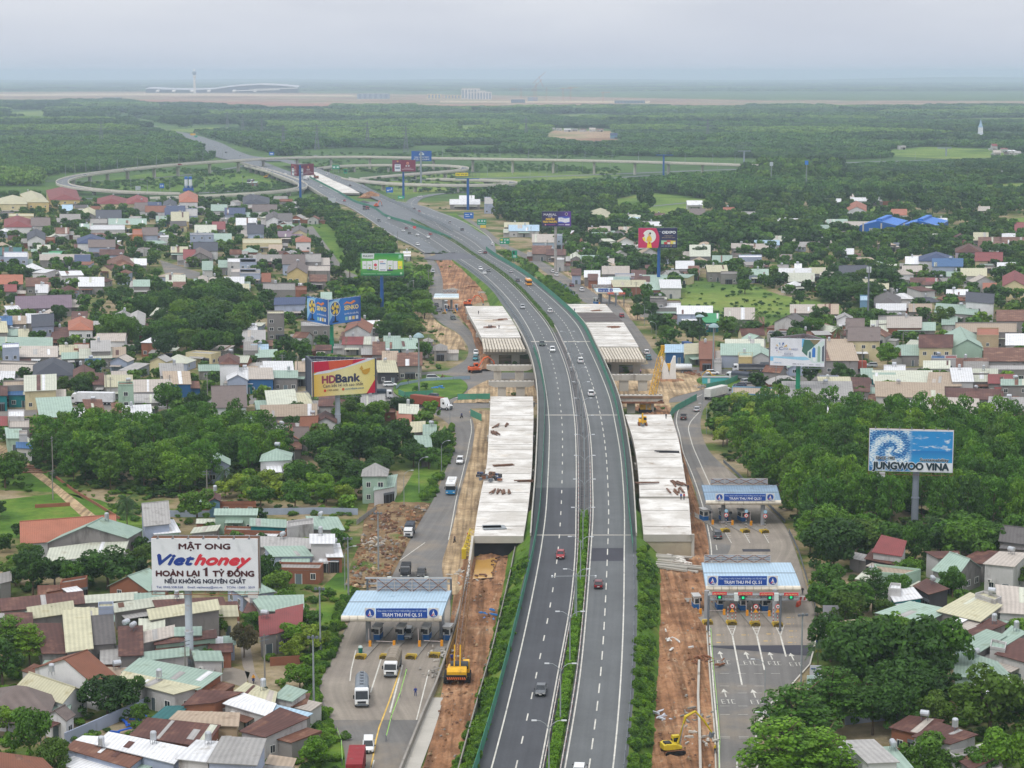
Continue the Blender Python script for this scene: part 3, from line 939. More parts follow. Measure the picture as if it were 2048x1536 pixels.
#INTERCHANGE
def eX(name,label,pts,w,n=60,pier_px=None,th=1.4,group='ramp bridges of the interchange',spacing=38):
 t=aZ(name,label,'ramp bridge',(0,0,0),0,group)
 W=[aQ(p)for p in dK([G(*p)for p in pts],n)]
 top,Ls,Rs,uvs,s=[],[],[],[],0
 for i,p in enumerate(W):
  d=W[min(i+1,n-1)]-W[max(i-1,0)]
  nn=aQ((-d.y,d.x,0)).normalized()
  if i:s+=(p-W[i-1]).length
  Ls.append(p-nn*w/2)
  Rs.append(p+nn*w/2)
  uvs.append([(0,s),(w,s)])
 mb=MB()
 mb.grid([[a,b]for a,b in zip(Ls,Rs)],bD,uvs)
 mb.aJ('road_surface',t)
 mb=MB()
 for E,sg in((Ls,1),(Rs,-1)):
  mb.grid([[a,a-aQ((0,0,.5)),(a+(W[i]-a)*.25)-aQ((0,0,th)),W[i]-aQ((0,0,th))]for i,a in enumerate(E)],bY)
 mb.aJ('deck',t)
 PC=P('viaduct_concrete',(208,202,192),.9,.08,.1,(150,142,132),.4,.2,ov=0)
 for E in(Ls,Rs):
  mb=MB()
  inn=[a+(W[i]-a).normalized()*.3 for i,a in enumerate(E)]
  up=aQ((0,0,1.15))
  mb.grid([[a-aQ((0,0,.9)),a+up,b+up,b]for a,b in zip(E,inn)],PC)
  mb.aJ('parapet',t)
 mb=MB()
 dQ(mb,[p+aQ((0,0,.02))for p in W],.3,bG,(6,9))
 mb.aJ('lane_line',t)
 acc,prev=spacing*.5,W[0]
 for i,p in enumerate(W):
  acc+=(p-prev).length
  prev=p
  if acc>=spacing and p.z>2.6:
   acc=0
   mb=MB()
   d=W[min(i+1,n-1)]-W[max(i-1,0)]
   a=atan2(d.y,d.x)
   h=p.z-th
   mb.box((p.x,p.y,0),(2.0,3.0,h-1.6),bY,a)
   mb.hexa([aQ((p.x,p.y,0))+Matrix.Rotation(a,3,'Z')@aQ(q)for q in((-.9,-1.3,h-1.6),(.9,-1.3,h-1.6),(.9,1.3,h-1.6),(-.9,1.3,h-1.6),(-1.1,-3.0,h),(1.1,-3.0,h),(1.1,3.0,h),(-1.1,3.0,h))],bY)
   mb.aJ('pier',t)
 return t
eX('flyover','long high flyover crossing the expressway and curling down at its left end',[(1535,332,11.6),(1505,331,12),(1240,323,13.5),(1000,318.5,14),(860,316.5,14),(700,314,14),(560,316.5,14),(480,321,13.5),(400,326,12.5),(300,334.5,11),(210,344.5,9.5),(160,352,8.6),(132,359,7.8),(124,365,7.2),(133,371,6.4),(165,377,5),(215,382,3.4),(290,386,1.6),(360,388,.4)],11,150)
eX('slip_road_bridge','left slip road bridge leaving the expressway and bending back towards the houses',[(496,332,6),(540,343,6.2),(575,355,6),(598,365,5.6),(606,372,5.2),(596,378,4.8),(560,383,4.2),(480,389,3),(400,393,1.6),(300,397,.4)],8,70,spacing=30)
eX('loop_bridge','right loop bridge with a tight bend behind the yellow and blue billboard frame',[(640,337,6),(668,333.5,6.6),(720,331,7),(800,330.5,7.4),(870,331,7.6),(915,333.5,7.4),(930,337,7.2),(918,341,6.8),(880,344.5,6.2),(820,349,5),(760,354,3),(720,358,1.2)],8,80,spacing=34)
eX('exit_bridge','right exit bridge sweeping away in front of the dark shrubs',[(690,357,6),(730,363,6.4),(800,368.5,6.4),(870,370.5,6.4),(950,371,6.2),(1005,369.5,6),(1026,366.5,5.6),(1010,363,5),(960,360.5,4),(900,359,2.4),(860,358,1)],8,80,spacing=36)
for lb,c0 in(('left edge of the far expressway bridge with white parapet',[(324,480),(336,517),(352,556),(366,592)]),('left parapet of the far expressway bridge beyond the slip road',[(373,617),(388,641),(396,655)])):
 t=aZ('old_bridge',lb,'old bridge',(0,0,0),0,'expressway bridge in the interchange')
 C=cD(c0,lambda Y:ZE(Y),24)
 mb=MB()
 mb.grid([[p+aQ((-.6,0,-1.8)),p+aQ((-.9,0,-.3)),p+aQ((-.9,0,1.1)),p+aQ((-.4,0,1.1)),p+aQ((-.4,0,0))]for p in C],bY)
 mb.aJ('parapet',t)
 for i in range(2,24,4):
  p=C[i]
  if p.z>3:
   mb=MB()
   mb.box((p.x+3,p.y,0),(1.4,1.4,p.z-1.8),bU)
   mb.box((p.x+4,p.y,p.z-2.6),(8,1.6,.8),bU)
   mb.aJ('pier',t)
t=aZ('bridge_deck','pale new deck between the carriageways of the far expressway bridge','bridge deck',(0,0,0),0,'new bridge decks beside the expressway')
mb=MB()
a=interp([(386,676,720),(375,655,700),(362,630,670),(350,606,645),(344,594,632)],12)
zz=lambda Y:ZE(Y)+.1
L=[[G(x0,py,zz),G(x1,py,zz)]for py,x0,x1 in a]
mb.grid(L,SLAB)
mb.grid([L[0],[p-aQ((0,0,1.5))for p in L[0]]],bU)
mb.grid([[r[0],r[0]-aQ((0,0,1.5))]for r in L],bU)
mb.grid([[r[1],r[1]-aQ((0,0,1.5))]for r in L],bU)
mb.aJ('slab',t)
mb=MB()
for pts,w in(([(1560,336,.3),(1400,341,.3),(1240,347.5,.3),(1100,352.5,.3),(1000,356,.3),(860,359,.3),(740,361,.3)],15),([(1330,349,.3),(1240,355,.3),(1160,364,.3),(1080,372,.3),(1000,379,.3),(930,384,.3),(880,387.5,.3),(842,394,.3),(826,402,.4),(824,412,.45),(850,428,.5),(900,452,.5)],10),([(230,387,.3),(400,386,.3),(480,381,.3),(560,376,.3),(640,371,.3)],11),([(-40,398,.3),(100,398,.3),(230,397,.3),(330,396,.3)],10),([(-60,363,.3),(100,362,.3),(240,361,.3),(340,353,.3),(430,341,.3),(480,333,2),(512,325,5)],8),([(1590,330,.3),(1680,326,.3),(1800,322,.3),(2060,316,.3),(2300,312,.3)],14),([(1225,420,.2),(1450,398,.2)],6)):
 fW('ramp',pts,w,bD,60,mb=mb)
dW('ramp',mb)
mb=MB()
W=dK([G(*p)for p in[(930,384,.3),(880,387.5,.3),(842,394,.3),(826,402,.4),(824,412,.45),(850,428,.5)]],60)
dQ(mb,[aQ(p)for p in W],.4,bG,(6,9),.1)
dW('road_markings',mb)
for x,y,w,h,m,lb in((742,395,11,5,cV,'big brown soil heap at the end of the pale far deck'),(727,406,5,2,cJ,'small grey gravel heap beside the brown soil heap'),(905,516,16,3,asphalt('gravel',(96,98,104),.1),'wide grey gravel mound left of the expressway near the construction yard')):
 p=G(x,y,.4)
 mb=MB()
 rr=random.Random(x)
 mb.lathe([(w,0),(w*.85,h*.22),(w*.6,h*.55),(w*.3,h*.85),(w*.08,h)],(0,0,0),m,18)
 mb.v=[(a*(1+rr.uniform(-.12,.12)),b*(1+rr.uniform(-.12,.12)),c*(1+rr.uniform(-.1,.1)))for a,b,c in mb.v]
 o=mb.aJ('soil_heap',smooth=True)
 o.location=p
 tag(o,lb,'soil heap')
#FENCES, RAILS, MEDIAN
GREEN_P=P('barrier_green',(62,132,108),.6,.1,.3,(110,140,124),.3,.4,ov=0)
GREY_P=P('fence_grey',(128,136,144),.6,.1,.3,ov=0)
def aK(name,label,cat,pts,h,m,post=None,step=8.0,group=None,thick=.06,gap=.1,pw=.12):
 P_=[aQ(p)for p in pts]
 t=aZ(name,label,cat,(0,0,0),0,group)
 mb=MB()
 rows=[]
 for i,p in enumerate(P_):
  d=P_[min(i+1,len(P_)-1)]-P_[max(i-1,0)]
  nn=aQ((-d.y,d.x,0)).normalized()*thick/2
  lo,hi=aQ((0,0,gap)),aQ((0,0,h))
  rows.append([p-nn+lo,p-nn+hi,p+nn+hi,p+nn+lo])
 mb.grid(rows,m,close=True)
 mb.poly(rows[0],m)
 mb.poly(rows[-1][::-1],m)
 mb.aJ('panel',t)
 if post:
  base=None
  s,prev=step,P_[0]
  k=0
  for p in P_:
   s+=(p-prev).length
   prev=p
   if s>=step and k<100:
    s=0
    k+=1
    if base is None:
     pm=MB()
     pm.box((0,0,0),(pw,pw*1.3,h+.12),post)
     base=pm.aJ('post',t)
     base.location=p
    else:
     c=base.copy()
     LK(c)
     c.parent=t
     c.location=p
 return t
def col(c,y0,y1,n=160):
 return[G(x,py,lambda Y:ZE(Y)+.02)for py,x in interp(XT,600)[:,[0,c]]if y1<=py<=y0][::max(1,int(600/n/3))]
aK('noise_barrier','green barrier along the left edge of the expressway in the foreground','barrier',col(2,1600,700),2.3,GREEN_P,bW,9)
aK('noise_barrier','low grey barrier along the left edge of the expressway beyond the left decks','barrier',col(2,700,520),.9,GREY_P,bW,14)
aK('noise_barrier','green barrier along the right edge of the expressway from the bridge to the far bend','barrier',col(7,1110,500),2.3,GREEN_P,bW,9)
aK('guard_rail','grey guard rail along the right edge of the expressway in the foreground','guard rail',col(7,1600,1112),.85,bW,bW,6,gap=.45)
aK('bridge_parapet','outer concrete parapet of the old expressway bridge facing the left decks','parapet',col(1,1075,640),.9,bY,None,thick=.3)
aK('bridge_parapet','outer concrete parapet of the old expressway bridge facing the right decks','parapet',col(8,1075,610),.9,bY,None,thick=.3)
aK('noise_barrier','green barrier beside the closed lanes of the far left carriageway','barrier',[G(x,y,lambda Y:ZE(Y)+.05)for y,x in interp([(480,902),(477,896),(461,856),(449,820),(436,777),(416,744),(407,716),(386,677),(356,619)],60)],2.0,GREEN_P,bW,14)
aK('steel_fence','grey steel fence between the closed lanes and the far right carriageway','fence',[G(x,y,lambda Y:ZE(Y)+.05)for y,x in interp([(463,905),(450,884),(436,852),(422,824),(416,812),(400,776),(386,748),(372,722)],60)],2.2,P('grey_mesh',(140,146,152),.6,.1,ov=0),bW,12)
for c,lb in((4,'red and white kerb along the left side of the planted median'),(5,'red and white kerb along the right side of the planted median')):
 C=[p+aQ((.55 if c==4 else-.55,0,0))for p in col(c,1600,440)]
 t=aZ('crash_barrier',lb.replace('red and white kerb','crash barrier rail'),'crash barrier')
 mb=MB()
 mb.grid([[p+aQ((-.06,0,.35)),p+aQ((-.06,0,.75)),p+aQ((.06,0,.75)),p+aQ((.06,0,.35))]for p in C],P('rail_faded',(176,168,164),.6,.1,.4,ov=0),close=True)
 mb.aJ('rail',t)
 base=None
 s=0
 for a,b in zip(C,C[1:]):
  s+=(b-a).length
  if s>4 and b.y<520:
   s=0
   if base is None:
    mb=MB()
    mb.box((0,0,0),(.2,.2,.4),aX((176,70,64)))
    mb.box((0,0,.4),(.2,.2,.4),aX((214,208,200)))
    base=mb.aJ('marker_post',t)
    base.location=b
   elif len(t.children)<95:
    o=base.copy()
    LK(o)
    o.parent=t
    o.location=b
MC=[(a+b)/2 for a,b in zip(col(4,1600,440),col(5,1600,440))]
mb=MB()
mb.grid([[p+aQ((-1.0,0,.12)),p+aQ((1.0,0,.12))]for p in MC if p.y<462 or p.y>800],cK)
dW('median',mb)
LAT=P('lattice_steel',(120,116,116),.7,.2,.5,(150,130,110),.4,.5,ov=0)
C=[p for p in MC if 460<p.y<812]
t=aZ('median_lattice','rusty steel lattice walkway over the gap between the two bridge carriageways','lattice',(0,0,0))
mb=MB()
hw=.95
for sgn in(-hw,-hw/3,hw/3,hw):
 mb.tube([p+aQ((sgn,0,.25))for p in C[::2]],.05,LAT,4)
mb.aJ('rail',t)
mb=MB()
S=dK(C,190)
for q in S:
 mb.box((q[0],q[1],q[2]+.2),(hw*2,.12,.1),LAT)
mb.aJ('rung',t)
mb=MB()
mb.grid([[p+aQ((-1.15,0,-1.3)),p+aQ((1.15,0,-1.3))]for p in C],DARK_IN)  # dark sheet stands in for the shade down in the gap
mb.aJ('gap_shade',t)
for sgn in(-1.1,1.1):
 mb=MB()
 mb.tube([p+aQ((sgn,0,1.0))for p in C[::2]],.06,bW,4)
 for q in S[::4]:
  mb.box((q[0]+sgn,q[1],q[2]),(.08,.08,1.0),bW)
 mb.aJ('handrail',t)
#OCCUPANCY, LANDMARKS, LABELS
GX0,GY0,GN,GM=-420,270,840,1500
OCC=np.zeros((GM,GN),bool)
def fQ(pts,grow=1.0):
 a=np.array([(p[0],p[1])for p in pts],float)
 c=a.mean(0)
 d=a-c
 a=c+d*(1+grow/np.maximum(np.linalg.norm(d,axis=1,keepdims=True),.5))
 x0,y0=np.floor(a.min(0)).astype(int)
 x1,y1=np.ceil(a.max(0)).astype(int)
 x0,x1,y0,y1=max(x0,GX0),min(x1,GX0+GN-1),max(y0,GY0),min(y1,GY0+GM-1)
 if x0>=x1 or y0>=y1:return
 X,Y=np.meshgrid(np.arange(x0,x1),np.arange(y0,y1))
 ins=np.zeros(X.shape,bool)
 j=len(a)-1
 for i in range(len(a)):
  xi,yi,xj,yj=*a[i],*a[j]
  if yi!=yj:
   ins^=((yi>Y)!=(yj>Y))&(X<(xj-xi)*(Y-yi)/(yj-yi)+xi)
  j=i
 OCC[y0-GY0:y1-GY0,x0-GX0:x1-GX0]|=ins
def fJ(rows,grow=1.0):
 a=interp(rows,40)
 for r,q in zip(a,a[1:]):
  fQ([G(r[1],r[0]),G(r[2],r[0]),G(q[2],q[0]),G(q[1],q[0])],grow)
def taken(x,y,rad=0):
 i,j=int(x)-GX0,int(y)-GY0
 if not(0<=i<GN and 0<=j<GM):return False
 r=int(rad)
 return bool(OCC[max(0,j-r):j+r+1,max(0,i-r):i+r+1].any())
fJ([(r[0],r[1]-14,r[8]+6)for r in XT if r[0]>505],3)
fJ([(506,850,992),(480,796,990),(463,768,962),(436,729,918),(412,689,850),(403,665,805)],2)
for t_ in(LSR,RSR,LUP,RUP):fJ(t_,2)
fJ([(1560,800,960),(1270,880,1020),(1110,900,1090),(1000,905,1090),(880,930,1100),(800,940,1090)],1)
fJ([(1560,1240,1440),(1100,1250,1424),(990,1260,1390),(830,1240,1350)],1)
fJ([(816,700,985),(740,800,1000)],2)
fJ([(815,1230,1420),(735,1270,1560)],1)
fJ([(730,940,1000),(600,862,1000),(540,868,950)],1)
fJ([(838,-60,200),(820,-60,420),(800,300,720)],0)
fQ([G(*p)for p in((-60,838),(-60,820),(420,795),(720,770),(720,798),(420,815))],1)
fQ([G(*p)for p in((1640,770),(1640,742),(2110,720),(2110,740))],1)
for q in(((1360,640),(1340,600),(1400,556),(1560,590),(1690,620),(1600,652),(1470,650)),((20,985),(140,995),(300,1075),(0,1070)),((610,455),(630,452),(735,560),(715,570)),((445,1200),(530,1375),(500,1372),(440,1225)),((-20,880),(70,935),(240,1060),(225,1075),(-20,905)),((320,520),(400,545),(400,560),(330,548)),((692,1170),(860,1010),(880,950),(740,1010))):
 fQ([G(*p)for p in q],1)
LM=[('the white honey billboard',380,1345),('the yellow bank billboard',676,870),('the blue fan billboard',664,706),('the green bag billboard',764,620),('the purple billboard',1111,546),('the pink billboard',1317,575),('the white resort billboard',1595,812),('the blue wave billboard',1829,1050),('the left toll canopy',790,1290),('the front toll canopy',1510,1250),('the rear toll canopy',1490,1060),('the blue factory hall',1790,475),('the traffic island',861,776),('the pale green tower',252,828),('the purple brown hall',87,620),('the long orange roof',130,1085),('the grey phone mast',1735,655),('the yellow hipped building',1200,448),('the white corner villa',756,990),('the log pile',35,945),('the red school roof',130,420),('the yellow bannered frame',936,420),('the big brown roof',150,1395),('the slate roofed villa',1958,628),('the cream school',40,425),('the raised orange roof',500,512),('the lilac house',1940,530),('the yellow gabled house',592,570),('the stone tower house',551,680),('the olive wooden house',1728,700),('the wide white hall',1905,840),('the red roof shed',1780,1110),('the green awning house',1415,640),('the red hipped house',30,465),('the blue gabled house',190,505),('the brick field wall',1730,410),('the brick lean to',650,1245),('the weathered bungalow',1860,1490)]
LMW=[(n,G(x,y))for n,x,y in LM]
PENDING=[]
def pend(o,base,pos,group=None,lm=True):
 PENDING.append((o,base,aQ(pos),group))
ORD=['first','second','third','fourth','fifth','sixth','seventh','eighth','ninth','tenth','eleventh','twelfth']
def nearest_lm(pos,skip=None):
 best=None
 for n,q in LMW:
  d=hypot((pos.x-q.x),(pos.y-q.y)*.45)
  if d<.5 and skip:continue
  if best is None or d<best[0]:best=(d,n,q)
 d,n,q=best
 a,b=proj(pos),proj(q)
 dx,dy=a[0]-b[0],(a[1]-b[1])*2.2
 rel=('left of' if dx<0 else 'right of')if abs(dx)>abs(dy)else('beyond' if dy<0 else 'in front of')
 return rel,n
def finish_labels():
 by={}
 for o,base,pos,group in PENDING:
  rel,n=nearest_lm(pos)
  by.setdefault((base,rel,n),[]).append((proj(pos)[0],o,group))
 for(base,rel,n),L in by.items():
  L.sort(key=lambda q:q[0])
  k=len(L)
  for i,(x,o,g)in enumerate(L):
   txt=f"{base} {rel} {n}"
   if k==2:txt+=", "+("the left one" if i==0 else "the right one")
   elif k>2:
    if i==k-1:txt+=", rightmost"
    elif i==0:txt+=", leftmost"
    elif i<12:txt+=", %s from left"%ORD[i]
    else:txt+=", number %d from left"%(i+1)
   if len(txt.split())>16:txt=txt.split(' ',1)[1]
   o['label']=txt
   if g:o['group']=g
   elif k>1 or True:o['group']=f"{o['category']}s {rel} {n}" if not o['category'].endswith('s')else f"{o['category']} {rel} {n}"
#TREES
def fK(name,lobes,n,leaf,seed,shell=(.72,1.04),up=.25,m=None,jit=.55):
 r=np.random.RandomState(seed)
 L=np.array(lobes,float)
 ar=L[:,3]*L[:,4]+L[:,3]*L[:,5]+L[:,4]*L[:,5]
 idx=r.choice(len(L),int(n*1.5),p=ar/ar.sum())
 d=r.randn(len(idx),3)
 d/=np.linalg.norm(d,axis=1,keepdims=True)
 q=L[idx]
 p=q[:,:3]+d*q[:,3:6]*r.uniform(shell[0],shell[1],(len(idx),1))
 keep=np.ones(len(p),bool)
 for l in L:
  keep&=(((p-l[:3])/l[3:6])**2).sum(1)>.45
 p,d,q=p[keep][:n],d[keep][:n],q[keep][:n]
 nn=d/q[:,3:6]
 nn/=np.linalg.norm(nn,axis=1,keepdims=True)
 nn+=r.randn(*nn.shape)*jit
 nn[:,2]+=up
 nn/=np.linalg.norm(nn,axis=1,keepdims=True)
 a=np.cross(nn,r.randn(*nn.shape))
 a/=np.linalg.norm(a,axis=1,keepdims=True)
 b=np.cross(nn,a)
 s=leaf*r.uniform(.55,1.35,(len(p),1))
 k=r.uniform(.5,.9,(len(p),1))
 v=np.stack([p-a*s,p+b*s*k,p+a*s,p-b*s*k],1).reshape(-1,3)
 me=bpy.data.meshes.new(name)
 nf=len(p)
 me.vertices.add(nf*4)
 me.vertices.foreach_set('co',v.ravel())
 me.loops.add(nf*4)
 me.loops.foreach_set('vertex_index',np.arange(nf*4))
 me.polygons.add(nf)
 me.polygons.foreach_set('loop_start',np.arange(nf)*4)
 me.polygons.foreach_set('loop_total',np.full(nf,4))
 me.materials.append(m or aD)
 me.update()
 me.validate()
 return me
def lobes_broad(seed,n=13,flat_=1.0,z0=.62):
 r=random.Random(seed)
 L=[(0,0,z0,.26,.26,.24*flat_)]
 for k in range(n):
  a=2*pi*k/n*2.4+r.uniform(-.4,.4)
  e=r.uniform(-.55,1.2)
  rad=.27*cos(e*.9)+.04
  s=r.uniform(.11,.19)
  L.append((rad*cos(a),rad*sin(a),z0+.25*flat_*sin(e),s,s,s*.82))
 for k in range(9):
  a,s=r.uniform(0,6.28),r.uniform(.06,.1)
  L.append((.4*cos(a),.4*sin(a),z0+r.uniform(-.3,.2),s,s,s*.8))
 return L
def lobes_grove(seed):
 r=random.Random(seed)
 L=[]
 for k in range(15):
  z=.34+.6*k/14
  w=.30*(1-((z-.55)/.6)**2)+.05
  a=k*2.4+r.uniform(-.3,.3)
  s=r.uniform(.13,.2)*(1.15-z*.45)
  L.append((w*.75*cos(a),w*.75*sin(a),z,s*1.15,s*1.15,s*.6))
 L.append((r.uniform(-.04,.04),0,.9,.15,.15,.1))
 return L
def lobes_layer(seed):
 r=random.Random(seed)
 L=[]
 for k,z in enumerate((.4,.52,.64,.76,.87,.96)):
  w=(.44,.46,.4,.32,.22,.1)[k]
  for j in range(7-k):
   a=j*6.28/(7-k)+k*.8+r.uniform(-.3,.3)
   L.append((w*.62*cos(a),w*.62*sin(a),z+r.uniform(-.03,.03),.15,.15,.05))
  L.append((0,0,z,w*.5,w*.5,.05))
 return L
CROWNS={'broad':[fK('crown',lobes_broad(s,11+s%4,fl,z),3000,.032,s)for s,fl,z in((1,1.15,.53),(2,1.0,.52),(3,1.25,.52),(4,1.05,.55),(5,1.2,.5))],'grove':[fK('crown',lobes_grove(s),1900,.030,s+20,up=.5)for s in range(4)],'layer':[fK('crown',lobes_layer(s),4600,.022,s+30,up=1.0,jit=.4)for s in range(2)],'bush':[fK('foliage',[(0,0,.45,.34,.34,.42)]+[(.3*cos(a*2.1),.3*sin(a*2.1),.35+.12*(a%3),.2,.2,.25)for a in range(6)],700,.06,s+40)for s in range(3)],'lite':[fK('crown',lobes_broad(s,8,1.2,.48),420,.085,s+50)for s in range(4)],}
def trunk_mesh(seed,top,limbs=4,r0=.028):
 r=random.Random(seed)
 mb=MB()
 mb.tube([(0,0,-.02),(.01,0,top*.4),(0,.012,top)],[r0,r0*.8,r0*.5],BARK,6)
 for k in range(limbs):
  a=k*6.28/limbs+r.uniform(-.4,.4)
  z=top*r.uniform(.6,.9)
  mb.tube([(0,0,z),(.1*cos(a),.1*sin(a),z+.12),(.2*cos(a),.2*sin(a),z+.26)],[r0*.5,r0*.35,r0*.2],BARK,5)
 me=bpy.data.meshes.new('trunk')
 me.from_pydata(mb.v,[],mb.f)
 me.materials.append(BARK)
 return me
TRUNKS={'broad':[trunk_mesh(s,.42,4)for s in range(3)],'grove':[trunk_mesh(9,.8,3,.014)],'layer':[trunk_mesh(8,.9,5,.022)]}
def palm_meshes(seed):
 r=np.random.RandomState(seed)
 mb=MB()
 for k in range(17):
  a=k*2.4+r.rand()*.4
  el=.9-1.5*(k/17.)
  prev=None
  pts=[]
  for i in range(9):
   t=i/8
   rad=.42*t*cos(el*(1-t*.3))
   z=.82+.42*t*sin(el)-.22*t*t*(1.2-el*.3)
   pts.append(aQ((rad*cos(a),rad*sin(a),z)))
  side=aQ((-sin(a),cos(a),0))
  for i in range(8):
   for sg in(-1,1):
    for h in(0,.5):
     p=pts[i].lerp(pts[i+1],h)
     ln=.13*sin(pi*(i+h+.8)/10)
     tip=p+side*sg*ln*.8+(pts[i+1]-pts[i]).normalized()*ln*.7-aQ((0,0,ln*.45))
     w=(pts[i+1]-pts[i])*.34
     mb.poly([p,p+w,tip+w*.3,tip],bZ)
 me=bpy.data.meshes.new('fronds')
 me.from_pydata(mb.v,[],mb.f)
 me.materials.append(bZ)
 mt=MB()
 mt.tube([(0,0,-.02),(.015,0,.3),(.0,.01,.6),(0,0,.83)],[.022,.018,.016,.014],BARK,7)
 m2=bpy.data.meshes.new('trunk')
 m2 .from_pydata(mt.v,[],mt.f)
 m2 .materials.append(BARK)
 return me,m2
PALM=palm_meshes(3)
def banana_mesh(seed):
 r=np.random.RandomState(seed)
 mb=MB()
 for s in range(3):
  ox,oy=r.uniform(-.22,.22,2)
  for k in range(7):
   a=k*2.4+r.rand()
   el=r.uniform(.5,1.3)
   rows=[]
   for i in range(6):
    t=i/5
    rad=.36*t*cos(el)
    z=.42+.62*t*sin(el)-.34*t*t
    w=.085*sin(pi*min(1,t*.9+.1))
    c=aQ((ox+rad*cos(a),oy+rad*sin(a),z))
    sd=aQ((-sin(a),cos(a),0))*w
    rows.append([c+sd-aQ((0,0,w*.4)),c,c-sd-aQ((0,0,w*.4))])
   mb.grid(rows,bQ)
  mb.tube([(ox,oy,-.02),(ox,oy,.45)],[.03,.02],bJ,5)
 me=bpy.data.meshes.new('leaves')
 me.from_pydata(mb.v,[],mb.f)
 me.materials.append(bQ)
 return me
BANANA=[banana_mesh(s)for s in(1,2)]
TREES=[]
def dZ(kind,pos,h,w,m,base=None,group=None,rz=None,share=None):
 nm={'broad':'broadleaf_tree','grove':'grove_tree','layer':'umbrella_tree','palm':'palm_tree','banana':'banana_plant','bush':'bush'}[kind]
 t=ON(nm,None)
 t.empty_display_size=.3
 LK(t)
 t.location=pos
 t.rotation_euler=(0,0,R.uniform(0,6.28)if rz is None else rz)
 t.scale=(w,w,h)
 t['category']={'broad':'tree','grove':'grove tree','layer':'umbrella tree','palm':'palm','banana':'banana plant','bush':'bush'}[kind]
 if kind=='palm':parts=(('fronds',PALM[0]),('trunk',PALM[1]))
 elif kind=='banana':parts=(('leaves',R.choice(BANANA)),)
 elif kind=='bush':parts=(('foliage',R.choice(CROWNS['bush'])),)
 else:parts=(('crown',R.choice(CROWNS[kind])),('trunk',R.choice(TRUNKS[kind])))
 for n,me in parts:
  o=ON(n,me)
  LK(o)
  o.parent=t
  if n!='trunk' and kind!='palm':
   o.material_slots[0].link='OBJECT'
   o.material_slots[0].material=m
 if share:
  t['label'],t['group']=share
 else:
  pend(t,base,pos,group)
 TREES.append((pos[0],pos[1],w))
 return t
#woods: GN instances on points (one object that reads as a mass)
def aG(name,pts,sc_,src,tone,label=None,kind='stuff'):
 me=bpy.data.meshes.new(name)
 me.vertices.add(len(pts))
 me.vertices.foreach_set('co',np.asarray(pts,float).ravel())
 a=me.attributes.new('size','FLOAT_VECTOR','POINT')
 a.data.foreach_set('vector',np.asarray(sc_,float).ravel())
 r=me.attributes.new('turn','FLOAT_VECTOR','POINT')
 rr=np.zeros((len(pts),3))
 rr[:,2]=np.random.RandomState(len(pts)).uniform(0,6.28,len(pts))
 r.data.foreach_set('vector',rr.ravel())
 o=ON(name,me)
 LK(o)
 tag(o,label,kind=kind)
 ng=bpy.data.node_groups.new(name,'GeometryNodeTree')
 ng.interface.new_socket('Geometry',in_out='INPUT',socket_type='NodeSocketGeometry')
 ng.interface.new_socket('Geometry',in_out='OUTPUT',socket_type='NodeSocketGeometry')
 gi,go=ng.nodes.new('NodeGroupInput'),ng.nodes.new('NodeGroupOutput')
 ip=ng.nodes.new('GeometryNodeInstanceOnPoints')
 oi=ng.nodes.new('GeometryNodeObjectInfo')
 oi.inputs['Object'].default_value=src
 oi.transform_space='ORIGINAL'
 s1=ng.nodes.new('GeometryNodeInputNamedAttribute')
 s1 .data_type='FLOAT_VECTOR'
 s1 .inputs['Name'].default_value='size'
 s2=ng.nodes.new('GeometryNodeInputNamedAttribute')
 s2 .data_type='FLOAT_VECTOR'
 s2 .inputs['Name'].default_value='turn'
 sm=ng.nodes.new('GeometryNodeSetMaterial')
 sm.inputs['Material'].default_value=tone
 ng.links.new(gi.outputs[0],ip.inputs['Points'])
 ng.links.new(oi.outputs['Geometry'],ip.inputs['Instance'])
 ng.links.new(s2 .outputs[0],ip.inputs['Rotation'])
 ng.links.new(s1 .outputs[0],ip.inputs['Scale'])
 ng.links.new(ip.outputs[0],sm.inputs['Geometry'])
 ng.links.new(sm.outputs[0],go.inputs[0])
 md=o.modifiers.new('scatter','NODES')
 md.node_group=ng
 return o
#HOUSES
def unit_mesh(name,fn):
 mb=MB()
 fn(mb)
 me=bpy.data.meshes.new(name)
 me.from_pydata(mb.v,[],mb.f)
 for m in mb.mats:me.materials.append(m)
 me.polygons.foreach_set('material_index',mb.m)
 return me
def _win(mb):
 for x in(-.46,0,.46):mb.box((x,0,0),(.08 if x else .05,.12,1),FRAME_W)
 for z in(0,.92):mb.box((0,0,z),(.86,.12,.08),FRAME_W)
 mb.box((0,0,.06),(.9,.05,.88),GLASS)
def _door(mb):
 mb.box((0,0,0),(1,.1,1),DOOR_M)
 for x in(-.47,.47):mb.box((x,0,0),(.07,.16,1.03),FRAME_W)
def _shut(mb):
 mb.box((0,0,0),(1,.1,1),DARK_IN)
 mb.box((0,-.02,.82),(1.02,.2,.18),bW)
 for x in(-.33,0,.33):mb.box((x,-.03,0),(.03,.08,.85),bW)
def _tank(mb):
 T=P('tank_steel',(190,194,200),.3,.05,1,metal=.5)
 mb.tube([(-.75,0,1.2),(-.65,0,1.2),(.65,0,1.2),(.75,0,1.2)],[.25,.5,.5,.25],T,10)
 for x in(-.5,.5):
  for y in(-.35,.35):mb.bar((x,y,0),(x,y,.95),.06,bW)
def _tankv(mb):
 T=P('tank_steel',(190,194,200),.3,.05,1,metal=.5)
 mb.lathe([(.5,0),(.5,1.1),(.4,1.3),(.12,1.4)],(0,0,.7),T,10)
 for x in(-.35,.35):
  for y in(-.35,.35):mb.bar((x,y,0),(x,y,.75),.06,bW)
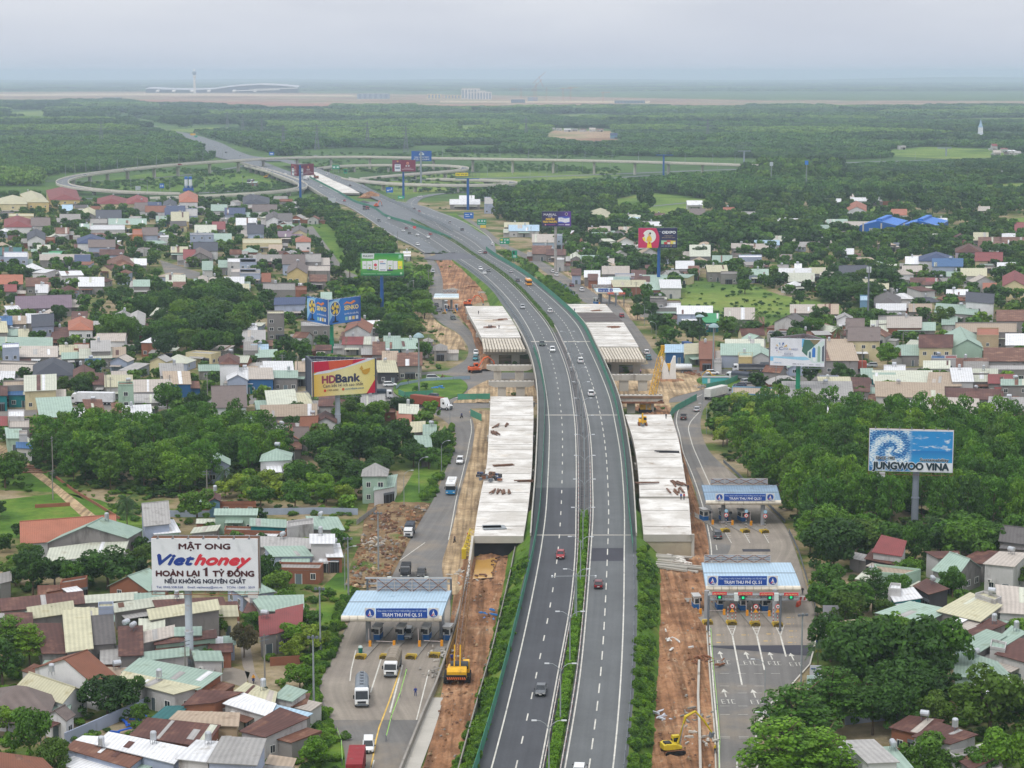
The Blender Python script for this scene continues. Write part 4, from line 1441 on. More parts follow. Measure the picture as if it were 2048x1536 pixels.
def _ac(mb):
 mb.box((0,0,0),(.85,.35,.6),aX((206,206,202)))
 mb.tube([(-.12,-.17,.3),(-.12,-.2,.3)],.22,aX((80,82,84)),10)
WIN,DOOR,SHUT=unit_mesh('window',_win),unit_mesh('door',_door),unit_mesh('shop_opening',_shut)
TANK=[unit_mesh('water_tank',_tank),unit_mesh('water_tank',_tankv)]
ACU=unit_mesh('air_conditioner',_ac)
HOUSES=[]
def part(name,me,parent,loc,rz=0,scale=(1,1,1)):
 o=ON(name,me)
 LK(o)
 o.parent=parent
 o.location=loc
 o.rotation_euler=(0,0,rz)
 o.scale=scale
 return o
WTXT={'WH':'white','WC':'weathered','CC':'concrete','BR':'brick','BG':'blue grey','CY':'cream','YL':'yellow','MG':'pale green','TE':'teal','BL':'blue','DK':'open sided','TN':'tan','LI':'lilac','RU':'rusty','OR':'orange','B2':'sky blue'}
def aW(Q,h,rt,rc,wc,rise=None,label=None,windows=2,tank=None,z0=-.1,name=None):
 Q=[aQ((q[0],q[1]))for q in Q]
 if sum(Q[i].x*Q[(i+1)%4].y-Q[(i+1)%4].x*Q[i].y for i in range(4))<0:
  Q=[Q[1],Q[0],Q[3],Q[2]]
 c=sum(Q,aQ((0,0)))/4
 fQ(Q,.6)
 q=[v-c for v in Q]
 wid,dep=((q[1]-q[0]).length+(q[2]-q[3]).length)/2,((q[3]-q[0]).length+(q[2]-q[1]).length)/2
 low=h<4.6
 if name is None:
  name='shed' if(rt in 'm' and low)else 'house'
 t=ON(name,None)
 t.empty_display_size=.5
 LK(t)
 t.location=(c.x,c.y,0)
 t['category']=name.replace('_',' ')
 rm,wm=eY(rc),eU(wc)
 wb,rb=MB(),MB()
 Z=[h]*4
 if rise is None:
  rise={'m':min(1.6,.1*dep),'gx':min(3.2,.24*dep),'gy':min(3.2,.26*wid),'hip':min(3.4,.27*min(wid,dep)),'f':0}[rt]
 if rt=='m':Z=[h,h,h+rise,h+rise]
 lo=[(v.x,v.y,z0)for v in q]
 hi=[(v.x,v.y,Z[i])for i,v in enumerate(q)]
 for i in range(4):
  j=(i+1)%4
  wb.poly([lo[i],lo[j],hi[j],hi[i]],wm)
 e=.35 if rt!='f' else .12
 o_=[]
 for i in range(4):
  a,b=q[i]-q[i-1],q[i]-q[(i+1)%4]
  a,b=a.normalized()*e if a.length else a,b.normalized()*e if b.length else b
  o_.append(q[i]+a+b)
 def slab(pts,uv,th=.12):
  rb.poly(pts,rm,uv)
  n_=len(pts)
  bt=[(p[0],p[1],p[2]-th)for p in pts]
  rb.poly(bt[::-1],rm)
  for i in range(n_):
   j=(i+1)%n_
   rb.poly([bt[i],bt[j],pts[j],pts[i]],rm)
 def p3(v,z):return(v.x,v.y,z)
 if rt=='f':
  slab([p3(v,h-.02)for v in q],[(0,0),(wid,0),(wid,dep),(0,dep)],.1)
  inn=[v*(1-.25/max(v.length,1))for v in q]
  for i in range(4):
   j=(i+1)%4
   wb.hexa([p3(q[i],h),p3(q[j],h),p3(inn[j],h),p3(inn[i],h),p3(q[i],h+.45),p3(q[j],h+.45),p3(inn[j],h+.45),p3(inn[i],h+.45)],wm)
 elif rt=='m':
  slab([p3(o_[0],h-.02+.05),p3(o_[1],h+.03),p3(o_[2],h+rise+.05),p3(o_[3],h+rise+.05)],[(0,0),(wid,0),(wid,dep),(0,dep)])
 else:
  if rt=='gx':A,B=(q[0]+q[3])/2,(q[1]+q[2])/2
  elif rt=='gy':A,B=(q[0]+q[1])/2,(q[2]+q[3])/2
  else:
   if wid>=dep:A,B,k=(q[0]+q[3])/2,(q[1]+q[2])/2,dep/wid*.5
   else:A,B,k=(q[0]+q[1])/2,(q[2]+q[3])/2,wid/dep*.5
   k=min(k,.46)
   A,B=A+(B-A)*k,B-(B-A)*k
  R0,R1=(A,B)
  if rt in('gx','gy'):
   d=(R1-R0).normalized()*e
   R0,R1=R0-d,R1+d
  z1=h+rise+.06
  ze=h-.06
  r0,r1=p3(R0,z1),p3(R1,z1)
  E=[p3(v,ze)for v in o_]
  L_=(R1-R0).length
  S_=hypot(rise,(dep if rt=='gx' else wid)/2)
  UV=[(0,0),(L_,0),(L_,S_),(0,S_)]
  if rt=='gx':
   slab([E[0],E[1],r1,r0],UV)
   slab([E[2],E[3],r0,r1],UV)
   for i,j,rr_ in((3,0,A),(1,2,B)):wb.poly([p3(q[i],h),p3(q[j],h),p3(rr_,h+rise-.05)],wm)
  elif rt=='gy':
   slab([E[1],E[2],r1,r0],UV)
   slab([E[3],E[0],r0,r1],UV)
   for i,j,rr_ in((0,1,A),(2,3,B)):wb.poly([p3(q[i],h),p3(q[j],h),p3(rr_,h+rise-.05)],wm)
  else:
   if wid>=dep:
    slab([E[0],E[1],r1,r0],UV)
    slab([E[2],E[3],r0,r1],UV)
    slab([E[1],E[2],r1],[(0,0),(dep,0),(dep/2,S_)])
    slab([E[3],E[0],r0],[(0,0),(dep,0),(dep/2,S_)])
   else:
    slab([E[1],E[2],r1,r0],UV)
    slab([E[3],E[0],r0,r1],UV)
    slab([E[0],E[1],r0],[(0,0),(wid,0),(wid/2,S_)])
    slab([E[2],E[3],r1],[(0,0),(wid,0),(wid/2,S_)])
   wb.poly([p3(v,h-.08)for v in q],wm)
  if rt in('gx','gy'):
   rb.tube([p3(R0,z1+.03),p3(R1,z1+.03)],.14,rm,5)
 rr=random.Random(int(c.x*13+c.y*7))
 if rt=='m' and wid>5:
  for k in range(rr.randint(0,max(1,int(wid/4)))):
   f,w_=rr.uniform(.03,.9),rr.uniform(.6,1.6)/wid
   a,b=rr.choice(((0,1),(0,.5),(.4,1),(.2,.7)))
   pm_=eY(rr.choice(('RU','GY','WT','CP','CW','MA',rc)))
   K=[]
   for u_,v_ in((f,a),(min(.99,f+w_),a),(min(.99,f+w_),b),(f,b)):
    p=q[0].lerp(q[1],u_).lerp(q[3].lerp(q[2],u_),v_)
    K.append((p.x,p.y,h+rise*v_+.075))
   rb.poly(K,pm_,[(0,0),(1,0),(1,5),(0,5)])
 wb.aJ('wall',t)
 rb.aJ('roof',t)
 ex=q[1]-q[0]
 fn=aQ((ex.y,-ex.x)).normalized()
 if h>3.3 and wid>4 and rr.random()<.7:
  ab=MB()
  w0=rr.uniform(0,.3)
  w1=rr.uniform(.55,1)
  dl=rr.uniform(1.6,3.6)
  z1_=min(h-.5,rr.uniform(2.5,3.4))
  a,b=q[0].lerp(q[1],w0),q[0].lerp(q[1],w1)
  if not taken(c.x+(a.x+b.x)/2+fn.x*(dl+1.2),c.y+(a.y+b.y)/2+fn.y*(dl+1.2)):
   am=eY(rr.choice(('RU','MA','GY','CW','CP','MG','CC','WT',rc)))
   K=[p3(a+fn*dl,z1_-.35),p3(b+fn*dl,z1_-.35),p3(b,z1_),p3(a,z1_)]
   L2=(b-a).length
   ab.poly(K,am,[(0,0),(L2,0),(L2,dl),(0,dl)])
   ab.poly([(x_,y_,z_-.1)for x_,y_,z_ in K][::-1],am)
   for i in range(4):ab.poly([(K[i][0],K[i][1],K[i][2]-.1),(K[(i+1)%4][0],K[(i+1)%4][1],K[(i+1)%4][2]-.1),K[(i+1)%4],K[i]],am)
   for p in(a,(a+b)/2,b):
    g_=p+fn*(dl-.15)
    ab.box((g_.x,g_.y,0),(.12,.12,z1_-.45),bW)
   ab.aJ('porch',t)
 if rr.random()<.5 and h>3.2:
  sgn=rr.choice((0,1))
  e0=q[1]if sgn else q[0]
  dx_=ex.normalized()*(1 if sgn else-1)
  w_=rr.uniform(2.2,4.5)
  d0_=(q[2]-q[1])if sgn else(q[3]-q[0])
  if d0_.length>3:
   f0,f1=rr.uniform(.0,.3),rr.uniform(.6,1)
   A4=[e0+d0_*f0,e0+d0_*f0+dx_*w_,e0+d0_*f1+dx_*w_,e0+d0_*f1]
   m4=sum(A4,aQ((0,0)))/4
   if not taken(c.x+m4 .x+dx_.x*2.2,c.y+m4 .y+dx_.y*2.2):
    if not sgn:A4=[A4[1],A4[0],A4[3],A4[2]]
    ab=MB()
    hz2=min(h*.8,rr.uniform(2.3,3.2))
    wm2,am=eU(rr.choice(('CC','WC','BR',wc))),eY(rr.choice(('RU','MA','GY','CW','CP','MG','CC','CC')))
    for i in range(4):ab.poly([p3(A4[i],-.1),p3(A4[(i+1)%4],-.1),p3(A4[(i+1)%4],hz2),p3(A4[i],hz2)],wm2)
    m5=sum(A4,aQ((0,0)))/4
    T4=[m5+(v-m5)*1.08 for v in A4]
    K=[p3(v,hz2+(.05 if i<2 else .4))for i,v in enumerate(T4)]
    ab.poly(K,am,[(0,0),(w_,0),(w_,6),(0,6)])
    for i in range(4):ab.poly([(K[i][0],K[i][1],hz2-.05),(K[(i+1)%4][0],K[(i+1)%4][1],hz2-.05),K[(i+1)%4],K[i]],am)
    ab.aJ('annex',t)
    fQ([v+c for v in A4],.3)
 st=max(1,int(h//3.1))
 toC=aQ((-c.x,-c.y)).normalized()
 h0=h
 nw=0
 for i in(0,1,3):
  a,b=q[i],q[(i+1)%4]
  d=b-a
  ln=d.length
  n_=aQ((d.y,-d.x)).normalized()
  if n_.dot(toC)<.12 or ln<2.2:continue
  ang=atan2(d.y,d.x)
  step=max(2.6,ln/max(1,windows+1))
  k=int(ln/step)
  for s in range(st):
   for w in range(k):
    f=(w+.5)/k
    p=a.lerp(b,f)+n_*.02
    zb=s*3.1
    if s==0 and i==0 and w==k//2:
     if rr.random()<.3 and h>3.2:
      part('shop_opening',SHUT,t,(p.x,p.y,0),ang,(min(3.4,ln*.6),1,min(2.8,h-.4)))
     else:
      part('door',DOOR,t,(p.x,p.y,0),ang,(rr.choice((1.0,1.5)),1,2.15))
    elif rr.random()<.75 and nw<10:
     part('window',WIN,t,(p.x,p.y,zb+1.0),ang,(rr.choice((1.1,1.4,1.7)),1,min(1.35,h-1.6)))
     nw+=1
 if windows>=3 and rr.random()<.3 and h>3.3:
  d=q[1]-q[0]
  p=q[0]+d*.2+aQ((d.y,-d.x)).normalized()*.2
  part('air_conditioner',ACU,t,(p.x,p.y,2.3 if h>3.6 else 2.0),atan2(d.y,d.x))
 if tank is None:tank=rr.random()<(.32 if windows>1 else .18)
 if tank:
  p=q[2].lerp(q[3],rr.uniform(.2,.8))*.7
  zt=h+(rise*.75 if rt!='f' else 0)+(.05 if rt in 'fm' else .1)
  part('water_tank',rr.choice(TANK),t,(p.x,p.y,zt),rr.uniform(0,3),(1,1,1))
 HOUSES.append(t)
 if label:tag(t,label,None,None)
 else:
  size='tall' if h>8.5 else('two-storey' if h>5.6 else('wide' if wid>15 else 'low'))
  shape={'m':'','f':'flat roofed ','gx':'gabled ','gy':'gabled ','hip':'hipped '}[rt]
  rcn=ROOF[rc][0]
  if rt=='f':base=f"{size} flat roofed {WTXT[wc]} {name}"
  else:base=f"{size} {WTXT[wc]} {name} with {rcn} {shape}roof"
  pend(t,base.replace('_',' '),aQ((c.x,c.y,0)))
 return t
def rects(ox,oy,s,text,windows=2):
 for ln in text.strip().split('\n'):
  lab=None
  if '|' in ln:
   ln,lab=ln.split('|')
   lab=lab.strip()
  w=ln.split()
  if not w:continue
  if w[0]!='q' and not w[5][-1].isdigit():w[4:4]=['0','0']
  if w[-1].isalpha()and len(w)==9+(w[0]=='q')*3:w.append('CC')
  if w[0]=='q':
   v=[float(k)for k in w[1:10]]
   pts=[(v[0],v[1]),(v[2],v[3]),(v[4],v[5]),(v[6],v[7])]
   h=v[8]
   rest=w[10:]
  else:
   x,y,x1,d,sk,ti,h=[float(k)for k in w[:7]]
   pts=[(x,y),(x1,y+ti),(x1+sk,y+ti-d),(x+sk,y-d)]
   rest=w[7:]
  Q=[G(ox+a/s,oy+b/s,h)for a,b in pts]
  rise=float(rest[3])if len(rest)>3 else None
  aW(Q,h,rest[0],rest[1],rest[2],rise,lab,windows)
rects(0,1024,2.9985,'''
130 188 690 88 0 -42 4 gx OT WH|long house with an orange tiled roof behind the pale green shed
285 185 760 50 90 -30 5 gy MG
275 300 740 58 30 -60 3.5 m CW WC
870 82 1015 95 -20 -15 6 gx GY BG
930 132 1075 50 -40 -12 4 m WT MG
1290 18 1535 25 5 0 4.5 m MG MG
1505 82 1710 30 0 10 4 m MG TE
1345 116 1715 22 5 10 3 f CC BR
1150 126 1295 22 20 -15 3 m CW
1720 100 1880 35 0 -20 6 f GY WC
1880 102 2060 52 -40 5 4 m MG
1560 208 1865 42 5 12 3.5 m GY
1640 266 1870 40 -50 -3 3.5 m MG BG
1865 188 2000 38 6 m WT WC
1965 268 2050 55 -20 0 3.5 m WT BR
1920 294 2020 16 5 2 2.5 m WT DK
1660 345 1920 34 20 5 3 f CC BR
0 428 62 40 0 -15 4 m CC
360 440 515 24 10 -25 4 f CC BR
235 506 370 45 0 -3 2.5 m RU RU
15 592 500 50 -10 -45 3.5 m MA
180 640 440 48 -10 -38 4 m CY
490 546 815 30 0 -22 3.5 m CW
815 526 980 25 0 -10 3.5 m MG
450 632 612 42 0 5 4 m CY
590 582 680 30 0 -3 7 f CY BG
695 600 1100 35 -10 -62 3.5 m CW
945 580 1350 35 -20 -20 3.5 m MA
905 644 1312 42 -15 -60 6 m CY
1315 627 1422 45 -8 -3 4 m CY CY
405 838 550 195 -20 -20 5 m CY
550 797 686 125 -18 -10 4.5 m GD
260 847 398 130 -40 0 4 m MA
-20 706 190 70 -5 -5 4 m MA BR
722 862 850 128 -3 -5 5 m MA
722 730 840 28 0 -3 4.5 m MG
842 718 980 55 0 2 5 m CW
845 787 1045 45 -5 -45 5 m CP
1045 742 1200 35 0 -5 5 m MG
935 794 1292 32 -5 -42 4.5 m MA MG
940 844 1250 30 0 -55 3.5 m MA MG
862 890 1125 35 0 -30 4.5 m MG WC
1175 890 1330 40 -15 0 4 m MG WC
1300 792 1345 30 3 m WT WC
1350 794 1405 35 3 m MG BG
1258 842 1385 35 0 -5 3 m MA BR
q 210 935 585 1047 710 1000 335 882 4.2 gy TB WH 3.2|white gabled house with a big brown tiled roof near the bottom left
q 105 1047 375 1142 520 1075 260 990 4 gx CY WH
q -60 1165 295 1200 330 1105 -20 1060 4 hip GT WH
q 275 1215 395 1245 440 1215 330 1190 3.6 gy GT WH
q 740 960 1190 1064 1322 992 840 902 4 m MG BR
q 715 1004 1045 1090 1185 1064 745 972 3.8 m CY WC .4
q 690 1000 735 1000 745 955 655 950 3.2 m TN
q 1105 1157 1290 1142 1440 1102 1200 1090 4 m MA BR
q 1400 1084 1640 1150 1655 1097 1478 1042 4 m CY WC
q 1350 1147 1610 1224 1648 1168 1445 1102 3.8 m WT WC
q 1615 1224 1800 1247 1860 1222 1655 1172 3.6 m BW
q 1650 1110 1750 1132 1832 1090 1722 1057 4 m MG WC
q 1755 1165 1830 1150 1850 1105 1765 1118 3 m RU
q 1450 1314 1590 1347 1840 1268 1680 1212 4 m MA WC
q 1000 1267 1420 1282 1428 1225 1075 1213 4 m TN TN
q 910 1242 1050 1235 1120 1182 1000 1185 3 m TE DK
q 790 1337 1225 1407 1310 1307 890 1264 3.6 m MA BR
q 440 1385 560 1405 600 1362 500 1357 3.6 m WT BG
q 582 1392 1040 1504 1115 1434 655 1342 4.2 m WT BG
q 400 1417 775 1527 848 1480 450 1387 3.6 m RU BG
q 1070 1477 1248 1497 1322 1407 1185 1397 5.6 m WT WC
q 1254 1499 1532 1514 1585 1394 1340 1380 6 m GY BG .8
q 1600 1507 1745 1532 1765 1492 1625 1472 3 m TN
q -20 1562 330 1562 250 1502 -20 1467 4 m TB
q 1662 724 1805 682 1812 590 1660 624 4 m RD
q 1565 742 1658 726 1656 642 1560 657 4 m RD
q 1570 592 1815 592 1812 524 1510 532 4 m MG
q 1465 600 1520 610 1545 575 1490 560 3 m MA
''',3)
rects(1500,1024,3.0,'''
q 740 240 905 264 932 218 792 184 5.2 m RD WC 1.6|open house with a red upper roof among the trees on the right
q 695 280 860 314 905 266 738 242 3.6 m MA DK
q 770 372 930 384 1025 354 745 322 5 f TN MG
q 640 400 760 420 800 390 680 375 3.5 m CW WC
q 1130 277 1255 270 1245 247 1060 250 5 m MA WC
q 1100 347 1240 387 1385 332 1300 290 4 gx MG
q 1410 310 1580 327 1660 272 1500 264 6 m CP WC
q 1260 292 1400 310 1520 264 1380 252 4 m MA
q 1500 172 1660 192 1660 132 1530 117 5 gx GD
q 1505 217 1660 227 1660 192 1540 182 4 m GD
q 985 444 1075 492 1185 474 1060 417 4 m MA DK
q 870 537 1025 514 975 472 830 490 3.6 m WT TE
q 830 470 905 474 905 440 845 436 5 f WT WC
q 1130 594 1380 654 1505 592 1320 519 5 m CY
q 1500 602 1660 612 1660 502 1480 482 5 m CP WC
q 1350 500 1470 540 1510 520 1400 485 6.5 f CY WC
q 765 605 1040 662 1200 612 960 564 4 m MG
q 1195 692 1260 722 1445 674 1330 642 4 m CP
q 1195 672 1225 682 1352 637 1325 627 4.4 m WT WC
q 1250 747 1290 770 1530 707 1450 672 3.8 m MA
q 1255 792 1370 842 1530 772 1420 737 4 m MG
q 1480 772 1540 792 1650 747 1570 710 4.4 m MG
q 1480 852 1660 902 1665 802 1620 792 4.5 m MA WC
q 1440 820 1530 835 1540 795 1450 775 5 f MG WC
q 1230 987 1565 992 1480 932 1240 852 4.4 m MG MG
q 1275 1062 1420 1087 1590 1034 1480 1002 3.6 m WT DK
q 850 1292 1060 1342 1150 1272 960 1247 4 m MA BR
q 985 1347 1200 1390 1350 1357 1130 1287 5.4 m MA WC|weathered bungalow with a maroon roof and stained pinkish walls
q 1180 1452 1230 1482 1420 1452 1360 1422 4 f CC WC
q 1370 1402 1500 1457 1580 1442 1480 1382 3.5 m CW
q 1250 1482 1330 1540 1520 1472 1420 1452 4 m MA
q 712 1504 880 1497 735 1384 570 1390 6 m GY WH .4
q 470 1492 625 1484 570 1439 445 1442 4.6 m GD WC
q 440 1530 640 1545 650 1495 455 1492 3.4 m MA
q 890 1540 965 1532 860 1438 800 1442 4.4 m MG MG
q 560 702 740 722 720 657 530 674 4 m TN
q 1640 1060 1700 1075 1700 1030 1640 1020 4 m CC
''',3)
rects(0,580,3.413,'''
110 128 485 70 0 -10 4 gx PU|long hall with a purple brown roof in a green garden
785 245 885 82 5 -2 5 gy GY MG
888 245 985 82 5 -2 5 gy GY MG
470 272 630 60 7 hip OT WH
350 335 460 55 20 0 3.5 m MA BR
220 252 365 50 0 -10 7 gx SL BG
0 240 80 35 5 m BL BG
-10 290 50 50 -10 0 5 m CY
50 312 135 25 3 m MG
130 328 195 35 3 m CY
0 388 355 40 0 5 4 m MG MG
15 402 130 30 0 -5 8 f WT BG
135 457 390 45 3.5 m CP
410 442 525 38 4 m CY WH
425 472 545 25 0 -5 3.5 m MG
505 407 610 38 5 f CP BR
625 420 750 45 0 -3 6 m GY
545 467 760 38 0 -3 4 m CW
750 462 855 40 0 -5 4 m TN TE
580 497 690 22 5 f BL B2
0 507 260 20 0 8 4 f CP
230 582 500 75 4 hip SL
0 562 225 30 3 m CP
0 622 90 40 10 0 3.5 m WT WC
505 605 640 62 4.5 gy MA BG
640 647 725 50 -20 0 3.5 m MA
20 662 165 35 0 -5 6 f TN
170 692 380 75 0 -10 6 m CW CY
60 717 190 25 4 m BL TE
190 722 340 22 3.5 m WT BL
-30 720 45 40 5 m MA TE
720 662 900 50 4 m CY WC
765 602 860 28 4 m CP
1100 587 1255 55 -10 0 5 m GY WC
1125 642 1300 55 -10 0 4.5 m TN BL
915 697 1165 50 0 -5 5 m CP WH
1500 504 1630 48 9 hip MA WH
1555 614 1690 55 -10 0 5 gy WT BG
1600 640 1720 30 3.4 m WT TE
1690 602 1755 50 4 m TN TE
1455 802 1680 125 -10 -5 7.5 gx GT WH 3.6|white two storey house with a big grey brown tiled roof
1480 912 1745 30 0 -10 3.5 m MG TE
805 652 910 18 10.5 f RU MG|pale green windowless tower beside the street on the left
850 907 1040 80 -15 -10 5 m WT BG
775 852 835 50 -10 0 4 m RU BR
275 872 500 100 -25 -10 5 m MG BR
500 867 590 40 -20 0 4 m WT BG
590 837 710 55 -20 0 4 m RU BR
610 882 715 35 -15 0 3.5 m RU
55 872 165 45 6 f WT WC
60 947 200 60 5 f CP
0 927 45 40 4 m RD WC
50 1012 150 45 -10 0 4 m MG MG
130 992 185 25 6 f CP WC
115 1077 215 25 0 5 3.5 m BL WC
1410 1192 1565 40 5 gy MG BG
1500 1462 1748 8 3 f RU BR
180 227 320 40 4 m WT
75 232 175 30 4 m TN
490 217 590 45 5 0 4 m MA
630 267 700 30 4 m GY WC
700 277 780 45 4 m WT WC
1070 242 1200 30 0 -5 4 m BW WC
245 20 325 35 5 m WT WC
920 770 1080 35 4 m GY
1690 290 1760 40 6 f WT
1660 420 1760 90 5 f CC
1430 1440 1500 40 4 gy MA B2
''',2)
rects(480,580,3.413,'''
185 167 300 20 10.6 f CY|tall narrow concrete tower house with a cream top room
235 102 440 26 5 -5 6 m SB BG
415 252 615 35 7 f GY
715 287 885 55 22 5 6 gy TB WH 2.8|white house with an orange brown gabled roof near the fan billboard
700 372 835 30 5 0 4 m RD WC
838 372 935 30 5 0 4 m CW WC
985 402 1090 60 4.5 m MG TE
1100 402 1220 45 -15 0 4 m MG WC
1255 352 1315 14 5 hip CC
1325 412 1410 30 4 hip CC
910 442 985 60 4 m RU
975 492 1075 45 4.5 m TN
1080 520 1240 60 0 -5 5 m RU
945 562 1075 50 -20 0 4 m CY DK
1110 482 1195 25 0 -5 5 m TE
170 562 365 45 -10 0 5 m WT
380 557 480 40 5 m TN
0 612 50 50 5 m WT TE
50 607 225 45 -10 0 5 m CP BL
230 600 390 30 4.6 m MG
195 802 390 80 -20 -10 4.5 m CW
392 792 495 55 -30 0 4 m CY
145 867 520 50 0 -10 4.5 m TN
540 792 740 60 10 0 5 m MA WC
830 792 985 45 0 -5 5 m GY
515 907 655 45 5 gy MA WC
265 1030 420 62 -5 0 4 gy TB
295 1087 415 35 3 m RU
300 972 430 40 -10 0 4 m MA
410 952 520 45 20 -5 4 gx TB
370 1030 465 50 4 gx GT
245 987 330 40 10 0 4 m GY
140 1167 340 45 15 -10 6 hip MG WH
195 1242 280 45 -15 0 4 m WT DK
835 1268 1000 44 10 0 7 hip GY MG 2.2|white corner villa of three storeys with pale roofs beside the service road
915 1367 1050 55 20 -25 4 m MG WH
1165 972 1255 45 5 -5 4 m CY
1255 990 1335 45 4 m MG
1090 842 1215 40 0 5 4 m CW BR
1075 892 1165 40 0 10 3 m OT BR
1205 1072 1305 50 -10 0 4 m MG
1240 1132 1300 30 3 m RU
30 302 110 45 5 m WT
20 352 170 50 5 m GY
80 417 190 25 0 -3 4 m BW WC
110 462 250 30 0 -5 3.6 m MG
520 410 620 20 3.6 m MA
760 270 940 30 10 -10 4 m WT
''',2)
rects(1300,580,2.738,'''
20 97 165 35 4 f GY RU
0 62 80 15 7 f CC
150 132 340 25 5 m WT BG
290 178 375 30 4 m GN TE|small house with a bright green awning right of the expressway
410 162 570 45 5 m CP
770 127 900 28 4 m CP
920 132 1030 35 4 m TN
1230 87 1370 50 4.5 hip GD
1240 112 1400 20 4 m WT WC
1730 62 1880 48 5 12 8 gx SL WH 2.2|white three storey house with a slate roof and balconies
1560 122 1790 30 10 15 4 m MG
1250 192 1420 45 0 -10 5 f CC
1300 207 1485 40 5 m CP BR
1210 227 1300 40 4 m CW
1360 222 1560 25 4 m MG
1670 237 2010 55 6 f TN
1790 252 1910 40 8 f OT TN
1800 267 1940 25 4 m CW
1950 302 2080 40 5 m WT WC
1475 314 1655 42 7 gx MA CY|yellow two storey house with a maroon gabled roof above the shops
1655 314 1820 72 -40 0 6 gy MG MG
1540 380 1615 18 4.4 f BL WC
1617 380 1680 18 4.4 f RD WC
1085 278 1255 55 5 0 7 gx GT CY|olive wooden house with a two tier brown roof
1075 217 1170 30 9.5 gx GT
950 387 1140 95 -40 0 5 m TN|wide beige hall behind the white resort billboard
85 342 185 25 4 m BW BL
190 352 280 34 0 -5 4 m CY MG
272 378 350 75 4.4 m TB BR
352 400 392 20 4 f CC WC
390 357 600 40 4.6 m MG BG
415 332 620 40 4.6 m CW
560 367 655 35 4.6 gy MG WC
485 372 560 24 4.6 f CY YL
450 572 735 40 0 10 5 f TN B2|sky blue walled building with a tan flat roof beside the slip of trees
735 602 1110 75 -10 0 4.5 m GY WH
940 562 1110 60 -20 0 4.5 m CY
1050 552 1200 50 0 5 4.4 m MA
1230 512 1550 45 -10 0 4.5 m CW
1215 487 1340 20 5 m MG TE
1240 582 1610 55 -5 10 5 m TN WC
1520 527 1700 50 10 0 5 m TN
1500 684 1810 75 -15 15 5 m CP WC|wide white hall with a beige roof behind the grove
1430 702 1520 65 -8 0 4.6 m WT WC
1060 702 1245 75 0 5 4 hip TB BR|red brown hipped house in front of the white hall
1610 592 1930 35 0 10 3.5 m MA
1715 462 1855 85 5 f CC
1850 442 2070 30 4 f GY
1660 502 1770 50 -15 0 6 m WT WC
1770 502 1900 45 4 m CW
1855 512 1990 30 4 m RD
1925 522 2070 20 6.5 m MG
1850 662 2070 50 10 5 5 m GY
1960 752 2070 60 10 0 5 m MA CY
1930 790 2050 25 3 m CW
1150 62 1200 30 7 f BW B2
1680 425 1830 30 4 m RU
1830 390 2070 50 5 m RU
1500 430 1640 25 4 m CW WC
1280 452 1400 36 4.4 f WT WH
1160 480 1220 30 -5 0 3 m MG
930 500 1030 25 3 f CC BG
1380 358 1500 35 4 m MG
650 640 720 14 2.8 m WT WC
940 672 1060 20 2.8 m WT
1310 730 1370 22 3 m WT WC
1900 170 2070 40 5 m RU
1420 120 1540 25 4 m TN
1600 190 1680 25 4 m MG WC
''',2)
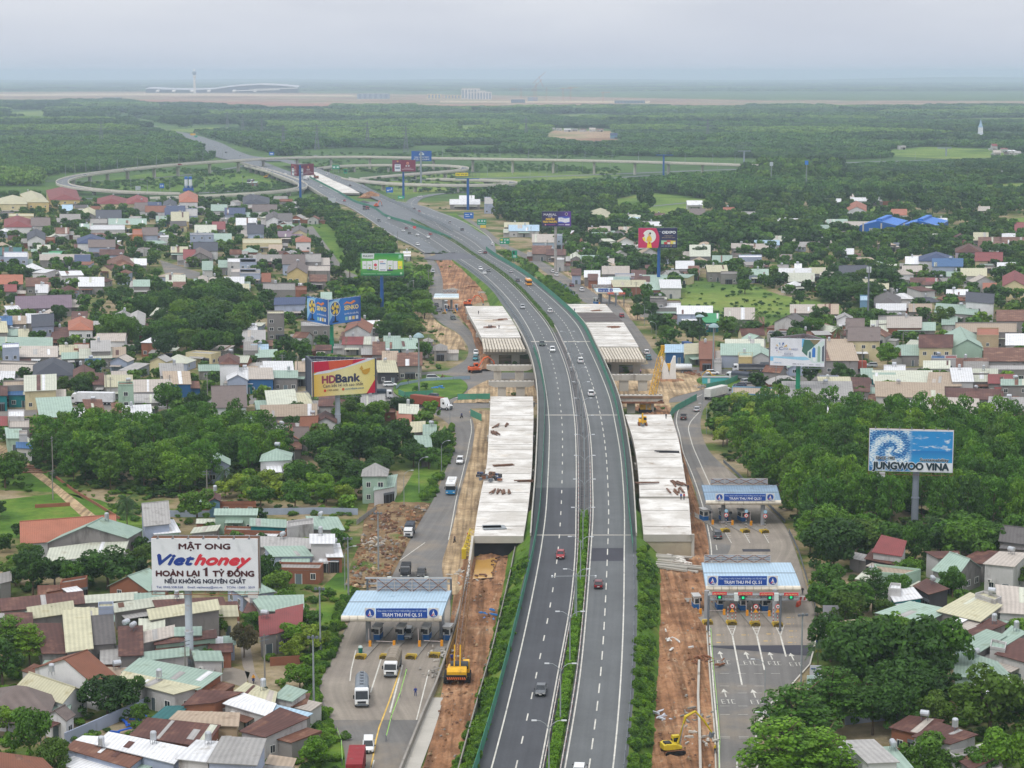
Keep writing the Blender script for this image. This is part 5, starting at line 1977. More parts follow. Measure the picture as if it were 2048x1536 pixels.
rects(0,360,4.0,'''
-10 192 215 45 7.5 hip CY CY|long cream school building with a pale roof at the left edge
220 177 390 65 -60 0 8 hip CY YL
400 160 640 78 -30 -2 7 hip RD YL|cream school wing with a long red roof
780 192 1010 45 6 hip RD CY
1015 192 1180 42 0 -8 6 hip RD CY
1435 177 1580 58 8 hip OT WH 4|tall white house with a raised orange roof near the ramp
1310 217 1410 42 6 gy SL WH
1945 192 2060 55 6 hip SL WH
1080 247 1180 62 5 gx GT WC
1185 237 1290 52 4 gx SB BG
1165 257 1325 30 5 gx TB WH
1320 282 1480 60 6 m SB BG
1370 332 1510 60 6 m CY YL
1480 292 1580 60 6 f GY BG
770 312 970 70 5 gx SL BG
870 357 1170 30 5 m MG YL
720 402 1000 40 5 f WT WC
720 352 860 40 5 f CC
35 377 250 62 6 hip RD WH|white house with a red hipped roof on the left
250 367 400 55 6 gx GT WC
70 292 270 20 6 f CY CY
220 482 360 58 6 gy SL WH
360 482 440 20 5 f TB BR
620 507 840 40 6 hip SB WH
710 537 920 30 6 gx GT BG|pale blue gabled house with a brown roof and white bays
385 597 620 30 3.6 f GN
340 630 480 25 4 m MG
800 602 990 25 4 m MA BG
30 622 220 42 7 f WT BG
-10 602 170 40 5 m TE BG
320 642 720 25 4 m CP
600 662 720 42 4 m SB BG
860 692 1090 55 4 hip RU
1000 682 1170 30 4 m WT
1520 442 1710 14 9.5 f GY BG
1550 567 1740 48 5.5 gx SL WH
1715 492 1850 42 5 gx MG
1470 632 1560 58 4.5 gx RD WC
1510 627 1690 45 4.5 gy GT
1620 722 1700 50 5 m MG WC
1820 662 2048 30 7 f WT WC
1850 742 2048 30 5 f CP WC
1890 362 2020 40 6 m WT WC
1980 405 2048 38 6 gx SL BG
1060 442 1140 45 7 f OT OR
1140 442 1260 42 6 gx GT BG
1690 247 1815 35 5 m MG WC
1800 277 1960 38 5 m SB BG
630 852 830 50 4 m WT
1070 852 1195 28 5 m MG
0 832 180 42 4 gx OT
40 892 130 30 4 m RD
210 852 400 45 4 m RU
290 902 390 35 4 m CP
1330 832 1480 48 4 m CW RU
1390 880 1480 40 4 m RU BR
480 325 640 35 4 m CC WC
660 285 760 45 4 gy CY
500 245 580 25 4 gx BW
1560 420 1730 40 5 gx CW
1700 395 1800 45 4 gx RD
1250 330 1330 25 4 m MG TE
640 392 740 24 4 m MG WC
450 430 550 30 4 m RU BR
1280 460 1350 15 6 f WT WH
300 560 400 20 4 m CW
1370 580 1500 25 4 m CY
1750 700 1830 35 4 m MG
1590 820 1660 45 3.5 hip CP
1680 830 1740 45 3.5 hip CP
1800 850 1950 50 4 m WT
1900 880 1990 25 4 m CY
''',2)
rects(480,360,3.938,'''
25 187 230 48 6 hip SL WH 3|white house with a dark hipped roof below the loop of the slip road
100 247 290 38 5 gx GT WH
205 322 330 45 6 gy GD WH
300 322 410 45 6 gx GD WH
60 422 185 60 6 gx SL BG
0 362 130 45 4 m WT
410 422 525 40 5 gy GD CY
300 447 490 25 4 m PU
20 502 330 35 5 f CY CY
440 487 555 28 8.5 hip OT WH 2|tall white house with a small raised orange roof and balconies
335 662 510 55 6 gx GT BG
510 652 640 68 5 f CC
470 722 710 45 6 f CP
372 737 525 58 10 0 8 gy GT YL 3|yellow two storey gabled house with a brown roof
180 872 435 55 5 f CC
437 872 525 30 5 f TB BR
0 652 130 28 7 f WT BG
0 742 160 35 5 f CC BG
175 802 240 35 4 gx TB
640 940 720 30 4 m MG
550 800 680 30 4 m RU
0 950 60 40 5 m WT
130 640 330 30 4 m CC
230 560 330 30 4 m TN
1290 600 1340 18 3 m WT WC
1260 585 1345 22 3.6 f CY CY
''',2)
rects(900,360,3.938,'''
0 192 235 15 4 gx WT
270 192 385 55 7 f GY BG
75 162 190 25 5 m WT WC
520 112 700 25 5 hip TN MG
540 157 640 15 4 m MG
1110 292 1260 48 8 hip CY YL 2.6|yellow two storey building with a pale hipped roof beside the dark trees
430 372 620 20 4 m CY
465 402 700 30 4 m BW WC
650 492 830 45 5 m CP BG
830 442 885 12 8 f GY BG
650 582 800 45 4 m RU
760 592 910 25 4 m MA
830 632 900 15 6 f WT WC
950 622 1035 35 4 gy CW
1180 402 1260 20 4 m CP WC
1120 447 1260 15 4 m MG
1270 452 1380 30 4 hip GD
1330 417 1435 30 4 m TN
1090 412 1180 20 4 m TN
1330 312 1500 25 4 m CW WC
1370 332 1500 20 4 m BW B2
1500 367 1665 38 5 f WT WC
1590 302 1690 25 4 m MA
1890 292 2005 62 5 gx GT WC
1820 332 2048 20 4 f CC
1890 602 2048 70 5 m CW
960 752 1030 30 4.5 m MA BG
1060 767 1180 30 4.5 m WT
1090 792 1160 28 4 m MA BR
1200 742 1410 40 5 m CP
1300 777 1450 35 5 f GY BG
1430 762 1540 30 4 m MA
1520 822 1710 50 4 m MG MG
1430 822 1570 40 4 m MA
1170 822 1280 30 4 m WT WC
1250 812 1410 25 4 m MG
1290 842 1555 28 -20 0 4.4 m CY BR
1555 866 1700 35 -20 0 4 m MG BR
1660 852 1820 42 -10 0 5 m WT WC|white roofed block with pale walls beside the foot of the navy billboard
1575 947 1710 25 7 f CW
1600 1012 1820 45 4.5 f WT
1540 700 1620 15 4 m MA BR
1780 700 1920 40 4 m WT WC
1880 730 1960 30 4 m RU BR
1200 660 1290 20 4 m CP
1030 640 1170 25 4 m MG
1240 690 1330 15 4 m TN
''',2)
rects(1400,360,3.16,'''
930 197 1050 38 7 gy OT WH
1210 222 1305 20 5 gx OT WH
148 207 215 12 5 gx OT
260 232 355 30 5 f GY WC
290 257 400 15 4 m WT WC
470 297 650 40 4 m WT BG
530 292 660 28 4 m MA
680 327 820 28 4 m MG RU
720 272 830 18 4 f CP BR
800 277 930 15 4 m MG
910 302 1110 25 5 m CP
880 352 1015 25 4 f CC
435 387 600 18 4 m CW BR
630 372 730 12 4 m WT
345 412 500 15 4 m BW WC
290 442 430 22 4 m CP
200 432 290 15 4 m CP
245 492 390 15 6 f WT BG
1615 457 1780 25 8 hip MA LI|tall lilac house with a dark maroon roof
1740 512 1910 35 5 gx RD CY
1385 512 1600 30 6 hip SB WH
1470 547 1660 33 6 m BL BG
1300 532 1390 30 4 m WT
1915 672 2060 65 5.5 gy RD CY
1990 322 2060 45 5 gx RD WC
1760 422 2060 45 4 m RU
1730 382 1820 35 4 m CY
1910 372 1990 20 4 m WT
880 607 1060 55 5 gx SL WH
760 632 850 30 4 m CP
890 642 1000 35 4 m MG
970 672 1110 25 4 m CY
560 642 720 35 4 m CW
500 602 700 25 4 m WT
690 592 800 20 4 m CY
310 602 430 20 4 m MG BG
1650 607 1810 30 5 m CY WC
1330 662 1490 25 4 m MA
1560 727 1690 18 4 m WT WC
130 597 235 15 5 f CC
50 582 175 25 -10 0 5 m CY
1280 580 1400 20 4 m CP
1120 570 1240 20 4 m CW
1430 660 1500 20 4 m RD
1790 690 1870 20 4 m OT WC
1000 705 1100 20 4 m WT
900 470 970 20 4 m WT
600 560 640 15 4 m WT
490 560 560 20 4 f CC WC
80 520 200 25 4 m MG TE
1880 560 1990 20 4 m WT WC
1560 610 1650 15 4 m MG
1480 270 1560 15 4 m WT
1030 130 1130 12 4 m WT
1760 195 1830 15 4 m CP
1060 690 1190 20 4 m CY
790 140 890 10 4 m WT
950 115 1070 15 4 m CP RU
''',2)
rr=random.Random(12)
for(x0,x1,y0,y1),n in(((0,640,405,600),62),((0,600,640,830),26),((1330,2040,480,640),38),((1480,2040,640,800),26),((10,560,1190,1520),12),((1120,1380,440,600),12)):
 k=0
 for _ in range(n*8):
  p=G(rr.uniform(x0,x1),rr.uniform(y0,y1))
  w,d,h=rr.uniform(5,11),rr.uniform(6,12),rr.choice((2.8,3.2,3.6,4,5.5))
  if any(taken(p.x+a*w/2,p.y+b*d,1)for a in(-1,0,1)for b in(0,.5,1)):continue
  a=rr.uniform(-.5,.5)
  Q=[p+Matrix.Rotation(a,3,'Z')@aQ(v)for v in((-w/2,0,0),(w/2,0,0),(w/2,d,0),(-w/2,d,0))]
  aW(Q,h,rr.choice(('m','m','gx','gy','hip','f')),rr.choice(('GY','GY','WT','CW','CP','MA','RU','MG','CC','GD','TN','TB','SL')),rr.choice(('CC','WC','WC','BR','BG','CY','WH')),windows=1)
  k+=1
  if k>=n:break
BLUE_R,BLUE_W=P('factory_blue_roof',(36,112,196),.5,.06,.2,ribs=.4,ov=0),P('factory_blue_wall',(24,92,168),.5,.06,.2,ribs=.4,ov=0)
t=aZ('factory','large bright blue factory hall with two gables and raised ridge vents','factory',G(1790,470))
o0=t.location
fQ([G(1400+a/3.16,360+b/3.16)for a,b in((1015,365),(1640,330),(1640,290),(1015,320))],3)
fx=[G(1400+a/3.16,360+b/3.16)for a,b in((1018,360),(1160,356),(1258,356),(1375,350))]
for k,(xa,xb,yb)in enumerate(((1018,1258,358),(1258,1500,350))):
 a,b=G(1400+xa/3.16,360+yb/3.16),G(1400+xb/3.16,360+yb/3.16)
 y0=o0 .y-6
 a.y=b.y=y0
 back,sk=46.0,16.0
 hh,rz=6.5,9.5
 m_=(a+b)/2
 S=aQ((sk,back,0))
 Zv=lambda p,z:aQ((p.x,p.y,z))
 mb=MB()
 mb.poly([Zv(a,0),Zv(b,0),Zv(b,hh),Zv(m_,rz),Zv(a,hh)],BLUE_W,[(0,0),(1,0),(1,1),(.5,1),(0,1)])
 mb.poly([Zv(a,0),Zv(a,hh),Zv(a,hh)+S,Zv(a,0)+S],BLUE_W)
 mb.poly([Zv(b,0),Zv(b,hh),Zv(b,hh)+S,Zv(b,0)+S],BLUE_W)
 mb.aJ('wall',t,o0)
 mb=MB()
 up=aQ((0,0,.15))
 mb.poly([Zv(a,hh)+up,Zv(m_,rz)+up,Zv(m_,rz)+S+up,Zv(a,hh)+S+up],BLUE_R,[(0,0),(0,9),(back,9),(back,0)])
 mb.poly([Zv(m_,rz)+up,Zv(b,hh)+up,Zv(b,hh)+S+up,Zv(m_,rz)+S+up],BLUE_R,[(0,9),(0,0),(back,0),(back,9)])
 mb.aJ('roof',t,o0)
 mb=MB()
 q0,q1=Zv(m_,rz)+S*.08,Zv(m_,rz)+S*.92
 mb.hexa([q0+aQ((-2,0,-.4)),q0+aQ((2,0,-.4)),q1+aQ((2,0,-.4)),q1+aQ((-2,0,-.4)),q0+aQ((-1.8,0,1.3)),q0+aQ((1.8,0,1.3)),q1+aQ((1.8,0,1.3)),q1+aQ((-1.8,0,1.3))],BLUE_R)
 mb.aJ('ridge_vent',t,o0)
 mb=MB()
 d0=a.lerp(b,.36)
 mb.box((d0 .x,d0 .y-.12,0),(5,.2,5),aX((150,156,164)))
 mb.aJ('door',t,o0)
 for f in(.1,.58):
  mb=MB()
  d0=a.lerp(b,f)
  mb.box((d0 .x,d0 .y-.2,0),(1,.3,8.2),bY)
  mb.aJ('pilaster',t,o0)
mb=MB()
mb.box(((fx[0].x+fx[3].x)/2,o0 .y-6.5,0),(fx[3].x-fx[0].x,.5,2.2),bU)
mb.aJ('plinth',t,o0)
#LETTERING
_TX={}
def fV(s,bold=.0,shear=.0):
 k=(s,bold,shear)
 if k not in _TX:
  cu=bpy.data.curves.new('lettering','FONT')
  cu.body=s
  cu.size=1.0
  cu.offset=bold
  cu.shear=shear
  cu.resolution_u=3
  o=ON('lettering',cu)
  LK(o)
  dg=bpy.context.evaluated_depsgraph_get()
  dg.update()
  me=bpy.data.meshes.new_from_object(o.evaluated_get(dg))
  v=np.array([q.co[:2]for q in me.vertices],float).reshape(-1,2)
  f=[tuple(p.vertices)for p in me.polygons]
  bpy.data.objects.remove(o)
  bpy.data.curves.remove(cu)
  bpy.data.meshes.remove(me)
  _TX[k]=(v,f,v[:,0].min(),v[:,0].max())
 return _TX[k]
def kslope(py):
 d=ray(1024,py)
 return-d[2]/d[1]
class Panel:
 def __init__(s,x1,yt1,x2,yt2,yb1,Y1):
  z=HC-Y1*kslope(yt1)
  Y2=(HC-z)/kslope(yt2)
  zb=HC-Y1*kslope(yb1)
  a,b=V(x1,yt1,Y1),V(x2,yt2,Y2)
  s.o=aQ((a.x,a.y,zb))
  d=aQ((b.x-a.x,b.y-a.y,0))
  s.W,s.H=d.length,z-zb
  s.u=d.normalized()
  s.n=aQ((s.u.y,-s.u.x,0))
  s.k=0
 def eG(s,y,*a):
  for _ in range(3):
   a=(*a[:5],a[5]+y-s.p(.5,.5).y)
   s.__init__(*a)
  return s
 def p(s,u,v,off=.0):
  return s.o+s.u*(u*s.W)+aQ((0,0,v*s.H))+s.n*off
 def box(s,mb,m,u0=0,v0=0,u1=1,v1=1,t0=-.35,t1=.0):
  mb.hexa([s.p(u0,v0,t1),s.p(u1,v0,t1),s.p(u1,v0,t0),s.p(u0,v0,t0),s.p(u0,v1,t1),s.p(u1,v1,t1),s.p(u1,v1,t0),s.p(u0,v1,t0)],m)
 def art(s,mb,tb,items):
  for it in items:
   s.k+=1
   off=.012+.009*s.k
   if it[0]=='q':
    _,u0,v0,u1,v1,c=it
    mb.poly([s.p(u0,v0,off),s.p(u1,v0,off),s.p(u1,v1,off),s.p(u0,v1,off)],aX(c)if isinstance(c,tuple)else c,[(0,0),(1,0),(1,1),(0,1)])
   elif it[0]=='p':
    mb.poly([s.p(u,v,off)for u,v in it[1]],aX(it[2])if isinstance(it[2],tuple)else it[2])
   elif it[0]=='c':
    _,u,v,r,c=it[:5]
    a0,a1=(it[5],it[6])if len(it)>6 else(0,2*pi)
    n=28
    asp=s.H/s.W
    pts=[s.p(u+r*asp*cos(a0+(a1-a0)*k/n),v+r*sin(a0+(a1-a0)*k/n),off)for k in range(n if len(it)<7 else n+1)]
    mb.poly(pts,aX(c))
   elif it[0]=='t':
    _,txt,u,v,h,c=it[:6]
    opt=it[6]if len(it)>6 else{}
    bo=opt.get('b',0)
    g,f,x0,x1=fV(txt,0,opt.get('s',0))
    wm=x1-x0
    hs=h*s.H/.72
    ws=hs
    if 'w' in opt:ws=opt['w']*s.W/wm
    al=opt.get('a',0)
    sx=u*s.W-wm*ws*(0,.5,1)[al]
    mi=tb.mi(aX(c))
    for du,dv,dn in((0,0,0),(-1,0,.0015),(1,0,.003),(0,1,.0045),(0,-1,.006))if bo else((0,0,0),):
     b=len(tb.v)
     for q in g:
      uu,vv=sx+(q[0]-x0)*ws+du*bo*hs,v*s.H+(q[1]+dv*bo)*hs
      tb.v.append(tuple(s.o+s.u*uu+aQ((0,0,vv))+s.n*(off+dn)))
     for q in f:
      tb.f.append(tuple(b+i for i in q))
      tb.m.append(mi)
      tb.uv.append([(0,0)]*len(q))
def billboard(label,base,panels,pole_m,pole_r,back=True,group='roadside billboards',extra=None,col_sections=True,name='billboard',lamps=7):
 b=G(*base)
 t=aZ(name,label,'billboard',b,0,group)
 pm=MB()
 zb=min(p.o.z for p,*_ in panels)
 zt=max(p.o.z+p.H for p,*_ in panels)
 pm.tube([(b.x,b.y,-.2),(b.x,b.y,zb*.5)],pole_r,pole_m,16)
 pm.tube([(b.x,b.y,zb*.5),(b.x,b.y,zt-.5)],pole_r*.9,pole_m,16)
 pm.tube([(b.x,b.y,zb*.5-.15),(b.x,b.y,zb*.5+.15)],pole_r*1.12,pole_m,16)
 pm.aJ('pole',t,b)
 for p,bgc,art,fr in panels:
  mb=MB()
  p.box(mb,bgc if not isinstance(bgc,tuple)else aX(bgc))
  mb.aJ('panel',t,b)
  if art:
   mb,tb=MB(),MB()
   p.art(mb,tb,art)
   if mb.f:mb.aJ('poster',t,b)
   if tb.f:tb.aJ('lettering',t,b)
  fb=MB()
  for k in range(9):
   u=k/8
   fb.bar(p.p(u,0,-.45),p.p(u,1,-.45),.12,RUST if fr=='rust' else bW)
  for v in(.0,.5,1.0):
   fb.bar(p.p(0,v,-.5),p.p(1,v,-.5),.12,RUST if fr=='rust' else bW)
  fb.bar(p.p(0,-.06,.5),p.p(1,-.06,.5),.1,RUST if fr=='rust' else bW)
  for k in range(9):
   u=k/8
   fb.bar(p.p(u,-.06,.5),p.p(u,0,-.3),.07,RUST if fr=='rust' else bW)
  fb.aJ('frame',t,b)
  if fr:
   for k in range(lamps):
    lb=MB()
    u=(k+.5)/lamps
    lb.tube([p.p(u,1.0,-.2),p.p(u,1.07,.5),p.p(u,1.06,1.2)],.04,bV,4)
    lb.hexa([p.p(u,1.03,1.1)+aQ((sx*.18,0,sz*.09))+p.n*(sy*.22)for sz in(-1,1)for sx,sy in((-1,-1),(1,-1),(1,1),(-1,1))],bW)
    lb.aJ('lamp',t,b)
 mb=MB()
 cx=aQ((b.x,b.y,0))
 for p,*_ in panels:
  for v in(.08,.92):
   q=p.p(.5,v,-.4)
   mb.bar((b.x,b.y,q.z),q,.3,pole_m)
   mb.bar((b.x,b.y,q.z),p.p(.15,v,-.4),.2,bW)
   mb.bar((b.x,b.y,q.z),p.p(.85,v,-.4),.2,bW)
 mb.aJ('bracket',t,b)
 if extra:extra(t,b)
 return t
def wave_print():
 m,nt,b=dV('wave_print')
 u=vec(nt,'uv')
 s=nt.nodes.new('ShaderNodeSeparateXYZ')
 nt.links.new(u,s.inputs[0])
 def M(op,a,c=None):
  n=nt.nodes.new('ShaderNodeMath')
  n.operation=op
  for i,x in enumerate((a,c)):
   if x is None:continue
   if isinstance(x,(int,float)):n.inputs[i].default_value=x
   else:nt.links.new(x,n.inputs[i])
  return n.outputs[0]
 dx,dy=M('SUBTRACT',M('MULTIPLY',s.outputs[0],1.9),.56),M('SUBTRACT',s.outputs[1],.52)
 rad=M('SQRT',M('ADD',M('MULTIPLY',dx,dx),M('MULTIPLY',dy,dy)))
 ang=M('ARCTAN2',dy,dx)
 spi=M('SINE',M('ADD',M('MULTIPLY',rad,17.0),M('MULTIPLY',ang,-2.0)))
 nz=aU(nt,vec(nt,'uv',(30,55,1)),1.0,3,.6)
 v=M('ADD',M('MULTIPLY',spi,.16),M('MULTIPLY',M('SUBTRACT',nz,.5),1.7))
 v=M('ADD',M('MULTIPLY',v,1.5),.52)
 r=nt.nodes.new('ShaderNodeValToRGB')
 e=r.color_ramp.elements
 e.new(.5)
 for i,(t_,c)in enumerate(((.25,(18,84,156)),(.5,(70,158,214)),(.72,(226,234,238)))):
  e[i].position=t_
  e[i].color=(*lin(c),1)
 nt.links.new(v,r.inputs[0])
 cl=rng(nt,aU(nt,vec(nt,'uv',(6,9,1)),1.0,5,.6),.56,.68,0,1)
 skyc=mixc(nt,cl,lin((36,140,208)),lin((222,230,236)))
 sea=mixc(nt,rng(nt,s.outputs[1],.2,.5,0,1),lin((48,158,214)),lin((20,120,190)))
 right=mixc(nt,rng(nt,s.outputs[1],.515,.525,0,1),sea,skyc)
 edge=M('ADD',s.outputs[0],M('MULTIPLY',M('SUBTRACT',nz,.5),.12))
 out=mixc(nt,rng(nt,edge,.46,.52,0,1),r.outputs[0],right)
 nt.links.new(out,b.inputs['Base Color'])
 b.inputs['Roughness'].default_value=.5
 return m
def fU(name,c0,c1,axis=0,c2=None):
 m,nt,b=dV(name)
 u=vec(nt,'uv')
 s=nt.nodes.new('ShaderNodeSeparateXYZ')
 nt.links.new(u,s.inputs[0])
 r=nt.nodes.new('ShaderNodeValToRGB')
 e=r.color_ramp.elements
 cs=(c0,c1)if c2 is None else(c0,c1,c2)
 if c2:e.new(.5)
 for i,c in enumerate(cs):
  e[i].position=i/(len(cs)-1)
  e[i].color=(*lin(c),1)
 nt.links.new(s.outputs[axis],r.inputs[0])
 nt.links.new(r.outputs[0],b.inputs['Base Color'])
 b.inputs['Roughness'].default_value=.5
 return m
fY=P('pole_white_rust',(182,190,200),.6,.08,.4,(170,140,110),.45,.5,ov=0)
fH=aX((20,128,92))
fG=P('pole_blue',(28,84,150),.55,.06,.4,ov=0)
fF=P('pole_grey',(136,144,158),.55,.06,.4,ov=0)
WHITE=(226,226,230)
b=G(380,1345)
p=Panel(302,1077,515,1077.6,1181,b.y-1.6)
RB,BLU,REDT=(74,30,34),(34,62,140),(206,52,66)
art=[('t','MẬT ONG',.5,.80,.105,RB,{'a':1,'w':.48,'b':.055}),('t','Viet',.06,.50,.2,BLU,{'w':.34,'b':.06,'s':.35}),('t','honey',.405,.50,.2,REDT,{'w':.53,'b':.065,'s':.35}),('t','HOÀN LẠI',.04,.28,.105,RB,{'w':.405,'b':.06}),('p',[(.475,.4),(.515,.45),(.525,.45),(.525,.28),(.5,.28),(.5,.4)],RB),('t','TỶ ĐỒNG',.575,.28,.105,RB,{'w':.385,'b':.06}),('t','NẾU KHÔNG NGUYÊN CHẤT',.12,.145,.08,(40,38,60),{'w':.76,'b':.04}),('t','Tel: 0942.558.558',.04,.05,.04,BLU,{'w':.25,'b':.01}),('t','Email: viethoney@vnn.vn',.335,.05,.04,BLU,{'w':.325,'b':.01}),('t','TCVN: 12605 : 2019',.70,.05,.04,BLU,{'w':.265,'b':.01})]
pb=Panel(306,1072,519,1072.6,1176,b.y+1.8)
def honey_extra(t,b):
 mb=MB()
 for k in range(11):
  f=k/10
  mb.bar(p.p(f,1.0,-.3),pb.p(f,.98,0),.1,RUST)
 for f in(0,.5,1):mb.bar(p.p(0,1.0,-.3).lerp(pb.p(0,1,0),f),p.p(1,1.0,-.3).lerp(pb.p(1,1,0),f),.1,RUST)
 mb.aJ('truss',t,b)
 mb=MB()
 p.box(mb,aX((206,206,204)),.9,-.14,.995,-.03,-.1,.02)
 mb.aJ('plate',t,b)
billboard('large white billboard advertising pure honey in blue and red letters on a white pole',(380,1345),[(p,(222,224,228),art,'rust'),(pb,(150,140,132),None,None)],fY,.72,extra=honey_extra)
b=G(676,870)
YA=b.y-3
a_=(623.5,724,753,716,794,YA)
p=Panel(*a_).eG(b.y-2.2,*a_)
DK,YE,RD_=(58,60,86),(222,178,58),(196,24,60)
yel=fU('bank_print',(222,178,58),(232,222,166),0,(228,206,112))
art=[('q',0,0,1,1,yel),('p',[(.0,.62),(.25,.66),(.85,.92),(1,1),(.4,1)],(214,218,228)),('p',[(0,.68),(.5,.80),(.86,1.0),(0,1)],RD_),('p',[(.27,.735),(.62,.87),(.64,1),(.25,1)],(214,86,54)),('p',[(.84,.0),(1,0),(1,.47)],RD_),('t','HD',.155,.37,.215,(150,64,84),{'w':.2,'b':.05}),('t','Bank',.365,.37,.23,DK,{'w':.37,'b':.05}),('t','Cam kết lợi ích cao nhất',.165,.245,.09,(92,76,84),{'w':.62,'b':.012}),('c',.195,.155,.04,(206,80,52)),('t','1900 6060',.235,.135,.055,(120,90,70),{'w':.165,'b':.01}),('c',.475,.165,.04,(214,96,62)),('t','www.hdbank.com.vn',.505,.145,.055,(46,110,150),{'w':.29,'b':.012}),('p',[(.76,.68),(.80,.69),(.90,.735),(.885,.62),(.85,.555),(.81,.55),(.775,.6)],(200,152,52)),('p',[(.73,.72),(.765,.82),(.79,.72),(.765,.67)],(206,160,60))]
z=p.o.z
apex=p.o+p.u*p.W*.15-p.n*14
pl=Panel.__new__(Panel)
pl.o,pl.u,pl.H,pl.k=p.o.copy(),(aQ((apex.x,apex.y,0))-aQ((p.o.x,p.o.y,0))).normalized(),p.H,0
pl.W=13.5
pl.n=aQ((pl.u.y,-pl.u.x,0))*-1
pr=Panel.__new__(Panel)
e=p.o+p.u*p.W
pr.o,pr.u,pr.H,pr.k=e.copy(),(aQ((pl.o.x,pl.o.y,0))+pl.u*pl.W-aQ((e.x,e.y,0))).normalized(),p.H,0
pr.W=((pl.o+pl.u*pl.W)-e).length
pr.n=aQ((pr.u.y,-pr.u.x,0))
billboard('red, white and yellow bank billboard with a gold bowl sign on a pale pole',(676,870),[(p,WHITE,art,'y'),(pl,(60,66,84),None,None),(pr,(58,64,84),None,None)],fY,.85)
b=G(664,706)
YA=b.y-2.5
BL3=fU('fan_print',(24,96,176),(30,120,200),0,(20,74,150))
def fan_art(w):
 k=.62/w
 A=[('q',0,0,1,1,BL3),('p',[(0,.05),(.3*k*1.2,1),(.3,1),(0,.9)],(140,190,226)),('c',.2*k,.62,.30,(214,220,226)),('c',.2*k,.62,.27,(40,84,140))]
 for q in range(5):
  a=q*1.2566
  A.append(('p',[(.2*k,.62),(.2*k+.11*k*cos(a),.62+.25*sin(a)),(.2*k+.12*k*cos(a+.55),.62+.26*sin(a+.55)),(.2*k+.07*k*cos(a+.95),.62+.16*sin(a+.95))],(226,196,70)))
 A+=[('c',.2*k,.62,.06,(60,50,30)),('p',[(.19*k,.36),(.21*k,.36),(.23*k,.12),(.17*k,.12)],(30,34,44)),('p',[(.1*k,.06),(.3*k,.08),(.28*k,.13),(.12*k,.12)],(24,26,32)),('t','SENKO',.48,.52,.17,(238,214,130),{'w':.44,'b':.04,'r':.0}),('t','Làm Mát cho cuộc sống',.48,.33,.07,(224,230,240),{'w':.44,'b':.012}),('p',[(.44,.74),(.55,.86),(.66,.8),(.78,.88),(.84,.82),(.7,.72),(.56,.78)],(226,132,74))]
 for q,c in enumerate(((150,200,190),(214,222,230),(226,196,120),(200,210,224))):
  A.append(('q',.5+q*.11,.1,.58+q*.11,.24,c))
 return A
p1=Panel(657,600,721,592,650,YA)
p2=Panel(656,600,614,592,650,YA)
q=Panel.__new__(Panel)
q.o,q.u,q.W,q.H,q.k=p2 .o+p2 .u*p2 .W,-p2 .u,p2 .W,p2 .H,0
q.n=aQ((q.u.y,-q.u.x,0))
billboard('blue corner billboard with yellow electric fans on a green pole',(664,706),[(p1,(200,206,214),fan_art(.62),'y'),(q,(200,206,214),fan_art(.5),'y')],fH,.8)
b=G(764,620)
p=Panel(721,507,807,507,551,b.y-1.5)
gp=fU('green_print',(20,128,74),(120,190,60),1,(28,140,70))
art=[('q',0,0,1,1,gp),('p',[(.03,.78),(.31,.76),(.32,1),(.03,1)],(210,216,216)),('t','PHUMY',.06,.84,.08,(30,60,56),{'w':.23,'b':.03}),('c',.92,.88,.07,(150,206,180)),('q',.87,.78,.97,.81,(150,206,180)),('q',.04,.30,.14,.66,WHITE),('q',.15,.27,.27,.66,WHITE),('q',.28,.25,.41,.70,WHITE),('q',.42,.20,.61,.73,(232,234,238)),('q',.62,.25,.75,.68,WHITE),('q',.76,.28,.86,.66,WHITE),('q',.87,.3,.97,.66,(236,228,60)),('p',[(.88,.42),(.92,.3),(.97,.42)],(206,180,130)),('c',.345,.48,.07,(206,70,84)),('p',[(.28,.44),(.345,.27),(.41,.44),(.37,.36),(.32,.36)],(206,160,92)),('q',.15,.24,.27,.29,(28,90,110)),('q',.62,.22,.75,.28,(70,50,110)),('c',.21,.34,.04,(196,180,60)),('c',.68,.33,.05,(196,190,80)),('q',.07,.46,.12,.49,(110,170,90)),('q',.18,.46,.24,.49,(110,170,90)),('t','DAP',.45,.60,.05,(206,70,70),{'w':.08,'b':.03}),('q',.45,.53,.58,.56,(70,130,180)),('q',.65,.44,.72,.47,(110,170,90)),('q',.45,.25,.58,.28,(150,160,180)),('c',.94,.1,.05,(190,220,190)),('q',.05,.07,.35,.085,(190,220,190)),('q',.38,.07,.7,.085,(190,220,190))]
billboard('green billboard showing a row of white product bags on a blue pole',(764,620),[(p,(40,130,80),art,'y')],fG,.85)
b=G(1111,546)
p=Panel(1084,423,1142,423,452.5,b.y-1.5)
pp=fU('purple_print',(30,26,74),(38,28,92),0,(92,40,150))
art=[('q',0,0,1,1,pp),('t','MARIAL',.06,.72,.15,WHITE,{'w':.44,'b':.015}),('q',.2,.63,.36,.66,(190,184,220)),('t','NGĂN',.13,.42,.14,(240,200,40),{'w':.3,'b':.04,'s':.2}),('t','TRÀO NGƯỢC',.03,.24,.13,(240,200,40),{'w':.5,'b':.035,'s':.2}),('c',.12,.11,.05,(220,160,150)),('q',.16,.09,.47,.13,(150,70,130)),('q',.56,.22,.95,.66,(224,226,234)),('p',[(.56,.66),(.95,.66),(.95,.58),(.8,.52),(.68,.6),(.56,.58)],(70,90,190)),('p',[(.56,.22),(.95,.22),(.95,.3),(.8,.24),(.66,.32),(.56,.3)],(80,96,196)),('t','MARIAL',.62,.47,.04,(60,70,140),{'w':.16}),('c',.84,.83,.1,(200,190,196)),('c',.84,.83,.07,(50,50,70)),('q',.8,.07,.95,.15,(206,206,220)),('q',.57,.08,.77,.13,(170,166,200))]
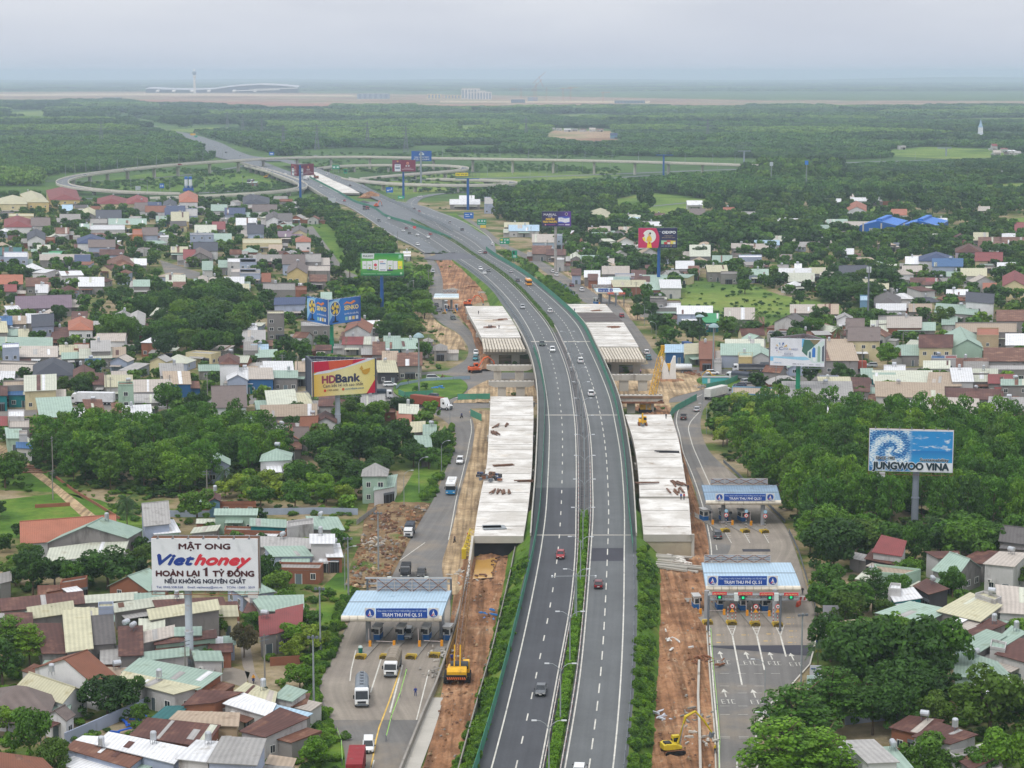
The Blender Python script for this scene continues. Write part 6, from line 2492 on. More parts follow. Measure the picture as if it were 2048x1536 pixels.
billboard('dark purple billboard with white and yellow lettering on a rusty grey pole',(1111,546),[(p,(50,44,90),art,'y')],P('pole_rust_grey',(160,156,154),.7,.1,.4,(130,92,80),.6,.3,ov=0),.8)
b=G(1317,575)
p=Panel(1277,456,1354.5,456,495.5,b.y-1.5)
PK,NV=(196,40,92),(32,34,78)
cr=[(.4,1)]+[(.55-.15*((k/8)*2-1.1)**2,1-k/8)for k in range(9)]+[(.5,0)]
art=[('q',0,0,1,1,NV),('p',[(0,0)]+[(.51+.035*sin(pi*k/10)-.03*(k/10)**3-.06*max(0,k/10-.6),k/10)for k in range(11)]+[(0,1)],PK),('c',.28,.57,.34,(226,226,222)),('c',.115,.62,.085,PK),('p',[(.1,.5),(.17,.54),(.19,.3),(.13,.38)],(230,214,60)),('p',[(.2,.34),(.22,.5),(.25,.6),(.31,.6),(.34,.5),(.35,.36),(.3,.3),(.25,.3)],(232,190,40)),('p',[(.22,.0),(.24,.3),(.32,.3),(.35,0)],(238,204,44)),('c',.28,.66,.065,(222,180,150)),('c',.30,.73,.05,(50,36,40)),('p',[(.255,.6),(.305,.6),(.295,.66),(.265,.66)],(222,180,150)),('p',[(.27,.24),(.29,.3),(.31,.24),(.29,.18)],(206,60,60)),('p',[(.2,.33),(.34,.33),(.33,.36),(.21,.36)],(222,180,150)),('t','OEXPO',.61,.72,.13,(226,228,236),{'w':.35,'b':.05}),('t','SƠN',.52,.80,.05,(150,160,200),{'w':.07}),('t','THĂNG HOA',.67,.58,.05,(196,176,130),{'w':.22}),('t','BẢN SẮC VIỆT NAM',.61,.49,.05,(196,176,130),{'w':.33}),('q',.59,.18,.73,.37,(150,196,160)),('q',.66,.18,.76,.3,(196,60,70)),('q',.73,.18,.85,.39,(180,80,80)),('q',.75,.18,.82,.28,(224,214,210)),('q',.83,.18,.96,.36,(216,200,90)),('q',.9,.18,.96,.3,(206,206,200)),('q',.59,.08,.66,.1,(160,170,200)),('q',.68,.08,.74,.1,(160,170,200)),('q',.76,.08,.82,.1,(160,170,200)),('q',.83,.075,.86,.11,(220,180,80)),('q',.89,.08,.97,.1,(160,170,200))]
billboard('pink and navy billboard with a woman in a yellow dress on a blue pole',(1317,575),[(p,(180,170,180),art,'y')],fG,.85)
b=G(1595,812)
YA=b.y-4
a_=(1541,676,1650,679,730.5,YA)
p=Panel(*a_).eG(b.y-2.2,*a_)
GD_,NB=(206,170,80),(36,72,140)
art=[('p',[(0,.33),(.65,.35),(.75,.25),(.6,.22),(0,.3)],(150,200,226)),('q',0,.17,.06,.33,(130,196,232)),('q',.58,.7,.63,1,(110,180,224)),('p',[(.62,.98),(.9,.98),(.84,.8),(.76,.62),(.69,.38),(.66,.4),(.58,.55),(.6,.75)],(70,110,96)),('p',[(.72,.98),(.92,.98),(.85,.82),(.8,.8)],(132,120,88)),('p',[(.68,.4),(.69,.55),(.76,.66),(.84,.82),(.99,.96),(.99,.14),(.78,.14),(.7,.3)],(206,222,220)),('p',[(.71,.32),(.71,.5),(.73,.56),(.75,.5),(.75,.3)],(90,120,140)),('p',[(.77,.34),(.77,.62),(.8,.72),(.83,.66),(.83,.34)],(60,120,196)),('p',[(.87,.18),(.87,.7),(.89,.78),(.92,.7),(.92,.18)],(150,176,156)),('p',[(.95,.2),(.95,.72),(.99,.8),(.99,.2)],(90,96,110)),('p',[(.79,.2),(.79,.34),(.84,.33),(.84,.18)],(226,230,232)),('t','C',.16,.575,.12,NB,{'w':.07,'b':.01}),('t','OST',.24,.575,.07,NB,{'w':.095}),('t','A',.34,.575,.095,GD_,{'w':.045}),('t','MIGO',.39,.575,.07,NB,{'w':.12}),('t','QUY NHON',.26,.49,.04,(150,160,180),{'w':.12}),('t','RESORT',.26,.40,.07,(100,116,150),{'w':.16}),('q',.22,.36,.44,.375,(150,160,180)),('t','0896 12 12 12',.42,.06,.045,(90,96,110),{'w':.2,'b':.01}),('t','S-HOLDING LAND',.07,.09,.035,(46,140,190),{'w':.14,'b':.01}),('q',.72,.06,.8,.08,(140,150,160)),('q',.84,.06,.92,.08,(140,150,160))]
for k in range(8):
 a=.5+k*.62
 c=(GD_,(36,96,170),(130,170,200),GD_,NB,(150,120,170),GD_,NB)[k]
 r0,r1=.11,.27-.02*k
 art.append(('p',[(.19+r0*.5*cos(a),.62+r0*sin(a)),(.19+r1*.5*cos(a-.12),.62+r1*sin(a-.12)),(.19+r1*.5*cos(a+.14),.62+r1*sin(a+.14))],c))
e=p.o+p.u*p.W
pk=p.o+p.u*p.W*.58-p.n*13
SD=[]
for s0,s1 in((p.o,pk),(pk,e)):
 q=Panel.__new__(Panel)
 q.o,q.H,q.k=aQ((s0 .x,s0 .y,p.o.z)),p.H,0
 d=aQ((s1 .x-s0 .x,s1 .y-s0 .y,0))
 q.W,q.u=d.length,d.normalized()
 q.n=aQ((q.u.y,-q.u.x,0))
 SD.append((q,P('panel_back',(122,110,112),.8,.2,.3,(96,70,66),.6,.3,ov=0),None,None))
billboard('white resort billboard with a sunburst and an arcade picture on a green pole',(1595,812),[(p,(222,224,232),art,'y')]+SD,fH,.8)
b=G(1829,1050)
a_=(1739,857,1908,861,941.5,b.y)
p=Panel(*a_).eG(b.y-1.8,*a_)
WV=wave_print()
TX=(28,52,64)
art=[('q',.008,.01,.99,.965,WV),('p',[(.5,.01),(.99,.01),(.99,.23),(.6,.23),(.54,.12)],(222,226,232))]
for du,dv in((-.006,0),(.006,0),(0,.012),(0,-.012)):
 art+=[('t','JUNGWOO VINA',.05+du,.055+dv,.17,(226,228,232),{'w':.9,'b':.06}),('t','SINCE 1982',.085+du*.6,.285+dv*.6,.07,(226,228,232),{'w':.225,'b':.02}),('t','Sustainability',.61+du*.6,.265+dv*.6,.07,(226,228,232),{'w':.34,'b':.02})]
art+=[('t','JUNGWOO VINA',.05,.055,.17,TX,{'w':.9,'b':.055}),('t','SINCE 1982',.085,.285,.07,TX,{'w':.225,'b':.03}),('t','Sustainability',.61,.265,.07,TX,{'w':.34,'b':.03})]
def wave_extra(t,b):
 mb=MB()
 p.box(mb,aX((200,200,204)),.1,-.14,.2,-.02,-.1,.02)
 mb.aJ('plate',t,b)
billboard('blue billboard with a curling white wave and dark lettering on a grey pole',(1829,1050),[(p,(206,208,214),art,'rust')],fF,.85,extra=wave_extra)
MR=(122,42,66)
def red_art(k=1.0):
 A=[('q',0,0,1,1,MR),('q',.1*k,.02,.36*k,.62,(214,218,226)),('q',.12*k,.62,.34*k,.78,(90,60,90)),('c',.23*k,.88,.07,(206,160,80)),('q',.13*k,.22,.33*k,.36,(110,130,150)),('q',.14*k,.5,.32*k,.54,(90,80,100)),('c',.66,.72,.11,(222,150,120)),('c',.66,.72,.05,MR),('q',.57,.42,.63,.56,(190,186,190)),('q',.67,.42,.74,.56,(190,186,190)),('q',.5,.28,.82,.31,(206,190,196)),('q',.4,.18,.92,.21,(206,190,196))]
 return A
b=G(601,400)
p1=Panel(594,329,627.5,327,352,b.y-2)
p2=Panel(594,329,582,327.5,352,b.y-2)
q=Panel.__new__(Panel)
q.o,q.u,q.W,q.H,q.k=p2 .o+p2 .u*p2 .W,-p2 .u,p2 .W,p2 .H,0
q.n=aQ((q.u.y,-q.u.x,0))
billboard('dark red corner billboard with a white calendar picture beside the far left carriageway',(601,400),[(p1,MR,red_art(),None),(q,MR,red_art(1.4),None)],fG,1.0)
b=G(807,396)
p=Panel(784.5,320,831,320,343,b.y-1.5)
billboard('dark red flat billboard with a white calendar picture standing between the ramps',(807,396),[(p,MR,red_art(),None)],fG,1.0)
b=G(842,366)
p=Panel(823,302,863,301.5,322.5,b.y-1.5)
art=[('c',.5,.58,.28,(214,224,236),0,pi),('c',.5,.58,.2,(24,84,160),0,pi),('c',.44,.66,.09,(214,224,236)),('c',.56,.66,.09,(214,224,236)),('t','TUÂN THỦ QUY ĐỊNH',.14,.33,.12,WHITE,{'w':.72,'b':.02}),('t','VỀ TỐC ĐỘ KHI LÁI XE',.11,.12,.12,WHITE,{'w':.78,'b':.02})]
billboard('blue billboard with a white dial and two lines of white lettering above the ramps',(842,366),[(p,(24,88,170),art,None)],fF,1.0)
def bare_frame(label,base,x0,x1,yt,yb,pole,banner=None):
 b=G(*base)
 t=aZ('bare_billboard',label,'bare billboard',b,0,'empty billboard frames')
 p=Panel(x0,yt,x1,yt,yb,b.y-1)
 mb=MB()
 mb.tube([(b.x,b.y,-.2),(b.x,b.y,p.o.z+.5)],1.0,pole,12)
 mb.aJ('pole',t,b)
 mb=MB()
 for k in range(8):mb.bar(p.p(k/7,0),p.p(k/7,1),.16,bW)
 for v in(0,.33,.66,1):mb.bar(p.p(0,v),p.p(1,v),.16,bW)
 mb.aJ('lattice',t,b)
 mb=MB()
 p.box(mb,pole,0,-.05,1,.04,-1.6,.1)
 mb.aJ('platform',t,b)
 if banner:
  mb,tb=MB(),MB()
  p.box(mb,aX((226,208,40)),0,.4,.53,.85,0,.2)
  p.k=22
  p.art(mb,tb,[('t','0967 474 509',.03,.5,.24,(60,60,50),{'w':.47,'b':.02})])
  mb.aJ('banner',t,b)
  tb.aJ('lettering',t,b)
bare_frame('blue billboard frame carrying only a small yellow banner',(936,420),911,958.5,343.5,357.5,fG,1)
bare_frame('empty billboard frame on a blue pole at the right end of the flyover',(1327,352),1312,1347,296,310,fG)
bare_frame('empty grey billboard frame behind the right end of the flyover',(1488,326),1476,1502,285,302,fF)
bare_frame('empty grey billboard frame near the far church tower',(1892,312),1876,1904,275,296,fF)
#ROAD SIGNS
def cF(label,base,x0,x1,yt,yb,c,art=None,posts=1,group='road signs',zb=.0,name='road_sign'):
 b=G(base[0],base[1],zb)
 t=aZ(name,label,'road sign',b,0,group)
 p=Panel(x0,yt,x1,yt,yb,b.y-.3)
 mb=MB()
 for k in range(posts):
  u=.5 if posts==1 else(.15+.7*k/(posts-1))
  q=p.p(u,0)
  mb.tube([(q.x,b.y,b.z-.1),(q.x,b.y,p.o.z+p.H*.9)],.12,bV,6)
 mb.aJ('post',t,b)
 mb,tb=MB(),MB()
 p.box(mb,aX(c),t0=-.12)
 mb.aJ('board',t,b)
 if art:
  mb=MB()
  p.art(mb,tb,art)
  if mb.f:mb.aJ('face',t,b)
  if tb.f:tb.aJ('lettering',t,b)
 return t
SB_,SG_=(22,100,186),(18,140,104)
ln_=lambda*v:[('q',a,b_,c_,d_,(214,220,226))for a,b_,c_,d_ in v]
cF('blue direction sign on the verge right of the ramp',(938,437),928,947,425,437,SB_,ln_((.1,.6,.5,.7),(.15,.3,.6,.38),(.65,.6,.85,.8)),2)
cF('green direction sign with a yellow plate below right of the ramp',(964,458),954.5,972.5,438.5,450,SG_,ln_((.1,.6,.3,.8),(.45,.55,.6,.85),(.75,.6,.9,.8),(.1,.2,.9,.26))+[('q',.35,-.5,.95,-.02,(222,190,50))],2)
cF('green direction sign above the gap where the ramps split',(1009,499),999.5,1019,476.5,488,SG_,[('q',.08,.6,.3,.85,(222,206,80))]+ln_((.45,.62,.6,.8),(.7,.62,.92,.8),(.1,.2,.3,.4),(.45,.15,.6,.4)),2)
cF('narrow green sign with a black arrow beside the right barrier',(1029,528),1024,1034.5,501,516,SG_,[('q',.2,.5,.5,.9,(26,40,40)),('q',.2,.12,.8,.2,(214,220,226)),('q',.2,.3,.8,.36,(214,220,226))],1)
cF('blue direction sign left of the closed far lanes',(782,396),772,786,374.5,385,SB_,ln_((.15,.3,.4,.5),(.4,.45,.7,.55),(.75,.5,.85,.85)),2)
cF('green arrow sign below the blue sign left of the ramp bend',(802,402),796,808,392,397.5,(24,160,120),ln_((.15,.35,.7,.65)),2)
cF('blue sign in the grass inside the big ramp loop',(323,383),319,328,367,376,SB_,ln_((.2,.3,.4,.7),(.6,.3,.8,.7)),2)
cF('pale sign seen from behind inside the big ramp loop',(276,384),270.5,281,372,380.5,(168,176,184),None,2)
cF('pale sign seen from behind beside the houses below the ramp',(663,414),656,671,396,406,(176,184,190),None,2)
cF('blue sign standing beyond the flyover',(543,318),538,548,304,310.5,SB_,ln_((.2,.3,.8,.6)),1)
cF('pair of green signs over the far right carriageway',(672,347),664.5,679,330.5,338,SG_,ln_((.1,.3,.4,.7),(.6,.3,.9,.7)),2)
cF('small square green sign right of the pair of green signs',(691,352),687.5,694.5,338,347,SG_,[('c',.5,.55,.3,(20,60,50))],1)
cF('yellow warning gantry sign over the far highway',(386,276),380.5,391,267,270.5,(220,170,50),None,2)
cF('small green sign beside the far highway',(391,279),388.5,395,271,274.5,SG_,None,1)
cF('yellow triangle warning sign at the front edge of the right deck',(1289,1118),1284.5,1293.5,1096,1104.5,(226,170,40),[('p',[(.3,.25),(.7,.25),(.5,.75)],(40,36,30))],1)
cF('small blue sign on a striped post by the right deck corner',(1299,1110),1294,1304.5,1073.5,1080,(36,128,206),None,1)
cF('yellow roadworks sign standing on the middle of the far left lanes',(829,462),826,832,452,457,(206,80,80),None,1)
b=G(1662,1262)
cF('plain grey board seen from the front above the tree on the right',(1662,1258),1646,1678.5,1211,1238,(150,150,158),None,2,'boards by the right service road',name='notice_board')
WS=(222,222,226)
cF('white and red notice board beside the tan roof on the right',(1660,1290),1640.5,1679,1249,1281,WS,[('q',.0,.62,1,.78,(196,40,56)),('q',.28,.82,.95,.95,(196,60,70)),('q',.05,.8,.22,.96,(40,80,150)),('q',.0,0,1,.1,(196,40,56)),('q',.08,.45,.5,.5,(206,90,90)),('q',.55,.45,.95,.5,(206,90,90)),('q',.75,.16,.92,.36,(60,60,70)),('q',.1,.2,.6,.24,(150,150,156))],2,'boards by the right service road',name='notice_board')
cF('dark blue and yellow board behind the kerb on the right',(1642,1312),1632,1650,1280,1305,(36,70,130),[('q',0,0,1,.35,(222,190,60)),('q',.2,.6,.9,.9,(60,70,60))],2,'boards by the right service road',name='notice_board')
cF('upper white board with blue scribbles by the kerb',(1632,1362),1620,1643,1331,1357,(206,210,222),[('q',.1,.7,.5,.8,(60,90,160)),('q',.5,.3,.9,.4,(60,90,160)),('q',.3,.5,.8,.56,(110,130,170))],2,'boards by the right service road',name='notice_board')
cF('lower pale green board with dark lettering by the kerb',(1632,1390),1614,1649,1351,1381,(196,216,216),[('t','DỊCH VỤ',.1,.68,.12,(50,80,80),{'w':.8,'b':.02}),('t','LONG THÀNH',.2,.45,.12,(50,80,80),{'w':.7,'b':.02}),('q',.3,.2,.8,.26,(90,110,110))],2,'boards by the right service road',name='notice_board')
#TOLL PLAZAS
CAN=P('canopy_blue',(164,188,206),.5,.08,.3,(104,130,150),.5,.3,ribs=.5,ov=0)
CAN_D=P('canopy_weathered_blue',(122,146,168),.55,.12,.3,(90,96,104),.65,.25,ribs=.5,ov=0)
PIPE=P('fascia_cream',(214,206,190),.6,.1,.3,(130,112,90),.5,.4,ov=0)
SIGNB=(26,72,156)
CHEV=P('chevron_yellow',(212,178,46),.7,.1,.8,ov=0)
BLK=aX((30,30,32))
def stripes_yb(mb,c,w,h,dep):
 mb.box(c,(w,dep,h),CHEV,top=.96)
 for k in range(3):
  for s in(-1,1):
   x0,z0=c[0],c[2]+h*(.62-.3*k)
   y=c[1]-dep/2-.02
   mb.poly([(x0,y,z0+.14),(x0+s*w*.46,y,z0-.16),(x0+s*w*.46,y,z0-.0),(x0,y,z0+.30)][::s],BLK)
   mb.poly([(x0,c[1]+.4-k*.5,c[2]+h+.02),(x0+s*w*.46,c[1]+.8-k*.5-.5,c[2]+h+.02),(x0+s*w*.46,c[1]+.55-k*.5-.5,c[2]+h+.02),(x0,c[1]+.15-k*.5,c[2]+h+.02)][::-s],BLK)
def toll(label,xf0,xf1,yf,xb0,xb1,yb,zf,Yb_off,roof_m,sign,emb,t1,t2,cols,islands,lane,curve=1.0,frame=None,extra=None,booths=True,down=False):
 base=G((xf0+xf1)/2,yf+40,0)
 A,B=G(xf0,yf,zf),G(xf1,yf,zf)
 Yf=A.y
 Yb=Yf+Yb_off
 C,D=V(xb1,yb,Yb),V(xb0,yb,Yb)
 t=aZ('toll_canopy',label,'toll canopy',(base.x,base.y,0),0,'toll canopies')
 o=t.location.copy()
 mb=MB()
 n=10
 rows,uv=[],[]
 zb=(C.z+D.z)/2
 for i in range(n+1):
  f=i/n
  l,r=A.lerp(D,f),B.lerp(C,f)
  z=zf+.45+(zb-zf-.45)*(sin(f*pi/2)if not down else f)*1.0
  rows.append([aQ((l.x,l.y,z)),aQ((r.x,r.y,z))])
  uv.append([(0,f*Yb_off),((B-A).length,f*Yb_off)])
 mb.grid(rows,roof_m,uv)
 mb.grid([[p-aQ((0,0,.5))for p in r]for r in rows],bW)
 for k in(0,1):mb.grid([[r[k]+aQ((0,0,.05)),r[k]-aQ((0,0,.5))]for r in rows],roof_m)
 mb.grid([rows[-1],[p-aQ((0,0,.5))for p in rows[-1]]],roof_m)
 mid_=rows[n//2]
 mb.hexa([mid_[0]+aQ((0,-.15,-.05)),mid_[1]+aQ((0,-.15,-.05)),mid_[1]+aQ((0,.15,-.05)),mid_[0]+aQ((0,.15,-.05)),mid_[0]+aQ((0,-.12,.06)),mid_[1]+aQ((0,-.12,.06)),mid_[1]+aQ((0,.12,.06)),mid_[0]+aQ((0,.12,.06))],bW)
 mb.aJ('roof',t,o)
 mb=MB()
 ns=12
 for k in range(ns):
  a,b=A.lerp(B,k/ns+.002),A.lerp(B,(k+1)/ns-.002)
  mb.tube([a+aQ((0,0,.0)),b],.55,PIPE,10)
 mb.aJ('fascia',t,o)
 if sign:
  p=Panel(sign[0],sign[2],sign[1],sign[2],sign[3],Yf-.62)
  mb,tb=MB(),MB()
  p.box(mb,aX(SIGNB),t0=-.15)
  mb.aJ('sign_board',t,o)
  mb=MB()
  p.art(mb,tb,[('t',t1,.02,.66,.16,(190,206,236),{'w':.96,'b':.012}),('t',t2,.12,.16,.36,(226,230,240),{'w':.77,'b':.02})])
  tb.aJ('lettering',t,o)
  for e0,e1 in emb:
   q=Panel(e0,sign[2]-.8,e1,sign[2]-.8,sign[3]+.5,Yf-.62)
   mb=MB()
   q.box(mb,aX((206,206,206)),t0=-.1)
   q.art(mb,tb,[('c',.5,.5,.42,SIGNB),('p',[(.36,.34),(.5,.8),(.64,.34)],(222,226,232)),('p',[(.28,.3),(.5,.42),(.5,.32),(.34,.22)],(196,40,70)),('q',.42,.2,.74,.28,(222,226,232)),('p',[(.44,.4),(.5,.52),(.56,.4)],(196,60,80))])
   mb.aJ('emblem',t,o)
 for cx,cy in cols:
  b=G(cx,cy,0)
  mb=MB()
  f=min(1,max(0,(b.y-Yf)/Yb_off))
  mb.tube([(b.x,b.y,0),(b.x,b.y,zf+(zb-zf)*sin(f*pi/2)+.1)],.5,P('column_grey',(150,152,156),.6,.1,.5,ov=0),12)
  mb.aJ('column',t,o)
 if frame:
  q=Panel(frame[0],frame[2],frame[1],frame[2],frame[3],Yb-.6)
  mb=MB()
  k=4
  for i in range(k*2+1):mb.bar(q.p(i/k/2,0),q.p(i/k/2,1),.1 if i%2 else .16,P('frame_pale',(176,168,162),.7,.1,.5,ov=0))
  for v in(0,.25,.5,.75,1):mb.bar(q.p(0,v),q.p(1,v),.1,P('frame_pale',(176,168,162),.7,.1,.5,ov=0))
  for i in range(k):
   mb.bar(q.p(i/k,0),q.p((i+1)/k,1),.12,RUST)
   mb.bar(q.p(i/k,1),q.p((i+1)/k,0),.12,RUST)
  mb.aJ('sign_frame',t,o)
  mb=MB()
  q.box(mb,P('board_back',(160,170,182),.7,.12,.4,ov=0),0,.08,1,.92,-.5,-.38)
  mb.aJ('board_back',t,o)
 for i,(ix,iy,w_,L_,lb)in enumerate(islands):
  b=G(ix,iy,0)
  s=aZ('toll_island',lb,'toll island',b,0,'toll islands')
  d=aQ((lane[0],lane[1],0)).normalized()
  ang=atan2(-d.x,d.y)
  s.rotation_euler=(0,0,ang)
  mb=MB()
  mb.box((0,L_/2,0),(w_,L_,.25),bU)
  mb.aJ('kerb',s)
  mb=MB()
  stripes_yb(mb,(0,.6,0),w_,.75,1.6)
  mb.aJ('island_nose',s)
  if booths:
   mb=MB()
   y=L_*.62
   mb.box((0,y,.25),(1.3,2.6,1.0),aX((26,96,160)))
   mb.box((0,y,1.25),(1.3,2.6,1.5),aX((206,206,204)))
   mb.box((0,y,2.75),(1.6,3.0,.15),aX((190,190,190)))
   ob=mb.aJ('booth',s)
   mb=MB()
   mb.box((0,y,1.4),(1.36,1.9,.9),GLASS)
   mb.box((0,y,1.4),(.9,2.66,.9),GLASS)
   g=mb.aJ('window',s)
   g.parent=ob
   mb=MB()
   mb.box((-.1,L_*.36,.25),(.45,.45,1.1),aX((226,150,30)))
   mb.aJ('barrier_box',s)
   mb=MB()
   mb.bar((-.3,L_*.36,1.1),(-3.2*(1 if i%2 else .02)-.3,L_*.36,1.1 if i%2 else 3.6),.08,aX((214,200,196)))
   mb.aJ('barrier_arm',s)
   mb=MB()
   mb.tube([(.1,L_*.44,.25),(.1,L_*.44,3.0)],.07,bW,6)
   mb.box((.1,L_*.44,2.5),(.7,.3,.55),BLK)
   mb.aJ('lane_signal',s)
 if extra:extra(t,o)
 return t,Yf,Yb
TT1,TT2='TỔNG CÔNG TY ĐẦU TƯ PHÁT TRIỂN ĐƯỜNG CAO TỐC VIỆT NAM','TRẠM THU PHÍ QL 51'
def gantry(label,x0,x1,yt,yb,Y,posts,boxes=(),signs=(),lights=()):
 p=Panel(x0,yt,x1,yt,yb,Y)
 b=p.p(.5,0)
 t=aZ('overhead_gantry',label,'gantry',(b.x,b.y,0),0,'lane gantries at the toll plazas')
 o=t.location.copy()
 mb=MB()
 for v in(0,1):
  for off in(0,-.7):mb.tube([p.p(0,v,off),p.p(1,v,off)],.12,bV,6)
 n=24
 for k in range(n):
  mb.bar(p.p(k/n,k%2),p.p((k+1)/n,1-k%2),.08,bV)
  mb.bar(p.p(k/n,0,-.7),p.p(k/n,0,0),.06,bV)
 mb.aJ('truss',t,o)
 for x in posts:
  q=V(x,yt,Y)
  mb=MB()
  mb.tube([(q.x,q.y-.35,0),(q.x,q.y-.35,p.o.z+p.H)],.22,bW,10)
  mb.aJ('post',t,o)
 for x in boxes:
  q=V(x,yt,Y)
  mb=MB()
  mb.box((q.x,q.y-.5,p.o.z),(.8,.6,p.H+.5),aX((206,214,212)))
  mb.aJ('cabinet',t,o)
 for s0,s1,y0,y1,tx in signs:
  s=Panel(s0,y0,s1,y0,y1,Y-.9)
  mb,tb=MB(),MB()
  s.box(mb,aX((206,34,54)),t0=-.2)
  mb.aJ('lane_sign',t,o)
  mb=MB()
  s.art(mb,tb,[('t',tx,.07,.22,.5,(236,214,160),{'w':.86,'b':.02})])
  tb.aJ('lettering',t,o)
 for x,y in lights:
  q=V(x,y,Y-.4)
  mb=MB()
  mb.box((q.x,q.y,q.z-.4),(.9,.3,.8),BLK)
  mb.box((q.x,q.y-.17,q.z-.22),(.45,.06,.45),P('signal_green',(40,220,140),.5,0,1,ov=0,emit=.7))
  mb.aJ('lane_signal',t,o)
toll('front left toll canopy with a pale blue roof over the left service road',682,884,1237,713,903,1181,5.6,15,CAN,(751.5,854.5,1217,1236),((729.5,749.5),(856.5,877)),TT1,TT2,[(737,1284),(884,1276)],[(720,1319,1.9,22,'toll island with a green litter bin, leftmost under the left canopy'),(769,1319,1.9,22,'second toll island from the left under the left canopy'),(821,1319,1.9,22,'third toll island from the left under the left canopy'),(868,1316,1.9,20,'toll island beside the construction fence under the left canopy')],(.18,1),frame=(754,894,1157,1184))
gantry('grey lane gantry behind the roof of the left toll canopy',730,903,1157,1168,G(0,1188,0).y-4,(735,765,902),(779,853))
mb=MB()
p_=G(721,1306,.25)
mb.lathe([(.35,0),(.42,1.0),(.46,1.05)],(0,0,0),aX((24,110,90)),10)
mb.lathe([(.46,1.05),(.3,1.35),(.1,1.4)],(0,0,0),aX((180,200,196)),10)
o_=mb.aJ('litter_bin')
o_.location=p_
tag(o_,'green litter bin with a pale lid on the leftmost toll island','litter bin')
toll('front right toll canopy with a pale blue roof and red lane signs in front',1411,1601,1177,1403,1581,1125,5.6,15,CAN,(1436.5,1534,1152.5,1170.5),((1415,1435.5),(1535.5,1556)),TT1,TT2,[(1413,1238),(1549,1236)],[(1416,1250,1.9,20,'toll island beside the red soil under the front right canopy'),(1464,1251,1.9,20,'second toll island from the left under the front right canopy'),(1511,1253,1.9,20,'third toll island from the left under the front right canopy'),(1556,1254,1.9,20,'rightmost toll island under the front right canopy')],(-.1,1),frame=(1409,1541,1110,1125))
gantry('lane gantry with four red signs in front of the right toll canopy',1416,1599,1190,1200,G(0,1262,0).y,(1417,1561),(1472,1552),[(1425,1453.5,1184.5,1190,'LÀN THU PHÍ ETC'),(1476.5,1505,1185,1190.5,'LÀN THU PHÍ ETC'),(1519.5,1548,1185.5,1191,'LÀN THU PHÍ ETC'),(1568.5,1597,1186,1191.5,'LÀN THU PHÍ ETC')],[(1439,1194),(1486,1195),(1539.5,1195),(1582,1194)])
toll('rear right toll canopy with a weathered darker blue roof beside the grove',1411,1562,1005,1403,1553,970,5.6,16,CAN_D,(1448.5,1531.5,988,1001.5),((1431,1447),(1532.5,1549)),TT1,'TRẠM THU PHÍ QL51',[(1446,1046),(1525,1050)],[(1452,1065,1.9,22,'left toll island under the rear right canopy'),(1492,1066,1.9,22,'middle toll island under the rear right canopy'),(1530,1067,1.9,22,'right toll island under the rear right canopy')],(-.3,1),frame=(1421,1535,957,969))
toll('far left toll canopy with a pale roof beside the construction yard',867,918,597.5,870,917.5,587,5.4,10,P('canopy_pale',(190,206,214),.5,.08,.3,ribs=.5,ov=0),None,(),'','',[(887,621),(903,620)],[(888,628,1.8,18,'left toll island under the far left canopy'),(909,627,1.8,18,'right toll island under the far left canopy')],(.05,1),frame=(884,913,579,586))
toll('far right toll canopy with a pale roof next to the white deck strips',1193,1246,585.5,1187,1238,576,5.4,9,P('canopy_pale',(190,206,214),.5,.08,.3,ribs=.5,ov=0),(1196.5,1217,577,583.8),((1218.5,1226),),'TỔNG CÔNG TY','PHÍ QL 51',[(1198,606),(1202,606),(1219,607),(1232,608)],[(1210,612,1.8,14,'toll island under the far right canopy')],(-.5,1),frame=(1186,1216,569,575))
gantry('lane gantry with pale red signs in front of the far right toll canopy',1212,1250,586,590,G(0,612,0).y,(1218,1231,1248),(1235,),[(1215,1227.5,585,588.5,'ETC'),(1237.5,1250.5,585,588.5,'ETC')])
for x,y,tri,zt in((1464,1243,1,4.6),(1511,1244,1,4.6),(1555,1244,1,4.6),(1452,1056,0,4.4),(1492,1057,0,4.4),(1530,1058,0,4.4)):
 b=G(x,y,.25)
 wh='front right' if tri else 'rear right'
 od={1464:'left',1511:'middle',1555:'right',1452:'left',1492:'middle',1530:'right'}[x]
 t=aZ('speed_sign',f'round red edged sign on the {od} signed island of the {wh} toll','traffic sign',b,0,'round signs on the toll islands')
 mb=MB()
 for k in range(8):mb.tube([(0,0,k*.35),(0,0,k*.35+.35)],.07,aX((206,206,206))if k%2 else(aX((190,60,54))if tri else BLK),6)
 mb.aJ('post',t)
 mb=MB()
 mb.tube([(0,-.1,3.1),(0,-.16,3.1)],.5,aX((206,50,50)),16)
 mb.tube([(0,-.16,3.1),(0,-.18,3.1)],.36,aX((222,222,222)),16)
 mb.box((0,-.19,2.98),(.3,.02,.22),BLK)
 mb.aJ('disc',t)
 if tri:
  mb=MB()
  mb.poly([(-.5,-.15,1.9),(.5,-.15,1.9),(0,-.15,2.7)],aX((230,160,30)))
  mb.poly([(-.5,-.1,1.9),(0,-.1,2.7),(.5,-.1,1.9)],bV)
  mb.aJ('warning_plate',t)
  for s in(-.75,.75):
   mb=MB()
   for k in range(8):mb.tube([(s,.6,k*.35),(s,.6,k*.35+.35)],.08,aX((214,210,206))if k%2 else aX((176,60,50)),6)
   mb.aJ('striped_post',t)
 else:
  mb=MB()
  mb.tube([(0,-.1,4.1),(0,-.16,4.1)],.42,aX((150,190,214)),14)
  mb.aJ('mirror_disc',t)
